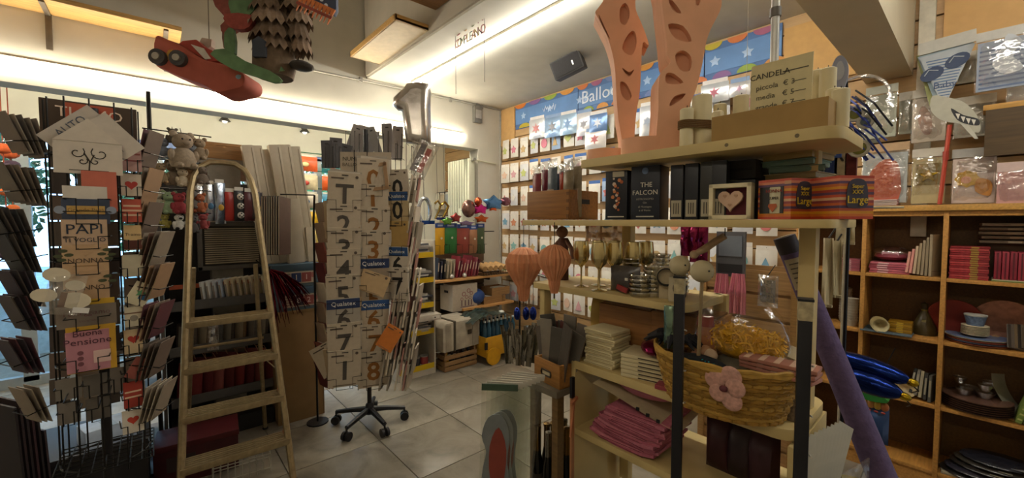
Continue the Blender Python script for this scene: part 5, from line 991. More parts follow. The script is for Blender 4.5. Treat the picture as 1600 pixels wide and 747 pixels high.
child_box('post', (.432, .06, 1.03), (.05, .05, 1.65), CREAM, t, bev=.012); child_box('post', (-.585, -.13, 1.14), (.032, .05, .31), CREAM, t, bev=.006); child_box('post', (-.30, .14, 1.1), (.05, .04, 1.5), CREAM, t, bev=.006); child_box('post', (.12, .16, 1.145), (.05, .03, .32), CREAM, t)
child_box('side_panel', (-.365, 0, .49), (.022, SD, .98), CREAM, t, bev=.003); child_box('side_panel', (.46, 0, .47), (.022, SD, .94), CREAM, t, bev=.003)
G = 'on the near shelf unit'
# --- peach foam cut-outs
PEACH = mat('e2aa88', .75, 0, .05, 12)
def sculpt(label, base_px, rz, outline, holes, depth, baser, dx=.12):
    cxp, cyp = base_px; p = onX(cxp, cyp, SX+dx); p.z = Z1; D = (p-Vector((0, 0, EYE))).dot(_fw)
    t_ = T('foam_cutout', label, 'decoration', p, rz)
    def Q(pts): return [((880+a*.348-cxp)/F*D, max(.0, (cyp-b*.348)/F*D)) for a, b in pts]
    hs = [smooth_poly(Q(h), 3) for h in holes]; me = cutout(smooth_poly(Q(outline), 3), hs, depth); me.materials.append(PEACH); me.shade_smooth(); me.set_sharp_from_angle(angle=.7); put('cut_panel', me, t_, (0, 0, 0))
    back = cutout(smooth_poly(Q(outline), 3), [], .012); back.materials.append(mat('d49a78', .75, 0, .05, 12)); put('back_sheet', back, t_, (0, -depth*.5+.035, 0))
    MB().lathe([(baser, 0), (baser, .066), (0, .066)], 36, (0, .0, 0), 1, .75).build('base', PEACH, t_, True)
    return t_
sculpt('large peach foam wing cut-out on an oval base beside the candles', (1012, 232), FX+.72,
       [(405, 640), (405, 480), (405, 380), (412, 330), (452, 288), (440, 260), (432, 180), (420, 90), (408, -20), (405, -140), (620, -140), (622, -10), (632, 15), (648, 30), (650, 70), (635, 110), (610, 160), (594, 210), (585, 270), (570, 350), (555, 410), (525, 490), (508, 560), (500, 640)],
       [[(440, 20), (470, 50), (492, 88), (455, 70)], [(440, 130), (500, 140), (535, 205), (470, 190)], [(470, 260), (500, 240), (535, 270), (530, 325), (490, 320)], [(435, 335), (465, 335), (505, 375), (440, 375)], [(450, 470), (470, 430), (515, 420), (490, 450)], [(420, -100), (470, -90), (480, -30), (430, -10)], [(560, -110), (590, -60), (560, 60), (545, 10)]], .15, .105)
sculpt('smaller peach foam wing cut-out farther along the top shelf', (948, 245), FX+.72,
       [(255, 690), (252, 600), (238, 520), (228, 420), (222, 320), (210, 240), (185, 160), (150, 90), (136, 60), (150, 40), (178, -10), (180, -130), (300, -130), (302, 0), (305, 60), (325, 110), (345, 160), (360, 212), (335, 200), (330, 300), (326, 400), (312, 500), (306, 600), (305, 690)],
       [[(240, 50), (262, 30), (280, 70), (265, 120), (240, 105)], [(250, 220), (275, 160), (300, 150), (310, 200), (290, 250)], [(250, 300), (280, 320), (300, 310), (280, 340)], [(245, 360), (270, 370), (292, 420), (275, 440), (248, 410)], [(150, 70), (170, 110), (200, 180), (165, 120)], [(225, -90), (260, -80), (255, -20), (235, -30)]], .12, .088, .20)
# --- candles
WAX = mat('d6caa4', .6, 0, .05, 12)
def candle(label, x0, y0, x1, X, g='candles on the top shelf'):
    yb = 235; lo, w, h = RX(x0, y0, x1, y0+40, X); top = onX((x0+x1)/2, y0, X).z; hh = top-Z1; r = max(.018, w*.38)
    b = T('pillar_candle', label, 'candle', (X, lo.y, Z1), 0, g); MB().lathe([(r, 0), (r, hh-.004), (r-.004, hh), (r*.6, hh-.006), (0, hh-.008)], 20).build('wax', WAX, b, True); MB().tube([(0, 0, hh-.01), (.003, 0, hh+.012)], .0015, 5).build('wick', mat('3a3228', .8), b)
    return b, r, hh
c1, r1, h1 = candle('short cream pillar candle tied with twine beside the foam wing', 1060, 170, 1086, SX+.08); c2, r2, h2 = candle('tallest cream pillar candle tied with the twine', 1078, 150, 1116, SX+.14)
candle('cream pillar candle just behind the tallest one', 1112, 163, 1138, SX+.2); candle('slim cream candle half hidden by the carton tray', 1112, 174, 1130, SX+.07); candle('cream candle standing behind the handwritten sign', 1142, 150, 1174, SX+.22)
b = T('twine', 'brown twine wound round the two tied candles', 'twine', (0, 0, Z1+.075)); p1, p2 = c1.location, c2.location
for k in range(5):
    pts = []; d = (p2-p1); L = math.hypot(d.x, d.y); ang = math.atan2(d.y, d.x)
    for q in range(13): a = ang+PI/2+PI*q/12; pts.append((p1.x+(r1+.004)*math.cos(a), p1.y+(r1+.004)*math.sin(a), .006*k))
    for q in range(13): a = ang-PI/2+PI*q/12; pts.append((p2.x+(r2+.004)*math.cos(a), p2.y+(r2+.004)*math.sin(a), .006*k))
    MB().tube(pts, .003, 5, True).build('strand', mat('6a4e2c', .9), b)
# carton tray and handwritten sign
TRY = Vector((SX+.15, .44, Z1+.002)); t2 = T('carton_tray', 'shallow brown cardboard tray at the end of the top shelf', 'tray', TRY, FX)
KB = mat('9a7a46', .75, 0, .08, 14)
for c, d in (((0, 0, .004), (.31, .26, .008)), ((0, -.128, .04), (.31, .006, .08)), ((0, .128, .04), (.31, .006, .08)), ((-.153, 0, .04), (.006, .26, .08)), ((.153, 0, .04), (.006, .26, .08))): child_box('side', c, d, KB, t2)
child_box('sticker', (.1565, .04, .045), (.002, .06, .04), paper('b8a47c'), t2)
lo, w, h = RX(1172, 92, 1268, 180, SX+.06); sg = card('pale handwritten card sign with candle prices standing in the tray', Vector((SX+.06, lo.y, Z1+.012)), w, h+.05, 'c6b88c', FX, -.05, 0, .004, 'price_sign', cat='sign')
H_ = h+.05; text('CANDELA', .024, paper('3a3428'), sg, (-w*.18, -.003, H_*.82)); child_box('pen_line', (w*.24, -.0025, H_*.82), (w*.4, .001, .003), paper('4a4436'), sg)
for k, z in enumerate((.66, .52, .38)): text(('piccola  € 3', 'media   € 5', 'grande  € 7')[k], .022, paper('5a5240'), sg, (-w*.08, -.003, H_*z)); child_box('pen_line', (w*.3, -.0025, H_*z), (w*.22, .001, .002), paper('5a5240'), sg)
for i, (x, dy, h) in enumerate(((1276, .05, .20), (1292, .02, .19), (1303, .0, .12), (1313, -.02, .11), (1286, .1, .21))):
    p = onX(x, 170, SX+.15+dy); b = T('pillar_candle', 'cream candle standing in the carton tray, %s from the sign' % ORD[i], 'candle', (SX+.15+dy, p.y, Z1+.011), 0, 'candles in the carton tray'); MB().lathe([(.022, 0), (.022, h-.003), (.018, h), (0, h-.006)], 16).build('wax', WAX, b, True); MB().tube([(0, 0, h-.008), (.002, 0, h+.01)], .0014, 5).build('wick', mat('3a3228', .8), b)
# --- second board: crate, falcon boxes, heart frame, mug boxes
lo, w, h = RX(822, 303, 932, 347, SX-.02)
WB = Vector((1.40-.01+.12, 1.224+.125, Z2+.002)); t2 = T('wooden_box', 'oak box with hand hole full of coloured pouches at the shelf end', 'box', WB, FX+.08)
OB = wood('8f5f2c', (1, 14, 14)); bw, bd, bh = .25, .24, .135
for c, d in (((0, -bd/2+.006, bh/2), (bw, .012, bh)), ((0, bd/2-.006, bh/2), (bw, .012, bh)), ((-bw/2+.006, 0, bh/2), (.012, bd-.024, bh)), ((bw/2-.006, 0, bh/2), (.012, bd-.024, bh)), ((0, 0, .004), (bw, bd, .008))): child_box('panel', c, d, OB, t2, bev=.002)
child_box('hand_hole', (bw/2+.0005, 0, bh*.62), (.002, .09, .022), BLACK, t2, bev=.0)
for k in range(4): child_box('finger_joint', (bw/2-.006, -bd/2-.0005, bh*(.12+.25*k)), (.012, .002, .014), wood('6f4820'), t2)
for i, (c, nm, x) in enumerate((('7a2a34', 'crimson', -.105), ('6e2430', 'wine red', -.075), ('3a4a5c', 'steel blue', -.025), ('4a5560', 'slate blue', .0), ('a83f22', 'orange red', .045), ('9c3a20', 'vermilion', .07), ('7a6a50', 'olive brown', .10), ('85755a', 'khaki', .118))):
    p = WB+Matrix.Rotation(FX+.08, 3, 'Z') @ Vector((x*.92, -.08+.04*(i % 3), .012)); b = T('sweet_pouch', '%s slim pouch standing in the oak box, %s from the corner side' % (nm, ORD[i]), 'pouch', p, FX+.08+.1*(i % 3-1), 'coloured pouches in the oak box')
    h = .215+.02*(i % 2); MB().bag(.062, h, .025, n=4, m=6, wob=.25).build('pouch', mat(c, .3, 0, .25, 30, .3), b, True); child_box('label', (0, -.0135, h*.45), (.04, .002, .05), paper('a8907c'), b); MB().bag(.064, .05, .008, n=4, m=3, z=h-.01).build('clear_top', clear(.3), b, True)
# dark boxes
t2 = T('gift_box', 'dark navy box lettered THE FALCON on the second shelf', 'box', (SX+.12, .875, Z2+.001), FX+.16)
child_box('body', (0, 0, .105), (.115, .10, .21), mat('1d212c', .4), t2, bev=.002)
text('THE', .026, paper('c8c0b0'), t2, (.005, -.052, .135)); text('FALCON', .026, paper('c8c0b0'), t2, (0, -.052, .105))
for z, s in ((.08, 'ASTRONOMO'), (.066, 'Gin'), (.05, 'di Montagna'), (.036, 'e di Vento')): text(s, .011, paper('9a948a'), t2, (0, -.052, z))
print_shape('moon', disc_poly(.013, 12), paper('5a6a84'), t2, (0, -.051, .19)); child_box('bottom_line', (0, -.051, .012), (.07, .002, .004), paper('c8c0b0'), t2)
t3 = T('gift_box', 'dark box with an orange flower print left of the lettered box', 'box', (SX+.10, .995, Z2+.001), FX+.16); t3['label'] = 'dark box with an orange flower print beside the oak box'
child_box('body', (0, 0, .10), (.095, .10, .20), mat('191a22', .4), t3, bev=.002)
for k in range(18): z = .04+.0075*k; print_shape('flower_print', disc_poly(random.uniform(.004, .009), 6), paper(('a8562c', 'c27a4a', 'c8b4a0')[k % 3]), t3, (random.gauss(0, .006+.0012*k), -.051, z))
child_box('sticker', (.01, -.051, .185), (.05, .002, .022), paper('a89c84'), t3); child_box('bottom_line', (0, -.051, .012), (.07, .002, .004), paper('c8c0b0'), t3)
for i, (y, c) in enumerate(((.745, '22232a'), (.69, '1d1e24'), (.635, '26241f'), (.595, '1c1b1e'))):
    b = T('bottle_tube', 'slim dark carton tube on the second shelf, %s from the lettered box' % ORD[i], 'box', (SX+.10, y, Z2+.001), FX+.2, 'slim dark cartons'); child_box('body', (0, 0, .10), (.045, .06, .20), mat(c, .4), b, bev=.002)
    child_box('label', (0, -.0315, .04), (.036, .002, .06), paper('a39a84'), b)
    for q in range(3): child_box('label_line', (-.008+.008*q, -.033, .04), (.003, .001, .04), paper('4a443a'), b)
for i in range(3): b = T('black_tray', 'dark slatted carton behind the slim cartons, %s from the bottom' % ORD[i], 'box', (SX+.24, .62, Z2+.001+.07*i), FX, 'dark slatted cartons'); child_box('body', (0, 0, .034), (.22, .14, .066), mat('2a2724', .6), b, bev=.003); child_box('groove', (0, -.0705, .034), (.2, .002, .01), mat('171513', .6), b)
# heart frame
lo, w, h = RX(1104, 288, 1176, 349, SX+.05); t2 = T('heart_frame', 'white box frame with a pale heart on wine red ground', 'frame', (SX+.07, lo.y, Z2+.001), FX+.05); w, h = .13, .118
FRC = mat('d2c6a2', .55)
for c, d in (((0, 0, .007), (w, .04, .014)), ((0, 0, h-.007), (w, .04, .014)), ((-w/2+.007, 0, h/2), (.014, .04, h)), ((w/2-.007, 0, h/2), (.014, .04, h))): child_box('border', c, d, FRC, t2, bev=.002)
child_box('back', (0, .015, h/2), (w-.02, .006, h-.02), mat('5a2028', .8), t2); hp = print_shape('heart', heart_poly(.038), mat('c0a088', .7), t2, (0, .0, h/2+.006), d=.012)
for x, z in ((-.016, .012), (.018, .012), (0, -.018)): print_shape('small_heart', heart_poly(.006), mat('a88468', .7), hp, (x, -.013, z))
# white tub and pink cloth above it
p = onX(1138, 285, SX+.2); b = T('white_tub', 'pale round tub behind the heart frame', 'tub', (SX+.22, p.y, Z2+.001)); MB().lathe([(.04, 0), (.045, .14), (.047, .15), (.04, .152), (0, .15)], 20).build('tub', mat('a89e86', .6), b, True); MB().lathe([(.048, .152), (.048, .165), (0, .168)], 20).build('lid', mat('b0a68e', .6), b, True)
# striped mug boxes
def mug_box(label, px, rz, X, second=False):
    p = onX(px, 350, X); t_ = T('mug_box', label, 'box', (X, p.y, Z2+.001), rz, 'striped mug boxes'); W_, H_ = .108, .122
    cs = ['b0442a', 'c87a5a', '5a3a58', 'b8602a', 'c8881c', 'a03c2c', '5e3c52', 'b84a24', 'c8a078', '8a3a3a', 'b85a24', '4a3450', 'a84a28', 'c88a1a', 'c46a1c', 'b03c1c']
    for k, c in enumerate(cs): z0 = H_*(1-(k+1)/16); child_box('stripe_band', (0, 0, z0+H_/32), (W_, W_, H_/16-.0002), mat(c, .5), t_)
    # label on the +x face and front
    for fx, rr in ((1, 0),):
        l_ = print_shape('label', smooth_poly([(-.028, -.03), (.028, -.03), (.034, 0), (.026, .04), (0, .05), (-.026, .04), (-.034, 0)], 3), mat('3a3440', .5), t_, (W_/2+.0008, 0, H_*.52), PI/2, d=.001)
        text('Super', .016, paper('c8a82a'), l_, (0, -.0025, .028)); text('XXX', .016, paper('c8a82a'), l_, (0, -.0025, .012)); text('Large', .03, paper('d0b02c'), l_, (0, -.0025, -.01))
    if not second:
        child_box('window', (-.008, -W_/2-.0008, H_*.48), (.078, .002, .082), mat('241f1c', .5), t_); MB().lathe([(.0, 0), (.026, 0), (.027, .078), (.026, .08), (0, .08)], 18).build('mug', mat('c0b694', .4), t_, True, (.004, -W_/2+.018, .018))
        o = text('NONNA', .014, paper('8a2c24'), t_, (.008, -W_/2-.012, H_*.70)); text('SUPER', .012, paper('3a3028'), t_, (.008, -W_/2-.012, H_*.52)); print_shape('emblem', [(-.012, .008), (.012, .008), (.015, 0), (0, -.018), (-.015, 0)], paper('a8542a'), t_, (.004, -W_/2-.0105, H_*.32)); child_box('price_tag', (.044, -W_/2-.0012, H_*.9), (.02, .001, .01), paper('b88a68'), t_)
    return t_
mug_box('striped orange mug box with a window showing a white mug', 1228, FX-.38, SX+.11); mug_box('striped orange mug box without window at the shelf end', 1310, FX-.6, SX+.14, True)
# plates stack on mug box area (behind, on second board)
for k in range(10):
    p = onX(1245, 300, SX+.27); z = Z2+.001+.022*k; c = ('8a7444', '7d6a40', '94804e', '7a683c', '8a7a4a', '86744a', '8f7c50', '5f7a6a', '64806f', '9a8248')[k]; b = T('paper_plate', '%s square plate pack in the stack behind the mug boxes, %s from the bottom' % (('tan', 'brown', 'straw', 'olive', 'sand', 'buff', 'khaki', 'green', 'sage', 'ochre')[k], ORD[k]), 'plates', (SX+.29, p.y+.01*math.sin(k), z), .2*math.sin(k*2), 'plate packs behind the mug boxes'); child_box('plates', (0, 0, .01), (.17, .15, .019), mat(c, .5, 0, .1), b, bev=.005); child_box('rim', (0, 0, .0195), (.175, .155, .003), mat(c, .5, 0, .2), b)
# --- third board: balloons, glasses, cups
def honeycomb(label, px, py, X, s, g='paper hot-air balloons', hang=None):
    p = onX(px, py, X); b = T('paper_balloon', label, 'decoration', p, 0, g); n = 24
    prof = [(.02, 0), (.032, .045), (.034, .07), (.062, .115), (.088, .16), (.092, .195), (.075, .235), (.035, .262), (.004, .268)]
    for k in range(n):
        a = 2*PI*k/n; a2 = a+PI/n*.9; mb = MB(); vs = []
        for q, (r, z) in enumerate(prof): vs += [(r*s*math.cos(a), r*s*math.sin(a), z*s), (r*s*.90*math.cos(a-PI/n), r*s*.90*math.sin(a-PI/n), z*s), (r*s*.90*math.cos(a+PI/n), r*s*.90*math.sin(a+PI/n), z*s)]
        fs = []
        for q in range(len(prof)-1): fs += [(q*3, q*3+1, q*3+4, q*3+3), (q*3+2, q*3, q*3+3, q*3+5)]
        mb.add(vs, fs).build('fold', mat(('cf8f68', 'c6845e')[k % 2], .8), b)
    MB().tube([(0, 0, 0), (.0, 0, -.03*s)], .004, 6).build('basket_peg', mat('5a4a30', .6), b)
    if hang: MB().tube([(0, 0, .26*s), (0, 0, hang-p.z)], .0015, 5).build('thread', WIRE, b)
    return b
honeycomb('round peach paper hot-air balloon hanging before the glasses', 866, 458, SX-.06, .80, hang=Z2-.01); honeycomb('larger peach paper hot-air balloon under the oak box corner', 818, 470, SX+.16, 1.12, hang=Z2+.01)
WGM = mat('d9c690', .2, .95, .1, 6)
for i, (x, dx) in enumerate(((908, .06), (936, .03), (935, .14), (960, .10), (962, .2), (990, .16), (1008, .23))):
    p = onX(x, 460, SX+dx); b = T('wine_glass', 'gold metallic wine glass on the third shelf, %s from the shelf end' % ORD[i], 'glass', (SX+dx, p.y, Z3+.001), 0, 'gold wine glasses'); s = 1.0
    MB().lathe([(.034, 0), (.034, .003), (.006, .010), (.004, .02), (.004, .085), (.010, .095), (.030, .115), (.036, .14), (.034, .175), (.030, .205), (.028, .205), (.032, .175), (.034, .14), (.028, .117), (.0, .10)], 20).build('glass', WGM, b, True)
GLS = clear(.42, (.95, .94, .9), .08)
for i, (x, y, X, h, r) in enumerate(((1000, 470, SX+.05, .10, .045), (1020, 468, SX+.09, .13, .04), (1042, 470, SX+.13, .12, .04), (985, 465, SX+.14, .14, .042), (1060, 465, SX+.2, .15, .04), (1032, 460, SX+.24, .16, .042))):
    p = onX(x, y, X); b = T('plastic_cup_stack', 'stack of clear plastic cups on the third shelf, %s from the glasses' % ORD[i], 'cups', (X, p.y, Z3+.001), 0, 'clear cup stacks')
    for k in range(int(h/.017)): MB().lathe([(r*.8, .017*k), (r, .017*k+.016), (r*.98, .017*k+.019), (r*.8, .017*k+.004)], 14).build('cup', GLS, b, True)
p = onX(962, 470, SX+.03); b = T('grey_bag', 'dark clear bag with a red strip beside the glasses', 'bag', (SX+.08, p.y-.01, Z3+.001), FX); MB().bag(.14, .11, .06, wob=.3).build('film', mat('4a4440', .25, 0, .2, 20, .4), b, True); child_box('red_strip', (.01, -.034, .02), (.05, .01, .02), plastic('8a2a28'), b, (0, .3, 0)); child_box('price_tag', (.03, -.036, .06), (.014, .003, .01), paper('c8c0b0'), b)
p = onX(1024, 430, SX+.02); b = T('dark_tube', 'short cream paper tube lying with its dark mouth to the aisle', 'tube', (SX+.10, p.y, Z3+.085), FX+.5); MB().lathe([(.03, -.05), (.034, .05), (.030, .05), (.026, -.04), (0, -.04)], 18).xf(Matrix.Rotation(PI/2, 4, 'X')).build('tube', mat('1c1712', .6), b, True); MB().lathe([(.0345, -.05), (.0345, .03)], 18).xf(Matrix.Rotation(PI/2, 4, 'X')).build('sleeve', mat('b8a888', .6), b, True)
child_box('foot', (0, 0, -.06), (.05, .05, .05), mat('b8a888', .6), b)
p = onX(1055, 430, SX+.05); b = T('carton_piece', 'small cream carton with a dark hole beside the lying tube', 'carton', (SX+.06, p.y, Z3+.001), FX+.4); child_box('body', (0, 0, .045), (.05, .04, .09), paper('b8ac90'), b, bev=.002); print_shape('hole', disc_poly(.016, 14, 1, 1.4), BLACK, b, (.005, -.0205, .05))
for i, (x, y, r, X) in enumerate(((1062, 415, .034, SX-.04), (1097, 424, .036, SX-.06))):
    p = onX(x, y, X); b = T('ball_candle', 'cream ball on a stick before the cup stacks, %s from the glasses' % ORD[i], 'ball', p, 0, 'cream balls on sticks'); MB().ball((0, 0, 0), r, n=18, m=12).build('ball', mat('b3a684', .6, 0, .05), b, True); MB().tube([(0, 0, -r*.9), (.0, .01, Z4+.02-p.z)], .006, 8).build('stick', mat('8f7a58', .6), b)
    for q in range(3): MB().ball((-.02+.01*q, -r*.85, .005-.01*q), .003, n=6, m=4).build('dot', BLACK, b)
p = onX(1110, 385, SX+.16); b = T('plush_toy', 'tan plush limb reaching across above the cream balls', 'toy', p); MB().tube([(0, -.05, .04), (0, -.02, .02), (0, .02, -.01), (-.01, .05, -.03)], [.012, .013, .014, .011], 10).build('limb', cloth('a08868'), b, True); MB().ball((-.01, .055, -.033), .016).build('paw', cloth('a89070'), b, True); MB().tube([(0, -.05, .04), (0, -.05, Z2-.03-p.z)], .002, 5).build('cord', WIRE, b)
p = onX(950, 385, SX+.34); b = T('amber_film', 'brownish clear film bundle hanging behind the gold glasses', 'film', Vector((SX+.33, p.y, Z2-.125)), FX); MB().bag(.26, .095, .05, n=9, m=5, wob=.6).build('film', clear(.22, (.62, .52, .42)), b, True); child_box('clip', (0, 0, .097), (.05, .012, .012), BLACK, b)
# wood crates and pink card on the fourth board
def crate(label, c, d, rz, m=None):
    b = T('wooden_crate', label, 'crate', c, rz, 'wooden crates on the fourth shelf'); m = m or wood('8d6030'); w, dd, h = d
    for cc, q in (((0, -dd/2+.006, h/2), (w, .012, h)), ((0, dd/2-.006, h/2), (w, .012, h)), ((-w/2+.006, 0, h/2), (.012, dd-.024, h)), ((w/2-.006, 0, h/2), (.012, dd-.024, h)), ((0, 0, h-.02), (w-.024, dd-.024, .01))): child_box('panel', cc, q, m, b, bev=.002)
    child_box('lid_edge', (0, 0, h+.004), (w*.9, dd*.85, .008), wood('6e4a24'), b); return b
crate('dark wooden crate behind the white napkin stack', (SX+.25, 1.02, Z4+.001), (.27, .16, .235), FX); crate('brown wooden crate behind the white book stack', (SX+.25, .76, Z4+.001), (.26, .16, .245), FX+.1)
for k in range(11):
    z = Z4+.001+.014*k; b = T('napkin_pack', 'cream napkin pack in the tall stack, %s from the bottom' % ORD[k], 'napkins', (SX+.085+.004*math.sin(k*3), 1.045+.005*math.cos(k*2), z), FX+.06*math.sin(k), 'cream napkin packs'); child_box('napkins', (0, 0, .0065), (.145, .13, .0125), mat(('cfc29a', 'c8ba92')[k % 2], .8, 0, .08), b, bev=.003); child_box('fold_edge', (0, -.0655, .0065), (.13, .001, .003), mat('a09068', .8), b)
for k in range(6):
    z = Z4+.001+.0155*k; b = T('white_book', 'cream covered box pad in the low stack, %s from the bottom' % ORD[k], 'book', (SX+.09, .845, z), FX+.22+.03*math.sin(k*2), 'cream box pads'); child_box('cover', (0, 0, .0072), (.19, .14, .014), mat('c8ba94', .7, 0, .08), b, bev=.002); child_box('page_line', (.02, -.0705, .006), (.09, .001, .004), mat('3a3024', .8), b)
b = T('pink_balloon', 'shiny magenta foil balloon lying on the low cream stack', 'balloon', (SX+.07, .83, Z4+.097), .6); MB().ball((0, 0, .026), .05, (1.5, .8, .5), 14, 8).build('foil', foil('8a2050'), b, True); MB().ball((-.07, -.03, .015), .022, (1.2, 1, .7)).build('lobe', foil('8a2050'), b, True); MB().tube([(-.07, -.03, .02), (-.085, -.04, -.03)], .008, 6).build('neck', foil('7a1c48'), b)
b = T('pink_card_board', 'dusty pink card frame behind the cream box pads', 'frame', (SX+.205, .665, Z4+.001), FX+.1); child_box('border', (0, 0, .075), (.16, .012, .15), mat('a07a6c', .7), b, bev=.002); child_box('panel', (0, -.007, .075), (.13, .003, .12), mat('8f6c60', .7), b)
b = T('pink_sheet', 'rosy flat pack lying under the basket edge', 'packet', (SX+.06, .70, Z4+.001), FX+.2); child_box('sheet', (0, 0, .008), (.16, .12, .016), plastic('8f3a44'), b, bev=.002); MB().ball((-.02, -.02, .03), .016, (1.5, 1, 1)).build('shell', mat('b8a484', .5), b, True)
# --- pink cushions on the fifth board
PK = [('a85c6c', 'rose'), ('b86e7c', 'pink'), ('985060', 'dusky'), ('b26878', 'pale rose')]
for k in range(13):
    z = Z5+.001+.0125*k; c, nm = PK[k % 4]; w = .30-.004*k; b = T('pink_pad', '%s folded felt pad on the fifth shelf, %s from the bottom' % (nm, ORD[k]), 'pad', (SX+.13, .93-.006*k, z), FX+.08*math.sin(k*1.7), 'pink felt pads'); n = 8; vs = []
    for zz in (0, .011):
        for j in range(3):
            for i in range(n+1): u = i/n-.5; vs.append((u*w, (j-1)*.12, zz-.05*(k/12)*abs(u)**2*0+.02*(4*u*u)*(1 if k < 7 else .2)))
    N = 3*(n+1); fs = []
    for j in range(2):
        for i in range(n): a = j*(n+1)+i; fs += [(a, a+n+1, a+n+2, a+1), (N+a, N+a+1, N+a+n+2, N+a+n+1)]
    for i in range(n): fs += [(i, i+1, N+i+1, N+i), (2*(n+1)+i+1, 2*(n+1)+i, N+2*(n+1)+i, N+2*(n+1)+i+1)]
    fs += [(0, N, N+n+1, n+1), (n+1, N+n+1, N+2*(n+1), 2*(n+1)), (n, 2*n+1, N+2*n+1, N+n), (2*n+1, 3*n+2, N+3*n+2, N+2*n+1)]
    MB().add(vs, fs).build('felt', cloth(c), b, True); child_box('edge_stitch', (0, -.1205, .006), (w*.7, .001, .002), cloth('6a2c38'), b)
b = T('white_tray', 'cream curved paper tray with dark slots on the pink pads', 'tray', (SX+.12, .88, Z5+.185), FX+.12); n = 10; vs = []
for j in range(3):
    for i in range(n+1): u = i/n-.5; vs.append((u*.36, (j-1)*.12, -.05*math.sin(u*2.2)+.01))
MB().add(vs, [(j*(n+1)+i, j*(n+1)+i+1, (j+1)*(n+1)+i+1, (j+1)*(n+1)+i) for j in range(2) for i in range(n)]).build('tray_sheet', mat('b8a888', .7), b, True)
for x in (.02, .06, .10): child_box('slot', (x, -.119, -.05*math.sin(x/.36*2.2)+.013), (.012, .006, .012), BLACK, b)
b = T('pink_bag', 'plump pink fabric bag on top of the curved tray', 'bag', (SX+.13, .86, Z5+.205), FX+.2); MB().ball((0, 0, .035), .09, (1.5, 1.0, .45), 14, 8).build('bag', mat('b0687a', .6, 0, .15, 14, .3), b, True); MB().ball((-.10, 0, .03), .04, (1.3, 1, .5)).build('fold', mat('7d3c48', .6, 0, .15, 14, .3), b, True)
for i, (y, c) in enumerate(((.60, '341318'), (.53, '281619'), (.46, '36181e'))):
    b = T('wine_bag', 'dark wine coloured bag in the dark under the basket, %s from the pads' % ORD[i], 'bag', (SX+.16, y, Z5+.001), FX, 'dark bags under the basket'); MB().bag(.10, .20, .09).build('bag', mat(c, .5, 0, .2, 20, .2), b, True); MB().tube([(-.03, 0, .19), (0, 0, .24), (.03, 0, .19)], .004, 5).build('handle', mat('6a3a3c', .6), b)
b = T('clear_package', 'black shiny package on the bottom board of the near shelf', 'package', (SX+.15, .98, .141), FX); MB().ball((0, 0, .07), .15, (1.2, .9, .5), 14, 8).build('film', mat('1d1b1a', .2, 0, .2, 25, .5), b, True); child_box('tag', (.05, -.13, .06), (.06, .004, .03), paper('5a5448'), b)
# --- wicker basket
p = onX(1145, 660, SX+.02); BK = Vector((SX+.045, .555, Z4+.001)); t2 = T('wicker_basket', 'honey coloured wicker basket full of party goods', 'basket', BK, FX)
WK = [mat(c, .6, 0, .2, 40, .2) for c in ('a07830', 'b08a3e', '8f6a28')]
a_, b_ = .222, .165; Hb = .15
for k in range(13):
    f = k/12; z = .008+Hb*f; s = .80+.20*f; n = 56; pts = [((a_*s+.0035*(1 if (i+k) % 2 else -1))*math.cos(2*PI*i/n), (b_*s+.0035*(1 if (i+k) % 2 else -1))*math.sin(2*PI*i/n), z) for i in range(n)]
    MB().tube(pts, .0062, 5, True).build('weave_row', WK[k % 3], t2, True)
for i in range(28): a = 2*PI*i/28; MB().tube([(a_*.80*math.cos(a), b_*.80*math.sin(a), .004), (a_*math.cos(a), b_*math.sin(a), Hb+.012)], .004, 5).build('stake', WK[2], t2)
for q in (0, 1): MB().tube([((a_+.004)*math.cos(2*PI*i/40), (b_+.004)*math.sin(2*PI*i/40), Hb+.016+.008*q+.003*math.sin(i*2+q*3)) for i in range(40)], .007, 6, True).build('rim', WK[1], t2, True)
MB().lathe([(a_*.79, 0), (a_*.79, .008), (0, .008)], 28, (0, 0, 0), 1, b_/a_).build('bottom', WK[2], t2)
def inb(x, y, z): return BK+Matrix.Rotation(FX, 3, 'Z') @ Vector((x, y, z))
b = T('shred_bag', 'clear round bag of yellow paper shred in the wicker basket', 'bag', inb(.03, .05, .03), FX); MB().ball((0, 0, .18), .165, (.95, .6, 1.0), 20, 14).build('film', clear(.07, (.98, .98, .97)), b, True)
sh = MB()
for _ in range(1100):
    a = random.uniform(0, 2*PI); r = math.sqrt(random.random()); c = Vector((r*.125*math.cos(a)+.01, r*.07*math.sin(a), .185+random.uniform(-.045, .055)*(1-.5*r))); d = Vector([random.gauss(0, 1) for _ in range(3)]).normalized()*random.uniform(.008, .018); e = d.orthogonal().normalized()*.0022
    sh.add([c-d-e, c-d+e, c+e+Vector((0, 0, .006)), c+d+e, c+d-e, c-e+Vector((0, 0, .006))], [(0, 1, 2, 5), (5, 2, 3, 4)])
MB().ball((.01, 0, .175), .1, (1.1, .6, .55), 14, 8).build('shred_core', mat('c8961c', .7, 0, .3, 60, .5), b, True)
o = sh.build('paper_shred', mat('d8a31c', .5, 0, .25, 60), b); o['kind'] = 'stuff'
MB().ball((.02, 0, .08), .11, (1, .6, .5), 14, 8).build('grey_filler', mat('6f6858', .5, 0, .2, 20, .3), b, True)
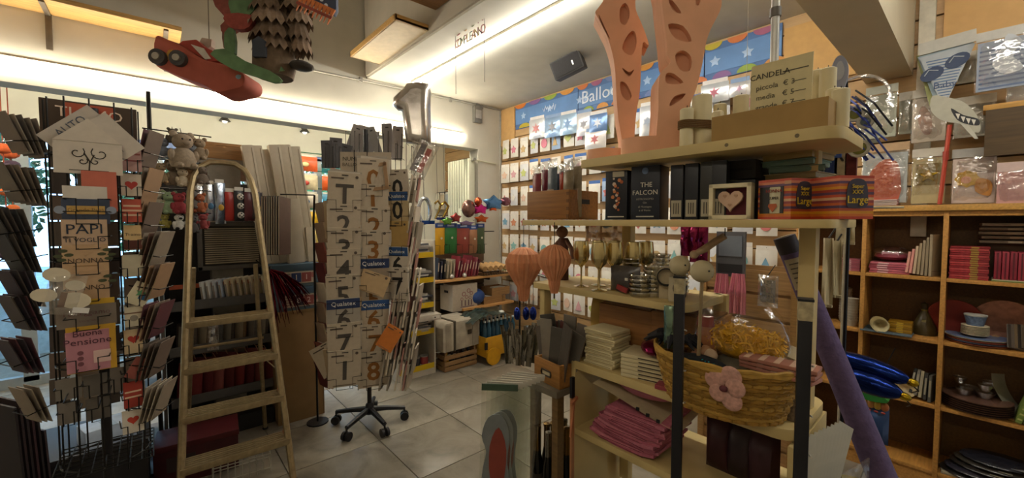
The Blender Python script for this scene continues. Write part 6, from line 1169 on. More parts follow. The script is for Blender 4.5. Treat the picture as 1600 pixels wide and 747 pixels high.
for i, (x, y, z, c) in enumerate(((-.075, -.03, .185, 'b0987a'), (-.035, -.05, .18, 'a07858'), (-.055, -.065, .165, '946a50'), (-.015, -.06, .175, 'b89c80'), (-.02, -.085, .158, '9c7458'))):
    b = T('egg', '%s decorative egg resting before the yellow shred bag, %s from the black wig' % (('beige', 'tan', 'brown', 'pale', 'ochre')[i], ORD[i]), 'egg', inb(x, y, z), .3*i, 'eggs in the basket'); MB().ball((0, 0, 0), .021, (1.25, 1, .95), 12, 8).build('egg', mat(c, .5, 0, .06), b, True); MB().ball((.012, -.008, .012), .003, n=6, m=4).build('speck', mat('6a4a34', .6), b)
b = T('black_wig', 'fluffy black feather bundle spilling over the basket rim', 'feathers', inb(-.14, -.05, .185), FX)
for k in range(26): a = random.uniform(0, 2*PI); L = random.uniform(.05, .12); MB().tube([(0, 0, 0), (L*.6*math.cos(a), L*.6*math.sin(a), .03), (L*math.cos(a), L*math.sin(a), random.uniform(-.02, .03))], [.012, .014, .002], 5).build('feather', mat('14131a', .7, 0, .2), b)
b = T('sequin_cloth', 'dark cloth with turquoise sequins hanging over the basket front', 'cloth', inb(-.03, -.10, .15), FX); MB().ball((0, 0, .0), .06, (1.5, .7, .5), 14, 8).build('cloth', cloth('16181c'), b, True)
for k in range(30): a = random.gauss(0, .02); MB().ball((.03+a, -.038+random.uniform(-.004, .004), random.gauss(.004, .012)), .0028, n=5, m=4).build('sequin', foil('2f8a98'), b)
b = T('orchid_flower', 'pale pink spotted orchid bloom on the basket front', 'flower', inb(.075, -.165, .125), FX)
for k, (a, r, w) in enumerate(((1.2, .035, .032), (2.7, .034, .030), (5.2, .04, .03), (4.0, .03, .026), (.2, .03, .028))):
    c = (r*math.cos(a), -.002*k, r*math.sin(a)); MB().ball(c, w, (1, .18, 1), 14, 8).build('petal', mat('bb8e80', .6, 0, .25, 90), b, True)
MB().ball((0, -.016, -.002), .012, (1, .8, .8)).build('lip', mat('5a2a30', .6), b, True); MB().tube([(0, 0, 0), (.02, .05, -.02), (.06, .10, .0)], .004, 6).build('stem', mat('6a5a30', .7), b)
for i in range(3): b = T('striped_pack', 'pink striped flat pack sticking out of the basket end, %s from the top' % ORD[2-i], 'packet', inb(.17, -.02, .155+.014*i), FX-.15+.1*i, 'striped packs in the basket'); child_box('pack', (0, 0, .006), (.20, .07, .011), mat('a06a58', .6), b, bev=.002); [child_box('stripe', (-.08+.04*q, 0, .0118), (.015, .07, .001), paper('c8a890'), b) for q in range(5)]
b = T('paper_sheet', 'torn cream cardboard sheet lying over the basket goods', 'paper', inb(.15, .07, .19), FX+.2); child_box('sheet', (0, 0, 0), (.13, .09, .004), paper('b8a888'), b, (.15, .1, 0)); child_box('flap', (.04, .0, .008), (.04, .07, .003), paper('a89878'), b, (.3, .3, 0))
p = onX(1112, 520, SX+.04); b = T('peach_bottle', 'peach tinted bottle pouch with red cap behind the basket', 'bottle', (SX+.06, p.y+.03, Z4+.001), FX); MB().lathe([(.035, 0), (.042, .06), (.04, .16), (.03, .22), (.022, .25)], 16, sy=.6).build('pouch', mat('a86f4a', .3, 0, .15, 14), b, True); MB().lathe([(.03, .25), (.026, .285), (0, .287)], 14, sy=.8).build('cap', mat('8a3a2c', .5), b, True)
b = T('foil_fish', 'shiny pale green foil strip hanging beside the black post', 'decoration', onX(1046, 545, SX-.05), FX+.3); MB().bag(.04, .15, .02, n=4, m=8, wob=.3).build('foil', foil('7d9480'), b, True); MB().tube([(0, 0, .15), (0, .03, Z3-.03-b.location.z)], .002, 5).build('thread', WIRE, b)
# --- black posts with taped tops
for i, (xt, yt, xb, X) in enumerate(((1062, 452, 1054, SX-.17), (1258, 492, 1238, SX-.18))):
    a = onX(xt, yt, X); t2 = T('black_post', 'black upright bar with taped pale top, %s' % ('basket corner nearer the glasses' if i == 0 else 'beside the cream shelf post'), 'post', (X, a.y, 0), .3, 'black bars'); h = a.z
    child_box('bar', (0, 0, h/2), (.029, .029, h), BLACK, t2, bev=.003); child_box('cap', (0, 0, h+.012), (.031, .031, .05), mat('a89a78', .7, 0, .3, 60), t2, bev=.003); child_box('cap_top', (0, 0, h+.038), (.033, .033, .006), BLACK, t2); child_box('clip', (.03, -.01, h-.01), (.04, .01, .012), BLACK, t2, (0, -.6, 0))
    for z in (.25, .5, .7): child_box('zip_tie', (0, -.019, h-z*.5), (.04, .003, .004), mat('b8b0a0', .5), t2, (0, .3, 0))
    child_box('foot', (0, 0, .01), (.10, .10, .02), BLACK, t2)
# --- things under and beside: low table, envelopes box, bottles, foil panels
LT = Vector((1.51, 1.30, 0)); t2 = T('low_table', 'grey topped low side table with rounded corner beside the shelf unit', 'table', LT, FX)
TZ = .86; mb = MB()
pts = [(.12, -.22)]+[(-.05+.06*math.cos(a), -.16+.06*math.sin(a)) for a in [1.5*PI-PI/2*k/5 for k in range(6)]]+[(-.11, .2), (.12, .2)]
n = len(pts); mb.add([(x, y, TZ-.03) for x, y in pts]+[(x, y, TZ) for x, y in pts], [tuple(range(n)), tuple(range(2*n-1, n-1, -1))]+[(i, (i+1) % n, (i+1) % n+n, i+n) for i in range(n)]); mb.build('top', mat('6f6656', .6), t2, bev=.002)
for x, y in ((-.07, -.16), (.09, -.18), (-.08, .16), (.09, .16)): child_box('leg', (x, y, (TZ-.03)/2), (.035, .04, TZ-.03), wood('6a5230'), t2)
child_box('lower_shelf', (0, 0, .24), (.21, .38, .02), wood('4a3a22'), t2); child_box('dark_backing', (0, .19, .42), (.21, .01, .8), mat('2a241c', .8), t2)  # dark sheet added at the back to paint the shade under the table
b = T('drawer_box', 'pine drawer box with metal label holder on the low table', 'box', (1.425, 1.265, TZ+.001), FX-.12); bw, bd, bh = .18, .20, .105
for c, d in (((0, -bd/2+.006, bh/2), (bw, .012, bh)), ((0, bd/2-.006, bh/2), (bw, .012, bh)), ((-bw/2+.006, 0, bh/2), (.012, bd-.024, bh)), ((bw/2-.006, 0, bh/2), (.012, bd-.024, bh)), ((0, 0, .004), (bw, bd, .008))): child_box('panel', c, d, wood('9a6c36'), b, bev=.002)
lh = MB().tube([(-.03, -bd/2-.003, .062), (.03, -bd/2-.003, .062), (.034, -bd/2-.003, .05), (.03, -bd/2-.003, .038), (-.03, -bd/2-.003, .038), (-.034, -bd/2-.003, .05)], .004, 5, True).build('label_holder', mat('4a4238', .4, .5), b); child_box('label', (0, -bd/2-.002, .05), (.05, .002, .016), paper('b8a888'), b)
for i in range(14):
    p = b.location+Matrix.Rotation(FX-.12, 3, 'Z') @ Vector((-.06+.009*i, -.06+.03*(i % 4), .012)); c = ('6a645c', '8a8276', '5a554f', '6a3c38', '94897a', 'a0958a')[i % 6]; h = .23+.07*((i*7) % 5)/5
    o = card('%s foil envelope fanned out of the pine drawer box, %s from the corner' % (('grey', 'silver', 'dark', 'wine', 'taupe', 'pale')[i % 6], ORD[i]), p, .075, h, c, FX+.35*(i % 3-1), 0, -.28+.045*i, .006, 'foil_envelope', 'envelopes in the drawer box', cat='envelope', m=mat(c, .3, .5, .1, 20, .2))
b = T('yellow_disc', 'pale yellow oval board standing behind the grey envelopes', 'board', (SX+.26, 1.21, Z4+.001), FX); MB().prism(disc_poly(.075, 20, .8, 1.9, (0, .143)), -.006, .006).build('board', mat('a88c44', .6), b); child_box('foot', (0, .01, .006), (.08, .06, .012), mat('94783a', .6), b)
for i in range(9):
    x, y, h = 1.34+.055*(i//3)+.01*(i % 2), 1.225+.062*(i % 3), .36+.05*((i*5) % 4)/4; b = T('foil_bottle', 'dark bottle with gold foil neck under the low table, %s of nine' % ORD[i], 'bottle', (x, y, .251), 0, 'bottles under the low table'); MB().lathe([(.024, 0), (.026, .02), (.026, h*.55), (.014, h*.72), (.013, h*.9)], 14).build('glass', mat('15140f', .12, 0, .1), b, True); MB().lathe([(.016, h*.66), (.015, h*.96), (.017, h*.965), (.017, h), (0, h+.004)], 12).build('foil_neck', foil(('8a6a34', '8d8678', '7d6238')[i % 3]), b, True); MB().lathe([(.0265, h*.2), (.0265, h*.42)], 14).build('label', paper('3a342a'), b)
# peach stick with black grip and clip
a = onX(892, 590, SX-.06); t2 = T('clip_stick', 'peach wooden stick with black top and a clip before the shelf panel', 'stick', (SX-.05, a.y, 0), .1); child_box('stick', (0, 0, a.z*.5-.045), (.020, .010, a.z-.09), mat('a8744c', .6), t2); child_box('grip', (0, 0, a.z-.045), (.022, .014, .09), BLACK, t2, bev=.003); child_box('clip', (-.012, -.01, a.z-.17), (.008, .008, .16), mat('b0704c', .5), t2, (0, .18, 0)); child_box('clip_jaw', (.0, -.01, a.z-.10), (.045, .012, .012), mat('b0704c', .5), t2, (0, -.4, 0)); child_box('foot', (0, 0, .01), (.06, .06, .02), BLACK, t2)
# clear sleeves with big foil shapes
lo = onZ(775, 900, 0)
for i in range(7):
    x = 1.06+.018*i; y = 1.315+.004*i; b = T('sleeve_sheet', 'large clear sleeve with grey foil shape beside the low table, %s from the front' % ORD[i], 'sleeve', (x, y, .30), (.04-.012*i, .03+.015*i, -.72), 'large clear sleeves'); w, h = .15, .63
    child_box('film', (0, 0, h/2), (w, .003, h), clear(.07, (.95, .96, .94)), b); child_box('card_header', (0, -.003, h-.014), (w, .004, .028), paper('3f5240' if i == 0 else 'c4beb0'), b)
    if i < 3:
        print_shape('foil_shape', smooth_poly([(-.055, -.2), (-.065, -.05), (-.05, .05), (-.07, .12), (-.045, .2), (.01, .21), (.045, .13), (.04, 0), (.06, -.15), (0, -.24)], 3), mat(('8a9096', 'a0a4a8', '7f868e')[i], .35, .3), b, (0, .004, h*.45), d=.004); print_shape('red_patch', smooth_poly([(-.03, -.08), (-.035, .06), (0, .14), (.035, .04), (.02, -.12)], 3), mat('8a4034', .5), b, (0, -.001, h*.48), d=.002)
b = T('sleeve_crate', 'dark low crate holding the large clear sleeves upright', 'crate', (1.115, 1.34, 0), -.72)
for c, d in (((0, -.09, .16), (.24, .012, .32)), ((0, .09, .16), (.24, .012, .32)), ((-.119, 0, .16), (.012, .18, .32)), ((.119, 0, .16), (.012, .18, .32)), ((0, 0, .285), (.22, .17, .012))): child_box('panel', c, d, mat('3a352e', .7), b)
# silver fringe cluster and blue foil hanging before the cart
b = T('silver_fringe', 'bundle of silver foil bags hanging in front of the yellow cart', 'foil bags', onX(812, 570, 1.75), FX+.6)
for k in range(22):
    h = random.uniform(.16, .24); x = random.uniform(-.075, .075); o = MB().bag(.035, h, .014, n=3, m=6, wob=.5).build('foil_bag', foil(('8a8478', '9c968a', '75705f')[k % 3]), b, True, (x*1.2, random.uniform(-.04, .04), random.uniform(0, .07)), (random.uniform(-.15, .15), x*2.2, random.uniform(-.8, .8)))
hg = Matrix.Rotation(-(FX+.6), 3, 'Z') @ (Vector((1.56, 1.415, Z3-.014))-b.location); MB().tube([(0, 0, .2), (0, 0, Z3-.014-b.location.z), tuple(hg)], .006, 6).build('hanger', WIRE, b)
for i, x in enumerate((808, 822, 833)): p = onX(x, 500, 1.72); c = T('blue_foil', 'dark blue foil drop above the silver bags, %s from the cart' % ORD[i], 'balloon', p, FX, 'blue foil drops'); MB().ball((0, 0, .04), .03, (.8, .7, 1.4)).build('foil', foil('1f2f7a'), c, True); hg = Matrix.Rotation(-FX, 3, 'Z') @ (Vector((1.60, 1.415, Z3-.014))-p); MB().tube([(0, 0, .07), (0, 0, Z3-p.z-.014), tuple(hg)], .002, 5).build('thread', WIRE, c)
b = T('rag_doll', 'brown string doll hanging at the shelf end behind the balloon', 'toy', onX(880, 440, SX+.17), FX); MB().tube([(0, 0, .0), (0, 0, .22)], [.028, .024], 10).build('body', cloth('5a3a30'), b, True); MB().ball((0, -.01, .25), .03).build('head', cloth('7d5c48'), b, True); MB().ball((-.035, -.02, .275), .012).build('bead', mat('a88a60', .5), b, True)
for sx in (-1, 1): MB().tube([(sx*.02, 0, .21), (sx*.06, -.01, .17), (sx*.07, -.01, .12)], [.012, .011, .010], 7).build('arm', cloth('6a4a3c'), b, True)
MB().tube([(0, 0, .27), (0, 0, Z2-.03-b.location.z)], .0015, 5).build('thread', WIRE, b)
# purple roll leaning at the shelf end
p0, p1 = onX(1400, 800, 2.0), onX(1226, 372, 1.86)
t2 = T('purple_roll', 'long purple fabric roll leaning behind the cream shelf post', 'roll', p0); d = p1-p0; fz = -p0.z
L = d.length; R = d.to_track_quat('Z', 'Y').to_euler(); t2.rotation_euler = R
k0 = 0; base_ext = p0.z/(d.z/L); MB().cyl((0, 0, -base_ext), (0, 0, L), .055, .036, n=20).build('roll', cloth('5d4e70'), t2, True); MB().cyl((0, 0, L-.06), (0, 0, L+.005), .0385, n=20).build('black_band', mat('2a2630', .5), t2, True); MB().cyl((0, 0, L+.004), (0, 0, L+.008), .02, n=12).build('core', mat('8a7a5c', .7), t2)
tc_ = (R.to_matrix().inverted() @ (Vector((0, 0, EYE))-p1)); ang_ = math.atan2(tc_.y, tc_.x)
lb = MB(); N_ = 8; vs = []
for j in (0, 1):
    for q in range(N_+1): a_2 = ang_+(q/N_-.5)*1.7; rr = .0395+.0035*j; vs.append((rr*math.cos(a_2), rr*math.sin(a_2), L-.08-.12*j))
lb.add(vs, [(q, q+1, N_+2+q, N_+1+q) for q in range(N_)]); lb = lb.build('paper_label', paper('a89e88'), t2, True)
for q in range(5): rr = .0408+.0004*q; MB().tube([(rr*math.cos(ang_+f), rr*math.sin(ang_+f), L-.10-.018*q) for f in (-.5, -.25, 0, .25, .5)], .0022, 4).build('print_line', paper('4a443a'), lb)
# white ribbons hanging behind the post
for i, (x0, y0, x1, y1, X) in enumerate(((1284, 372, 1302, 480, 2.3), (1298, 376, 1316, 465, 2.32), (1305, 352, 1336, 382, 2.4), (1246, 355, 1256, 385, 2.3))):
    lo, w, h = RX(x0, y0, x1, y1, X); b = T('white_cloth', 'pale hanging cloth strip behind the shelf post, %s from the roll' % ORD[i], 'cloth', lo, FX, 'pale cloth strips'); n = 6; vs = []
    for j in range(n+1):
        for q in range(5): vs.append(((q/4-.5)*w, .012*math.sin(q*2.2+j*.3), h*j/n))
    mb = MB().add(vs, [(j*5+q, j*5+q+1, (j+1)*5+q+1, (j+1)*5+q) for j in range(n) for q in range(4)]); mb.build('cloth', mat('b8ac8c', .85, 0, .06), b, True); child_box('hem', (0, 0, .006), (w, .016, .012), mat('a89c7c', .85), b); MB().tube([(0, 0, h), (0, .15, h+.05)], .004, 5).build('hook', WIRE, b)
b = T('cloth_stand', 'thin dark stand with a bar carrying the pale cloth strips', 'stand', (2.47, .42, 0)); MB().cyl((0, 0, 0), (0, 0, 1.74), .006).build('pole', mat('a89e88', .5), b); MB().tube([(-.02, .35, 1.66), (-.02, -.2, 1.66)], .005, 6).build('bar', mat('a89e88', .5), b); MB().lathe([(.12, 0), (.12, .012), (.02, .02), (0, .02)], 18).build('foot', BLACK, b)
# white paper sheaf under the board end
for i in range(9):
    p = onX(1245+i*3, 745, SX+.03+.02*i); card('white paper sheet sticking out at the lower shelf end, %s from the post' % ORD[i], Vector((SX+.03+.02*i, .31-.004*i, .82-.02)), .11, .17, 'b3ac98', FX+1.35, .0, .25+.03*i, .0018, 'paper_sheet', 'paper sheets at the shelf end', cat='paper')
bb = T('sheet_pocket', 'clear box holding the paper sheets at the lower shelf end', 'box', (SX+.13, .27, .78), FX+1.35); child_box('front', (0, -.06, .06), (.16, .003, .12), clear(.2), bb); child_box('back', (0, .06, .06), (.16, .003, .12), mat('4a4436', .6), bb); child_box('floor', (0, 0, .002), (.16, .12, .004), mat('4a4436', .6), bb); child_box('stem', (0, 0, -.39), (.03, .03, .78), BLACK, bb)
b = T('patterned_cup', 'dark patterned paper cup stack beside the basket on the board end', 'cups', (SX+.10, .365, Z4+.001)); MB().lathe([(.026, 0), (.034, .13), (.035, .135), (.0, .13)], 16).build('cups', mat('6a5a48', .6, 0, .4, 120), b, True); MB().lathe([(.0355, .13), (.0355, .14), (.031, .14)], 16).build('rim', mat('9a8a70', .5), b, True)
# ================================================================ BOOKCASE AND GOODS ON THE RIGHT
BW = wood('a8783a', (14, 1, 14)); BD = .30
t = T('bookcase', 'ochre wooden cube bookcase against the slat wall', 'bookcase', (BX+BD/2, .305, 0), FX)
YS = [.85, .49, .13, -.23, -.59]; ZS = [.10, .497, .885, 1.258, 1.645]
for y in YS: child_box('divider', (-(y-.305), 0, .86), (.022, BD, 1.62), BW, t, bev=.002)
for z in ZS: 
    for k in range(4): child_box('shelf', (-((YS[k]+YS[k+1])/2-.305), 0, z), (.338, BD-.006, .022 if z < 1.6 else .03), BW, t, bev=.002)
child_box('top', (-(.13-.305), -.005, 1.678), (1.50, BD+.02, .035), wood('b58844', (14, 1, 14)), t, bev=.003); child_box('plinth', (-(.13-.305), 0, .045), (1.44, BD-.02, .09), BW, t)
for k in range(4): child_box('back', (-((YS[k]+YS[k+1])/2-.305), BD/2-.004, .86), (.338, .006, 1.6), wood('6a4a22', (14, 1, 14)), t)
def cz(k): return ZS[k]+.012
def cell(k): return (YS[k]+YS[k+1])/2
XF = BX+.09
# cell 0 (mostly behind the near shelf), cells 1 and 2 in view
# --- column 1 (Y .49 .. .13)
y = cell(1)
for k in range(5): b = T('pink_napkins', 'pink napkin pack lying flat in the top middle cell, %s from the bottom' % ORD[k], 'napkins', (XF+.02, y+.06, cz(3)+.014*k), FX+.05*math.sin(k*2), 'flat pink napkin packs'); child_box('pack', (0, 0, .0065), (.19, .16, .0125), plastic(('a85460', 'b4606c', '9c4a58')[k % 3]), b, bev=.002); child_box('band', (-.03, -.0805, .0065), (.05, .001, .008), paper('c8a0a0'), b)
b = T('pink_plates', 'pink shiny plate pack with a clear film on the flat napkins', 'plates', (XF+.05, y+.06, cz(3)+.071), FX); MB().ball((0, 0, .05), .095, (1, .8, .55), 16, 8).build('film', clear(.25), b, True); MB().lathe([(.05, .01), (.085, .03), (.08, .05), (0, .03)], 18).build('plate', plastic('7a3440'), b, True); child_box('label', (0, -.07, .05), (.08, .004, .025), paper('b88a90'), b)
for k in range(7): c, nm = (('b88070', 'salmon'), ('b8786c', 'rosy'), ('a89074', 'sand'), ('8d7a5c', 'khaki'), ('84735a', 'olive'), ('7a6b52', 'brown'), ('8a7a60', 'grey brown'))[k]; p = card('%s flat bag leaning upright in the top middle cell, %s from the napkins' % (nm, ORD[k]), Vector((XF-.01, y-.04-.017*k, cz(3))), .13, .13+.02*k, c, FX+1.25, 0, .25-.04*k, .012, 'flat_bag', 'leaning flat bags', cat='bag'); child_box('fold', (0, -.0065, .03), (.12, .001, .004), paper('6a5a44'), p)
b = T('cup_stack', 'cream paper cup stack lying on its side in the second cell', 'cups', (XF-.03, y+.105, cz(2)+.048), FX+.25)
for k in range(5): MB().lathe([(.032, -.05+.018*k), (.042, .02+.018*k-.0), (.044, .022+.018*k), (.038, .02+.018*k), (.0, -.045+.018*k)], 18).xf(Matrix.Rotation(PI/2, 4, 'X')).build('cup', mat('b8aa80', .6), b, True)
child_box('rest', (0, .02, -.044), (.03, .06, .006), mat('b8aa80', .6), b)
for k in range(6): b = T('gold_napkins', 'gold napkin pack beside the lying cups, %s from the bottom' % ORD[k], 'napkins', (XF, y+.0, cz(2)+.006+.011*k), FX+.04*math.sin(k*3), 'gold napkin packs'); child_box('pack', (0, 0, .005), (.11, .11, .0098), plastic(('8a6414', '9c7420', '7a5810')[k % 3]), b, bev=.0015); child_box('band', (0, -.0555, .005), (.03, .001, .007), paper('b8962e'), b)
b = T('blue_tray', 'flat grey blue tray card under the lying cups', 'tray', (XF-.02, y+.06, cz(2)), FX); child_box('card', (0, 0, .0025), (.24, .20, .005), mat('56646c', .6), b); child_box('lip', (0, -.1, .006), (.24, .006, .008), mat('56646c', .6), b)
b = T('dark_cone_bag', 'dark gathered cone bag in the second middle cell', 'bag', (XF+.06, y-.10, cz(2)), FX); MB().lathe([(.06, 0), (.055, .05), (.03, .11), (.012, .15), (.016, .19), (0, .2)], 14).build('bag', mat('3a3018', .3, 0, .2, 25, .4), b, True); MB().lathe([(.016, .145), (.018, .155)], 10).build('tie', mat('7a6a34', .5), b); child_box('tag', (.0, -.04, .08), (.02, .003, .03), paper('6a6038'), b)
for i, (dy, z, r, c) in enumerate(((.06, .07, .040, 'b0a284'), (-.02, .05, .055, 'bba87e'))):
    b = T('paper_bowl_stack', '%s stack of cream bowls lying on its side in the third cell' % ('smaller', 'larger')[i], 'bowls', (XF-.02, y+dy, cz(1)+r+.004), FX+.35)
    for k in range(4): MB().lathe([(r*.7, -.03+.012*k), (r, .02+.012*k), (r*1.03, .022+.012*k), (r*.9, .02+.012*k), (.0, -.02+.012*k)], 20).xf(Matrix.Rotation(PI/2, 4, 'X')).build('bowl', mat(c, .6), b, True)
    child_box('rest', (0, 0, -r+.0), (.04, .06, .006), mat('5a4a30', .6), b)
for k in range(4): card('dark flat pack in the third cell, %s from the bottom' % ORD[k], Vector((XF, y+.08, cz(1)+.004+.009*k)), .20, .008, ('4a4238', '34302a', '5a5240', '3c3830')[k], FX+.1*math.sin(k), 0, 0, .16, 'flat_pack', 'dark flat packs', cat='packet')
for k in range(5): p = card('%s book leaning in the third middle cell, %s from the bowls' % (('black', 'grey', 'cream', 'dark', 'slate')[k], ORD[k]), Vector((XF, y-.07-.021*k, cz(1))), .14, .16, ('24211c', '6a645a', '94886a', '2c2822', '4a4840')[k], FX+1.4, 0, .55-.12*k, .014, 'leaning_book', 'leaning books', cat='book'); child_box('spine_line', (-.0705, 0, .08), (.001, .008, .10), paper('8a806a'), p)
# column 0, edge in view
y = cell(0)-.10
for k in range(6): b = T('pink_napkins', 'pink napkin pack beside the cloth strips, %s from the bottom' % ORD[k], 'napkins', (XF+.0, y, cz(3)+.013*k), FX, 'pink packs beside the cloth'); child_box('pack', (0, 0, .006), (.12, .13, .0118), plastic(('94505a', '8a4650')[k % 2]), b, bev=.002); child_box('band', (0, -.0655, .006), (.03, .001, .008), paper('b89090'), b)
for i, z in enumerate((2, 2)):
    b = T('cup_tower', 'tall stack of white paper cups in the edge cell, %s' % ('front one', 'rear one')[i], 'cups', (XF-.02+.09*i, y-.02+.05*i, cz(2)), 0)
    for k in range(9+3*i): MB().lathe([(.027, .018*k), (.036, .018*k+.04), (.037, .018*k+.042)], 14).build('cup', mat('9c9484', .6), b, True)
# --- column 2 (Y .13 .. -.23)
y = cell(2)
for k in range(15): b = T('red_packs', 'glossy red pack in the tall stack of the top cell, %s from the bottom' % ORD[k], 'packet', (XF+.0, y+.085, cz(3)+.0125*k), FX+.03*math.sin(k*2.3), 'glossy red packs'); child_box('pack', (0, 0, .006), (.15, .16, .0115), mat(('8a2c30', '9c3c3c', '7a2428')[k % 3], .25, 0, .2, 40, .2), b, bev=.002); child_box('gold_band', (.02, -.0805, .006), (.03, .001, .009), mat('8a6a2c', .4), b)
for k in range(6): b = T('red_book', 'crimson upright pack in the top end cell, %s from the glossy stack' % ORD[k], 'packet', (XF, y-.02-.028*k, cz(3)+.012), FX, 'crimson upright packs'); child_box('pack', (0, 0, .075), (.025, .14, .15), mat(('7a2430', '8a2c38')[k % 2], .4, 0, .1), b, bev=.003); child_box('groove', (0, -.0705, .075), (.006, .001, .14), mat('4a141c', .5), b)
b = T('green_tray', 'green edged white tray under the crimson packs', 'tray', (XF, y-.09, cz(3)), FX); child_box('tray', (0, 0, .003), (.18, .16, .006), mat('5a6a2c', .6), b); child_box('liner', (0, 0, .0085), (.175, .155, .005), mat('a89c80', .6), b)
for k in range(5): c, nm = (('5a4a38', 'brown'), ('6a5642', 'tan'), ('7a6650', 'wooden'), ('64503c', 'dark brown'), ('7d6a54', 'sandy'))[k]; b = T('flat_carton', '%s flat carton stacked high in the top end cell, %s from the bottom' % (nm, ORD[k]), 'carton', (XF+.09, y-.05, cz(3)+.205+.024*k), FX+.12*math.sin(k*2), 'flat cartons in the top cell'); child_box('carton', (0, 0, .009), (.20, .12, .017), mat(c, .6, 0, .15), b, bev=.002); child_box('label', (.03, -.0605, .009), (.05, .001, .010), paper('8a7a64'), b)
bs = T('carton_riser', 'brown riser box behind the glossy red stack', 'box', (XF+.135, y-.05, cz(3)), FX); child_box('box', (0, 0, .10), (.22, .10, .20), mat('4a3824', .7), bs, bev=.002); child_box('lid', (0, 0, .2015), (.225, .105, .003), mat('55422c', .7), bs)
for k in range(4): b = T('party_plate', '%s round plate pack in the second end cell, %s from the bottom' % (('coral', 'blue', 'red striped', 'white')[k], ORD[k]), 'plates', (XF+.03, y+.04, cz(2)+.010*k), .3*k, 'round plates in the second end cell'); MB().lathe([(.05, 0), (.13, .006), (.132, .010), (.05, .004), (0, .004)], 28).build('plate', plastic(('a0563c', '5a6a8a', '9c4030', 'b0a894')[k]), b, True); MB().lathe([(.10, .0088), (.125, .0102)], 28).build('rim_print', plastic(('8a3028', 'b8b0a0', 'c8a078', '5a6a8a')[k]), b)
for k in range(7): b = T('white_bowl', 'ribbed cream bowl in the stack on the round plates, %s from the bottom' % ORD[k], 'bowl', (XF-.0, y+.05, cz(2)+.047+.008*k), 0, 'ribbed cream bowls'); MB().lathe([(.04, 0), (.055, .009), (.056, .010), (.04, .003), (0, .003)], 20).build('bowl', mat('b3a78c', .6), b, True); MB().lathe([(.0565, .0085), (.0565, .0105)], 20).build('rim', mat('c0b498', .6), b)
b = T('blue_cups', 'blue floral cup stack on top of the cream bowls', 'cups', (XF+.0, y+.05, cz(2)+.106), 0); MB().lathe([(.034, 0), (.046, .055), (.047, .06), (0, .055)], 18).build('cups', mat('5a6a84', .5, 0, .4, 60), b, True); MB().lathe([(.0475, .055), (.0475, .062)], 18).build('rim', mat('a8a8a0', .5), b)
b = T('red_plate', 'plain red plate standing against the divider in the second end cell', 'plate', (XF+.08, y+.135, cz(2)), FX); MB().lathe([(.0, 0), (.09, .004), (.12, .014), (.118, .018), (0, .008)], 26).xf(Matrix.Translation((0, 0, .12)) @ Matrix.Rotation(PI/2+.2, 4, 'X') @ Matrix.Rotation(0, 4, 'Y')).build('plate', plastic('7d2a20'), b, True); child_box('foot', (0, 0, .004), (.06, .03, .008), plastic('7d2a20'), b)
b = T('floral_plate', 'patterned pinkish plate standing at the back of the second end cell', 'plate', (XF+.10, y-.06, cz(2)), FX); o = MB().lathe([(.0, 0), (.10, .004), (.13, .014), (.128, .018), (0, .008)], 30).xf(Matrix.Translation((0, 0, .128)) @ Matrix.Rotation(PI/2+.15, 4, 'X')).build('plate', mat('9a6a54', .5, 0, .3, 30), b, True)
for k in range(10): a = 2*PI*k/10; print_shape('flower_print', disc_poly(.018, 8), plastic(('7a4034', 'b08a60', '8a5a4a')[k % 3]), b, (.10*math.cos(a), -.02, .128+.10*math.sin(a)), d=.002)
for k in range(5): card('%s slanted plate pack at the end of the second end cell, %s in row' % (('dark', 'grey', 'brown', 'black', 'taupe')[k], ORD[k]), Vector((XF-.03+.01*k, y-.12-.012*k, cz(2))), .15, .13, ('3a322c', '5a524a', '6a5a44', '2a2622', '5f5446')[k], FX+.9, -.3, .3, .007, 'plate_pack', 'slanted plate packs', cat='plates')
# third end cell: clear bowls and brown plates
for k in range(6): b = T('brown_plate', 'dark brown round plate in the third end cell, %s from the bottom' % ORD[k], 'plate', (XF+.03, y+.03, cz(1)+.012*k), 0, 'dark brown plates'); MB().lathe([(.06, 0), (.14, .008), (.142, .012), (.06, .004), (0, .004)], 30).build('plate', mat('4a342a', .25, 0, .1), b, True); MB().lathe([(.10, .0075), (.138, .0125)], 30).build('rim', mat('5a4034', .2), b)
for i, (dx, dy, z, r) in enumerate(((-.02, .08, .09, .035), (.0, .0, .085, .04), (.05, .06, .10, .04), (.06, -.02, .14, .035), (.04, .10, .16, .032), (-.03, .0, .13, .03))):
    b = T('clear_bowl', 'small clear plastic bowl on the brown plates, %s of six' % ORD[i], 'bowl', (XF+.03+dx, y+dy, cz(1)+.075+(.05 if z > .12 else 0)), 0, 'clear bowls on the plates'); MB().lathe([(r*.6, 0), (r, .03), (r*1.03, .034), (r*.95, .03), (r*.5, .003), (0, .003)], 18).build('bowl', clear(.4, (.9, .88, .84)), b, True); MB().lathe([(r*1.0, .032), (r*1.05, .036)], 18).build('rim', clear(.5), b)
b = T('curved_tray', 'grey curved tray standing at the back of the third end cell', 'tray', (XF+.07, y-.09, cz(1)), FX); n = 8; mb = MB(); vs = []
for j in range(n+1): f = j/n; vs += [(-.07+.10*f*f, -.02+.0*f, .22*(1-f)), (-.02+.10*f*f, .02, .22*(1-f)), ]
mb.add(vs, [(2*j, 2*j+1, 2*j+3, 2*j+2) for j in range(n)]).build('tray', mat('84806f', .4, .2), b, True); child_box('foot', (.05, 0, .003), (.06, .05, .006), mat('84806f', .4), b)
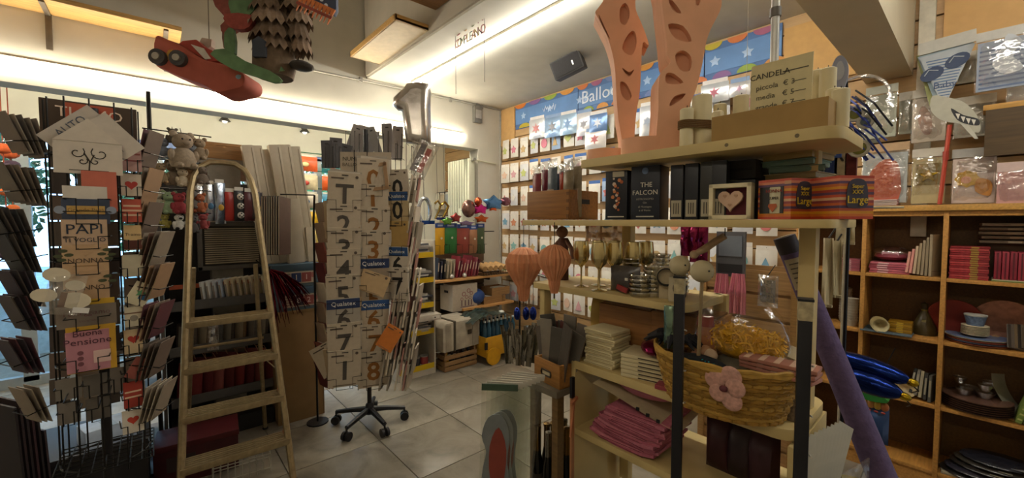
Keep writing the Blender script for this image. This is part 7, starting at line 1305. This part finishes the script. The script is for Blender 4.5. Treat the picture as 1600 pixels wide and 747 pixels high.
for k in range(3): b = T('green_box', 'green patterned narrow box at the end of the third end cell, %s in row' % ORD[k], 'box', (XF-.0+.0*k, y-.12-.028*k, cz(1)+.004), (0, .25, FX), 'green narrow boxes'); child_box('body', (0, 0, .08), (.024, .12, .16), mat('6a7a34', .6, 0, .2, 60), b, bev=.002); [child_box('dash', (0, -.0605, .02+.03*q), (.016, .001, .008), paper('a8a868'), b) for q in range(5)]
b = T('film_liner', 'crumpled clear film lying on the front edge of the third end cell', 'film', (BX+.05, y, cz(1)-.002), FX); MB().bag(.30, .05, .012, n=12, m=3, wob=.8).xf(Matrix.Rotation(PI/2-.2, 4, 'X')).build('film', clear(.5, (.9, .88, .8)), b, True); child_box('weight', (0, .06, .004), (.3, .02, .004), mat('7a7260', .5), b)
# bottom end cell: dark bags
for k in range(5): b = T('black_bag', 'dark plastic bag in the bottom end cell, %s from the bottom' % ORD[k], 'bag', (XF+.0, y+.02-.02*k, cz(0)+.03*k), FX+.2*math.sin(k*2), 'dark bags in the bottom cell'); MB().ball((0, 0, .02), .10, (1.5, 1.1, .24), 16, 8).build('bag', mat(('1f1d1c', '2a2830', '26221e', '34302a', '1c1c22')[k], .22, 0, .2, 18, .5), b, True); child_box('label', (.05, -.09, .03), (.05, .02, .002), paper(('8a8474', '6a6a70', '948a74')[k % 3]), b)
b = T('white_pack', 'pale flat pack at the front of the bottom end cell', 'packet', (BX+.06, y+.05, cz(0)), FX+.1); child_box('pack', (0, 0, .008), (.22, .08, .016), paper('948a74'), b, bev=.003); child_box('fold', (.05, -.0405, .008), (.06, .001, .01), paper('7a705c'), b)
# --- floor in front: balloons, toy bag
for i, (x, y_, X, L, c, nm) in enumerate(((1330, 572, 2.55, .34, '14296a', 'upper'), (1335, 598, 2.5, .26, '122560', 'lower'))):
    p = onX(x+20, y_, X); b = T('blue_balloon', 'long shiny blue foil balloon beside the purple roll, %s one' % nm, 'balloon', p, (0, .12, FX-.1)); MB().ball((0, 0, 0), .5, (L, .10, .10), 18, 10).build('foil', foil(c), b, True); MB().ball((L*.5, 0, -.005), .018, (1.4, 1, 1)).build('neck', foil('a88a1c'), b, True); MB().tube([(L*.45, 0, 0), (L*.5+.02, .05, -.05), (L*.4, .3, -.15)], .003, 5).build('string', WIRE, b)
p = onX(1365, 690, 2.75); b = T('toy_bag', 'hanging bag of yellow and blue toys beside the purple roll', 'toys', p, FX); lo, w, h = RX(1345, 605, 1390, 690, 2.75)
MB().bag(w, h*.7, .09).build('lower_bag', mat('26406a', .35, 0, .2, 12, .2), b, True)
for k in range(4): o = MB().ball((-w*.36+w*.24*k, -.03, h*.72), w*.16, (1, .8, 1.25), 12, 8).build('toy_head', plastic(('b88a2c', 'b07a3c', 'c09a34', 'a8602c')[k]), b, True); MB().ball((-w*.36+w*.24*k, -.075, h*.66), w*.07, (1.2, .5, .7), 8, 5).build('toy_mouth', plastic('8a2c20'), o, True)
MB().prism(smooth_poly([(-w*.5, h*.88), (-w*.1, h*.98), (w*.5, h*.86), (w*.2, h*.8), (-w*.3, h*.8)], 3), -.05, .0).build('green_top', plastic('2f7a34'), b); MB().ball((0, -.01, -.04), w*.4, (1, .6, .8), 12, 8).build('bottom_toy', mat('9a7840', .5, 0, .3, 20), b, True); MB().tube([(0, 0, h*.95), (0, .2, h*1.1), (0, .71, h*1.2)], .003, 5).build('hanger', WIRE, b)
p = onZ(1440, 747, .02); b = T('wire_rods', 'thin white metal rods lying at the foot of the bookcase', 'rods', (2.7, .55, 0), .2)
for k in range(3): MB().tube([(-.3, -.2+.12*k, .006), (.5, -.45+.12*k, .006)], .005, 6).build('rod', mat('c0bcb0', .3, .5), b)
b = T('yellow_tray', 'dull yellow round basin on the floor under the purple roll', 'basin', onZ(1345, 800, 0)); MB().lathe([(.10, 0), (.16, .10), (.165, .10), (.11, .005), (0, .005)], 22).build('basin', mat('8a7a2c', .6), b, True); MB().lathe([(.16, .098), (.17, .106)], 22).build('rim', mat('948434', .6), b)
# ================================================================ GOODS ABOVE THE BOOKCASE
PZ = 1.697
def wallpack(label, x0, y0, x1, y1, X, c, tabc='c8c0b0', shape=None, sc='888888', g=None, film=True, cat='packet', rz=FX):
    lo, w, h = RX(x0, y0, x1, y1, X); b = T('hanging_pack', label, cat, lo, rz, g)
    child_box('card', (0, 0, h*.46), (w*.94, .012, h*.90), paper(c), b)
    if film: MB().bag(w, h, .035, wob=.3).build('film', clear(.22), b, True)
    child_box('hang_tab', (0, -.004, h+.006), (w, .006, .05), paper(tabc), b); MB().tube([(0, .0, h), (0, WX-X+.01, h+.01)], .004, 5).build('hook', WIRE, b)
    if shape: print_shape('print', shape(w, h), paper(sc), b, (0, -.0075, h*.46), d=.002)
    return b, w, h
# pennant pack
lo, w, h = RX(1435, 75, 1522, 168, 3.50); b = T('pennant_pack', 'pack of blue striped pennants with a baby bootee print', 'bunting', lo, FX)
tri = [(-w/2, h*.92), (w/2, h*.98), (0, 0)]
for k, (dx, c) in enumerate(((-.04, '8a8c5a'), (-.02, '8fa0a8'), (0, 'aab0b4'))): MB().prism([(x+dx*(1-z/h)*1.2+dx*.3, z+.012*(2-k)) for x, z in tri], .02-.014*k, .024-.014*k).build('pennant', paper(c), b)
for k in range(16):
    z = .04+(h*.82-.04)*k/15; f = z/h*.98; pp = child_box('stripe', (0, -.0085, z), (w*f*.90, .001, .006), paper('5a7090'), b)
for x, z in ((-.055, .60*h), (.045, .75*h)): o = print_shape('bootee_print', disc_poly(.05, 16, 1.05, .75), paper('3a4660'), b, (x, -.0095, z), (0, -.5, 0), d=.002); MB().tube([(-.03, -.003, .01), (0, -.004, .028), (.03, -.003, .0)], .003, 5).build('lace', paper('a8b0b8'), o)
text('Baby', .05, paper('4a5a78'), b, (0, -.010, h*.38)); child_box('hang_tab', (0, 0, h+.03), (w*1.02, .006, .07), paper('b8b4aa'), b, (0, -.06, 0)); MB().tube([(0, 0, h+.04), (0, .26, h+.05)], .005, 5).build('hook', WIRE, b)
wallpack('silver fringed pack hanging behind the pennants', 1496, 90, 1526, 130, 3.62, 'a39a88', g=None)
bb, w, h = wallpack('large clear pack with blue striped baby shirt at the picture edge', 1524, 52, 1625, 138, 3.45, '8f98a8', 'b8b4ac'); 
for k in range(9): child_box('stripe', (0, -.0075, h*(.06+.085*k)), (w*.86, .001, .010), paper('5f6c88'), bb)
print_shape('ribbon_print', smooth_poly([(-.05, .02), (-.02, .10), (0, .17), (.05, .12), (.02, .05), (.06, -.02), (0, -.04)], 3), paper('b8bcc2'), bb, (0, -.009, h*.4), d=.002)
wallpack('pale narrow pack above the dark shelf shadow by the shark mask', 1490, 162, 1550, 195, 3.62, 'b0aa98')
wallpack('pale shiny pack at the right edge under the baby shirt', 1572, 130, 1625, 160, 3.6, 'c0bab0')
# first wall shelf stub at the right
b = T('wall_shelf', 'ochre shelf board cut by the picture edge above the bookcase', 'shelf', (3.60, -.30, 2.22), FX); child_box('board', (0, 0, 0), (.62, .30, .03), wood('b58844'), b, bev=.003); child_box('dark_front', (0, -.145, -.14), (.6, .012, .25), wood('4a3820'), b)  # dark sheet below the board is its shadow, painted as a panel
wallpack('beige pack with pink baby outfit left of the shark mask', 1424, 146, 1480, 222, 3.58, 'b8aa98', 'b8b0a0', lambda w, h: smooth_poly([(-w*.2, h*.3), (-w*.3, 0), (-w*.1, -h*.3), (w*.1, -h*.25), (w*.05, h*.1)], 3), 'a08070')
wallpack('clear pack of white fringe right of the shark mask', 1490, 158, 1556, 214, 3.60, '9c9484')
# shark mask on a red stick
lo = onX(1462, 315, 3.40); b = T('shark_mask', 'grey paper shark mask with toothy mouth on a red stick', 'mask', lo, FX)
def SH(pts): return [tuple((Vector((-(onX(1300+a*.4552, c_*.4552, 3.40)-lo).y, (onX(1300+a*.4552, c_*.4552, 3.40)-lo).z)))) for a, c_ in pts]
MB().prism(smooth_poly(SH([(345, 330), (400, 335), (450, 350), (490, 385), (510, 430), (505, 455), (490, 455), (500, 478), (470, 450), (440, 425), (380, 415), (340, 380)]), 3), -.004, .004).build('head', paper('a8a494'), b)
MB().prism(smooth_poly(SH([(408, 372), (450, 395), (500, 408), (505, 430), (470, 428), (430, 412)]), 3), -.006, -.0042).build('mouth', paper('2e2e30'), b)
for q in ((432, 400), (450, 410), (468, 416), (486, 420)): MB().prism(SH([(q[0]-8, q[1]-10), (q[0]+8, q[1]-8), (q[0]+1, q[1]+10)]), -.008, -.0062).build('tooth', paper('c8c4b8'), b)
MB().prism(SH([(440, 424), (470, 432), (503, 476), (490, 478)]), -.0075, -.0045).build('jaw', paper('b4b0a2'), b)
a1, a2 = onX(1484, 195, 3.40)-lo, onX(1468, 318, 3.40)-lo; MB().tube([(-a1.y, .008, a1.z), (-a2.y, .008, PZ-lo.z)], .010, 8).build('stick', mat('a83c28', .4), b, True); MB().tube([(-a1.y*.6-a2.y*.4, .008, a1.z*.6+a2.z*.4-.02), (-a1.y*.6-a2.y*.4, .008, a1.z*.6+a2.z*.4+.03)], .013, 8).build('sleeve', mat('9c3422', .4), b, True)
# standing packs on the bookcase top
wallpack('orange red crepe pack standing at the left end of the bookcase top', 1346, 232, 1420, 318, 3.55, '9a9c98', 'a88a68', lambda w, h: smooth_poly([(-w*.33, -h*.42), (-w*.36, 0), (-w*.2, h*.22), (0, h*.34), (w*.25, h*.28), (w*.34, 0), (w*.3, -h*.42)], 2), 'a8543c')
bb, w, h = wallpack('cream box pack with a gold star window on the bookcase top', 1424, 240, 1478, 318, 3.52, 'a8966c', 'b8b0a0'); print_shape('window', [(-w*.36, -h*.05), (w*.36, -h*.05), (w*.36, h*.38), (-w*.36, h*.38)], paper('7a6838'), bb, (0, -.0075, h*.42), d=.002); print_shape('gold_star', star_poly(w*.30, w*.13), foil('a88a34'), bb, (0, -.010, h*.56), d=.008); child_box('box_base', (0, -.03, h*.08), (w*.9, .06, h*.16), paper('a8966c'), bb)
bb, w, h = wallpack('clear pack with a yellow flower and orange cloud print on the bookcase top', 1486, 240, 1558, 318, 3.54, 'b8a498', 'b0aca4'); print_shape('yellow_flower', smooth_poly([(r*math.cos(a), r*math.sin(a)) for a, r in [(2*PI*k/16, w*(.24 if k % 2 else .29)) for k in range(16)]], 2), paper('b8903c'), bb, (-w*.14, -.0085, h*.50), d=.002); print_shape('orange_cloud', smooth_poly([(-w*.15, -.02), (-.02, .05), (w*.18, .03), (w*.2, -.03), (.02, -.05)], 3), paper('b07838'), bb, (w*.2, -.0095, h*.32), d=.002); print_shape('pink_centre', disc_poly(w*.12, 12), paper('c08a70'), bb, (-w*.16, -.011, h*.48), d=.001)
wallpack('pink shiny pack leaning at the picture edge on the bookcase top', 1556, 262, 1622, 318, 3.46, 'b88a84', 'c0a8a0', cat='packet')
for k in range(4): b = T('flat_pink_pack', 'flat pinkish pack lying on the bookcase top end, %s from the bottom' % ORD[k], 'packet', (3.53, .425, PZ+.010*k), FX+.04*math.sin(k), 'flat packs on the bookcase top'); child_box('pack', (0, 0, .0045), (.17, .14, .009), plastic(('8a5a58', 'a87a74', '7a4a4a', '9a6a66')[k]), b, bev=.002); child_box('edge_film', (0, -.0715, .0045), (.16, .002, .006), mat('b8a8a0', .25), b)
# wall packs left of the pennants (behind the near shelf)
wallpack('pale clear pack hanging at the end of the slat wall by the beam', 1352, 142, 1402, 216, 3.55, '9a9a88', 'a8a898'); wallpack('greyish flat pack behind the headbands', 1340, 170, 1376, 225, 3.62, '8a8a7c'); wallpack('small pale pack beside the white upright strip', 1404, 152, 1426, 210, 3.62, '94907e')
# headbands with blue strings at the end of the near shelf
t2 = T('headband_rack', 'cluster of blue stringed party headbands and goggles beside the candles', 'headbands', onX(1325, 240, 1.95), FX)
o0 = t2.location
def HP(x, y, X): v = onX(x, y, X)-o0; return Vector((-v.y, v.x, v.z))
for k in range(22):
    x0, y0 = random.uniform(1298, 1340), random.uniform(140, 215); dx, dy = random.uniform(25, 60), random.uniform(30, 60); a = HP(x0, y0, 1.95); m_ = HP(x0+dx*.5, y0+dy*.35, 1.9); e = HP(x0+dx, y0+dy, 1.95); MB().tube([a, m_, e], .0032, 5).build('string', mat(('3a4a9c', '2a3470', '22242c', '4a5cae')[k % 4], .4), t2)
for x, y, r in ((1336, 178, .024), (1342, 232, .027), (1352, 190, .02)):
    c = HP(x, y, 1.92); o = MB().tube([c+Vector((r*math.cos(2*PI*q/14), 0, r*math.sin(2*PI*q/14))) for q in range(14)], .006, 6, True).build('goggle_rim', plastic('b8b4a4'), t2, True); MB().ball(c+Vector((0, .002, 0)), r*.9, (1, .25, 1), 12, 6).build('goggle_lens', plastic(('2f5a70', '7a7a34', '5a6a70')[int(x) % 3]), o, True)
for x0, x1, y0, y1, c in ((1288, 1308, 232, 285, '2a3a6a'), (1306, 1322, 230, 283, 'a89c80'), (1322, 1338, 235, 285, '5a2420')):
    a, b_ = HP(x0, y0, 1.98), HP(x1, y1, 1.98); child_box('hanging_strip', (a+b_)/2, (abs(b_.x-a.x), .02, abs(b_.z-a.z)), cloth(c), t2)
MB().tube([HP(1322, 120, 1.98), HP(1326, 200, 1.98), HP(1328, 290, 1.98)], .005, 6).build('stand_wire', WIRE, t2); MB().tube([HP(1328, 290, 1.98), HP(1328, 290, 1.98)*1+Vector((0, 0, -(HP(1328, 290, 1.98).z+o0.z)))], .006, 6).build('stand_pole', WIRE, t2)
c = HP(1340, 150, 1.95); MB().tube([c+Vector((.09*math.cos(a), 0, .09*math.sin(a)-.02)) for a in [PI*q/10 for q in range(11)]], .006, 6).build('clear_band', clear(.5), t2, True)
p = onX(1310, 150, 1.86); b = T('cut_out_figure', 'pale blue balloon shaped paper cut-out standing behind the candles', 'decoration', Vector((1.86, p.y, p.z)), FX); lo, w, h = RX(1296, 86, 1328, 148, 1.86); MB().prism(smooth_poly([(-w*.1, 0), (-w*.5, h*.12), (-w*.3, h*.35), (-w*.42, h*.65), (-w*.2, h*.95), (w*.1, h), (w*.38, h*.8), (w*.45, h*.5), (w*.3, h*.2), (w*.15, h*.02)], 3), -.004, .004).build('figure', paper('8a90a4'), b)
MB().prism(smooth_poly([(-w*.2, h*.45), (-w*.1, h*.8), (w*.12, h*.85), (w*.28, h*.6), (w*.1, h*.4)], 3), -.006, -.0042).build('figure_print', paper('a4a8b4'), b); child_box('stick', (0, 0, -.10), (.03, .008, .24), plastic('2f4c94'), b); MB().tube([(0, .02, -.2), (0, .1, -.22)], .004, 5).build('holder', WIRE, b)
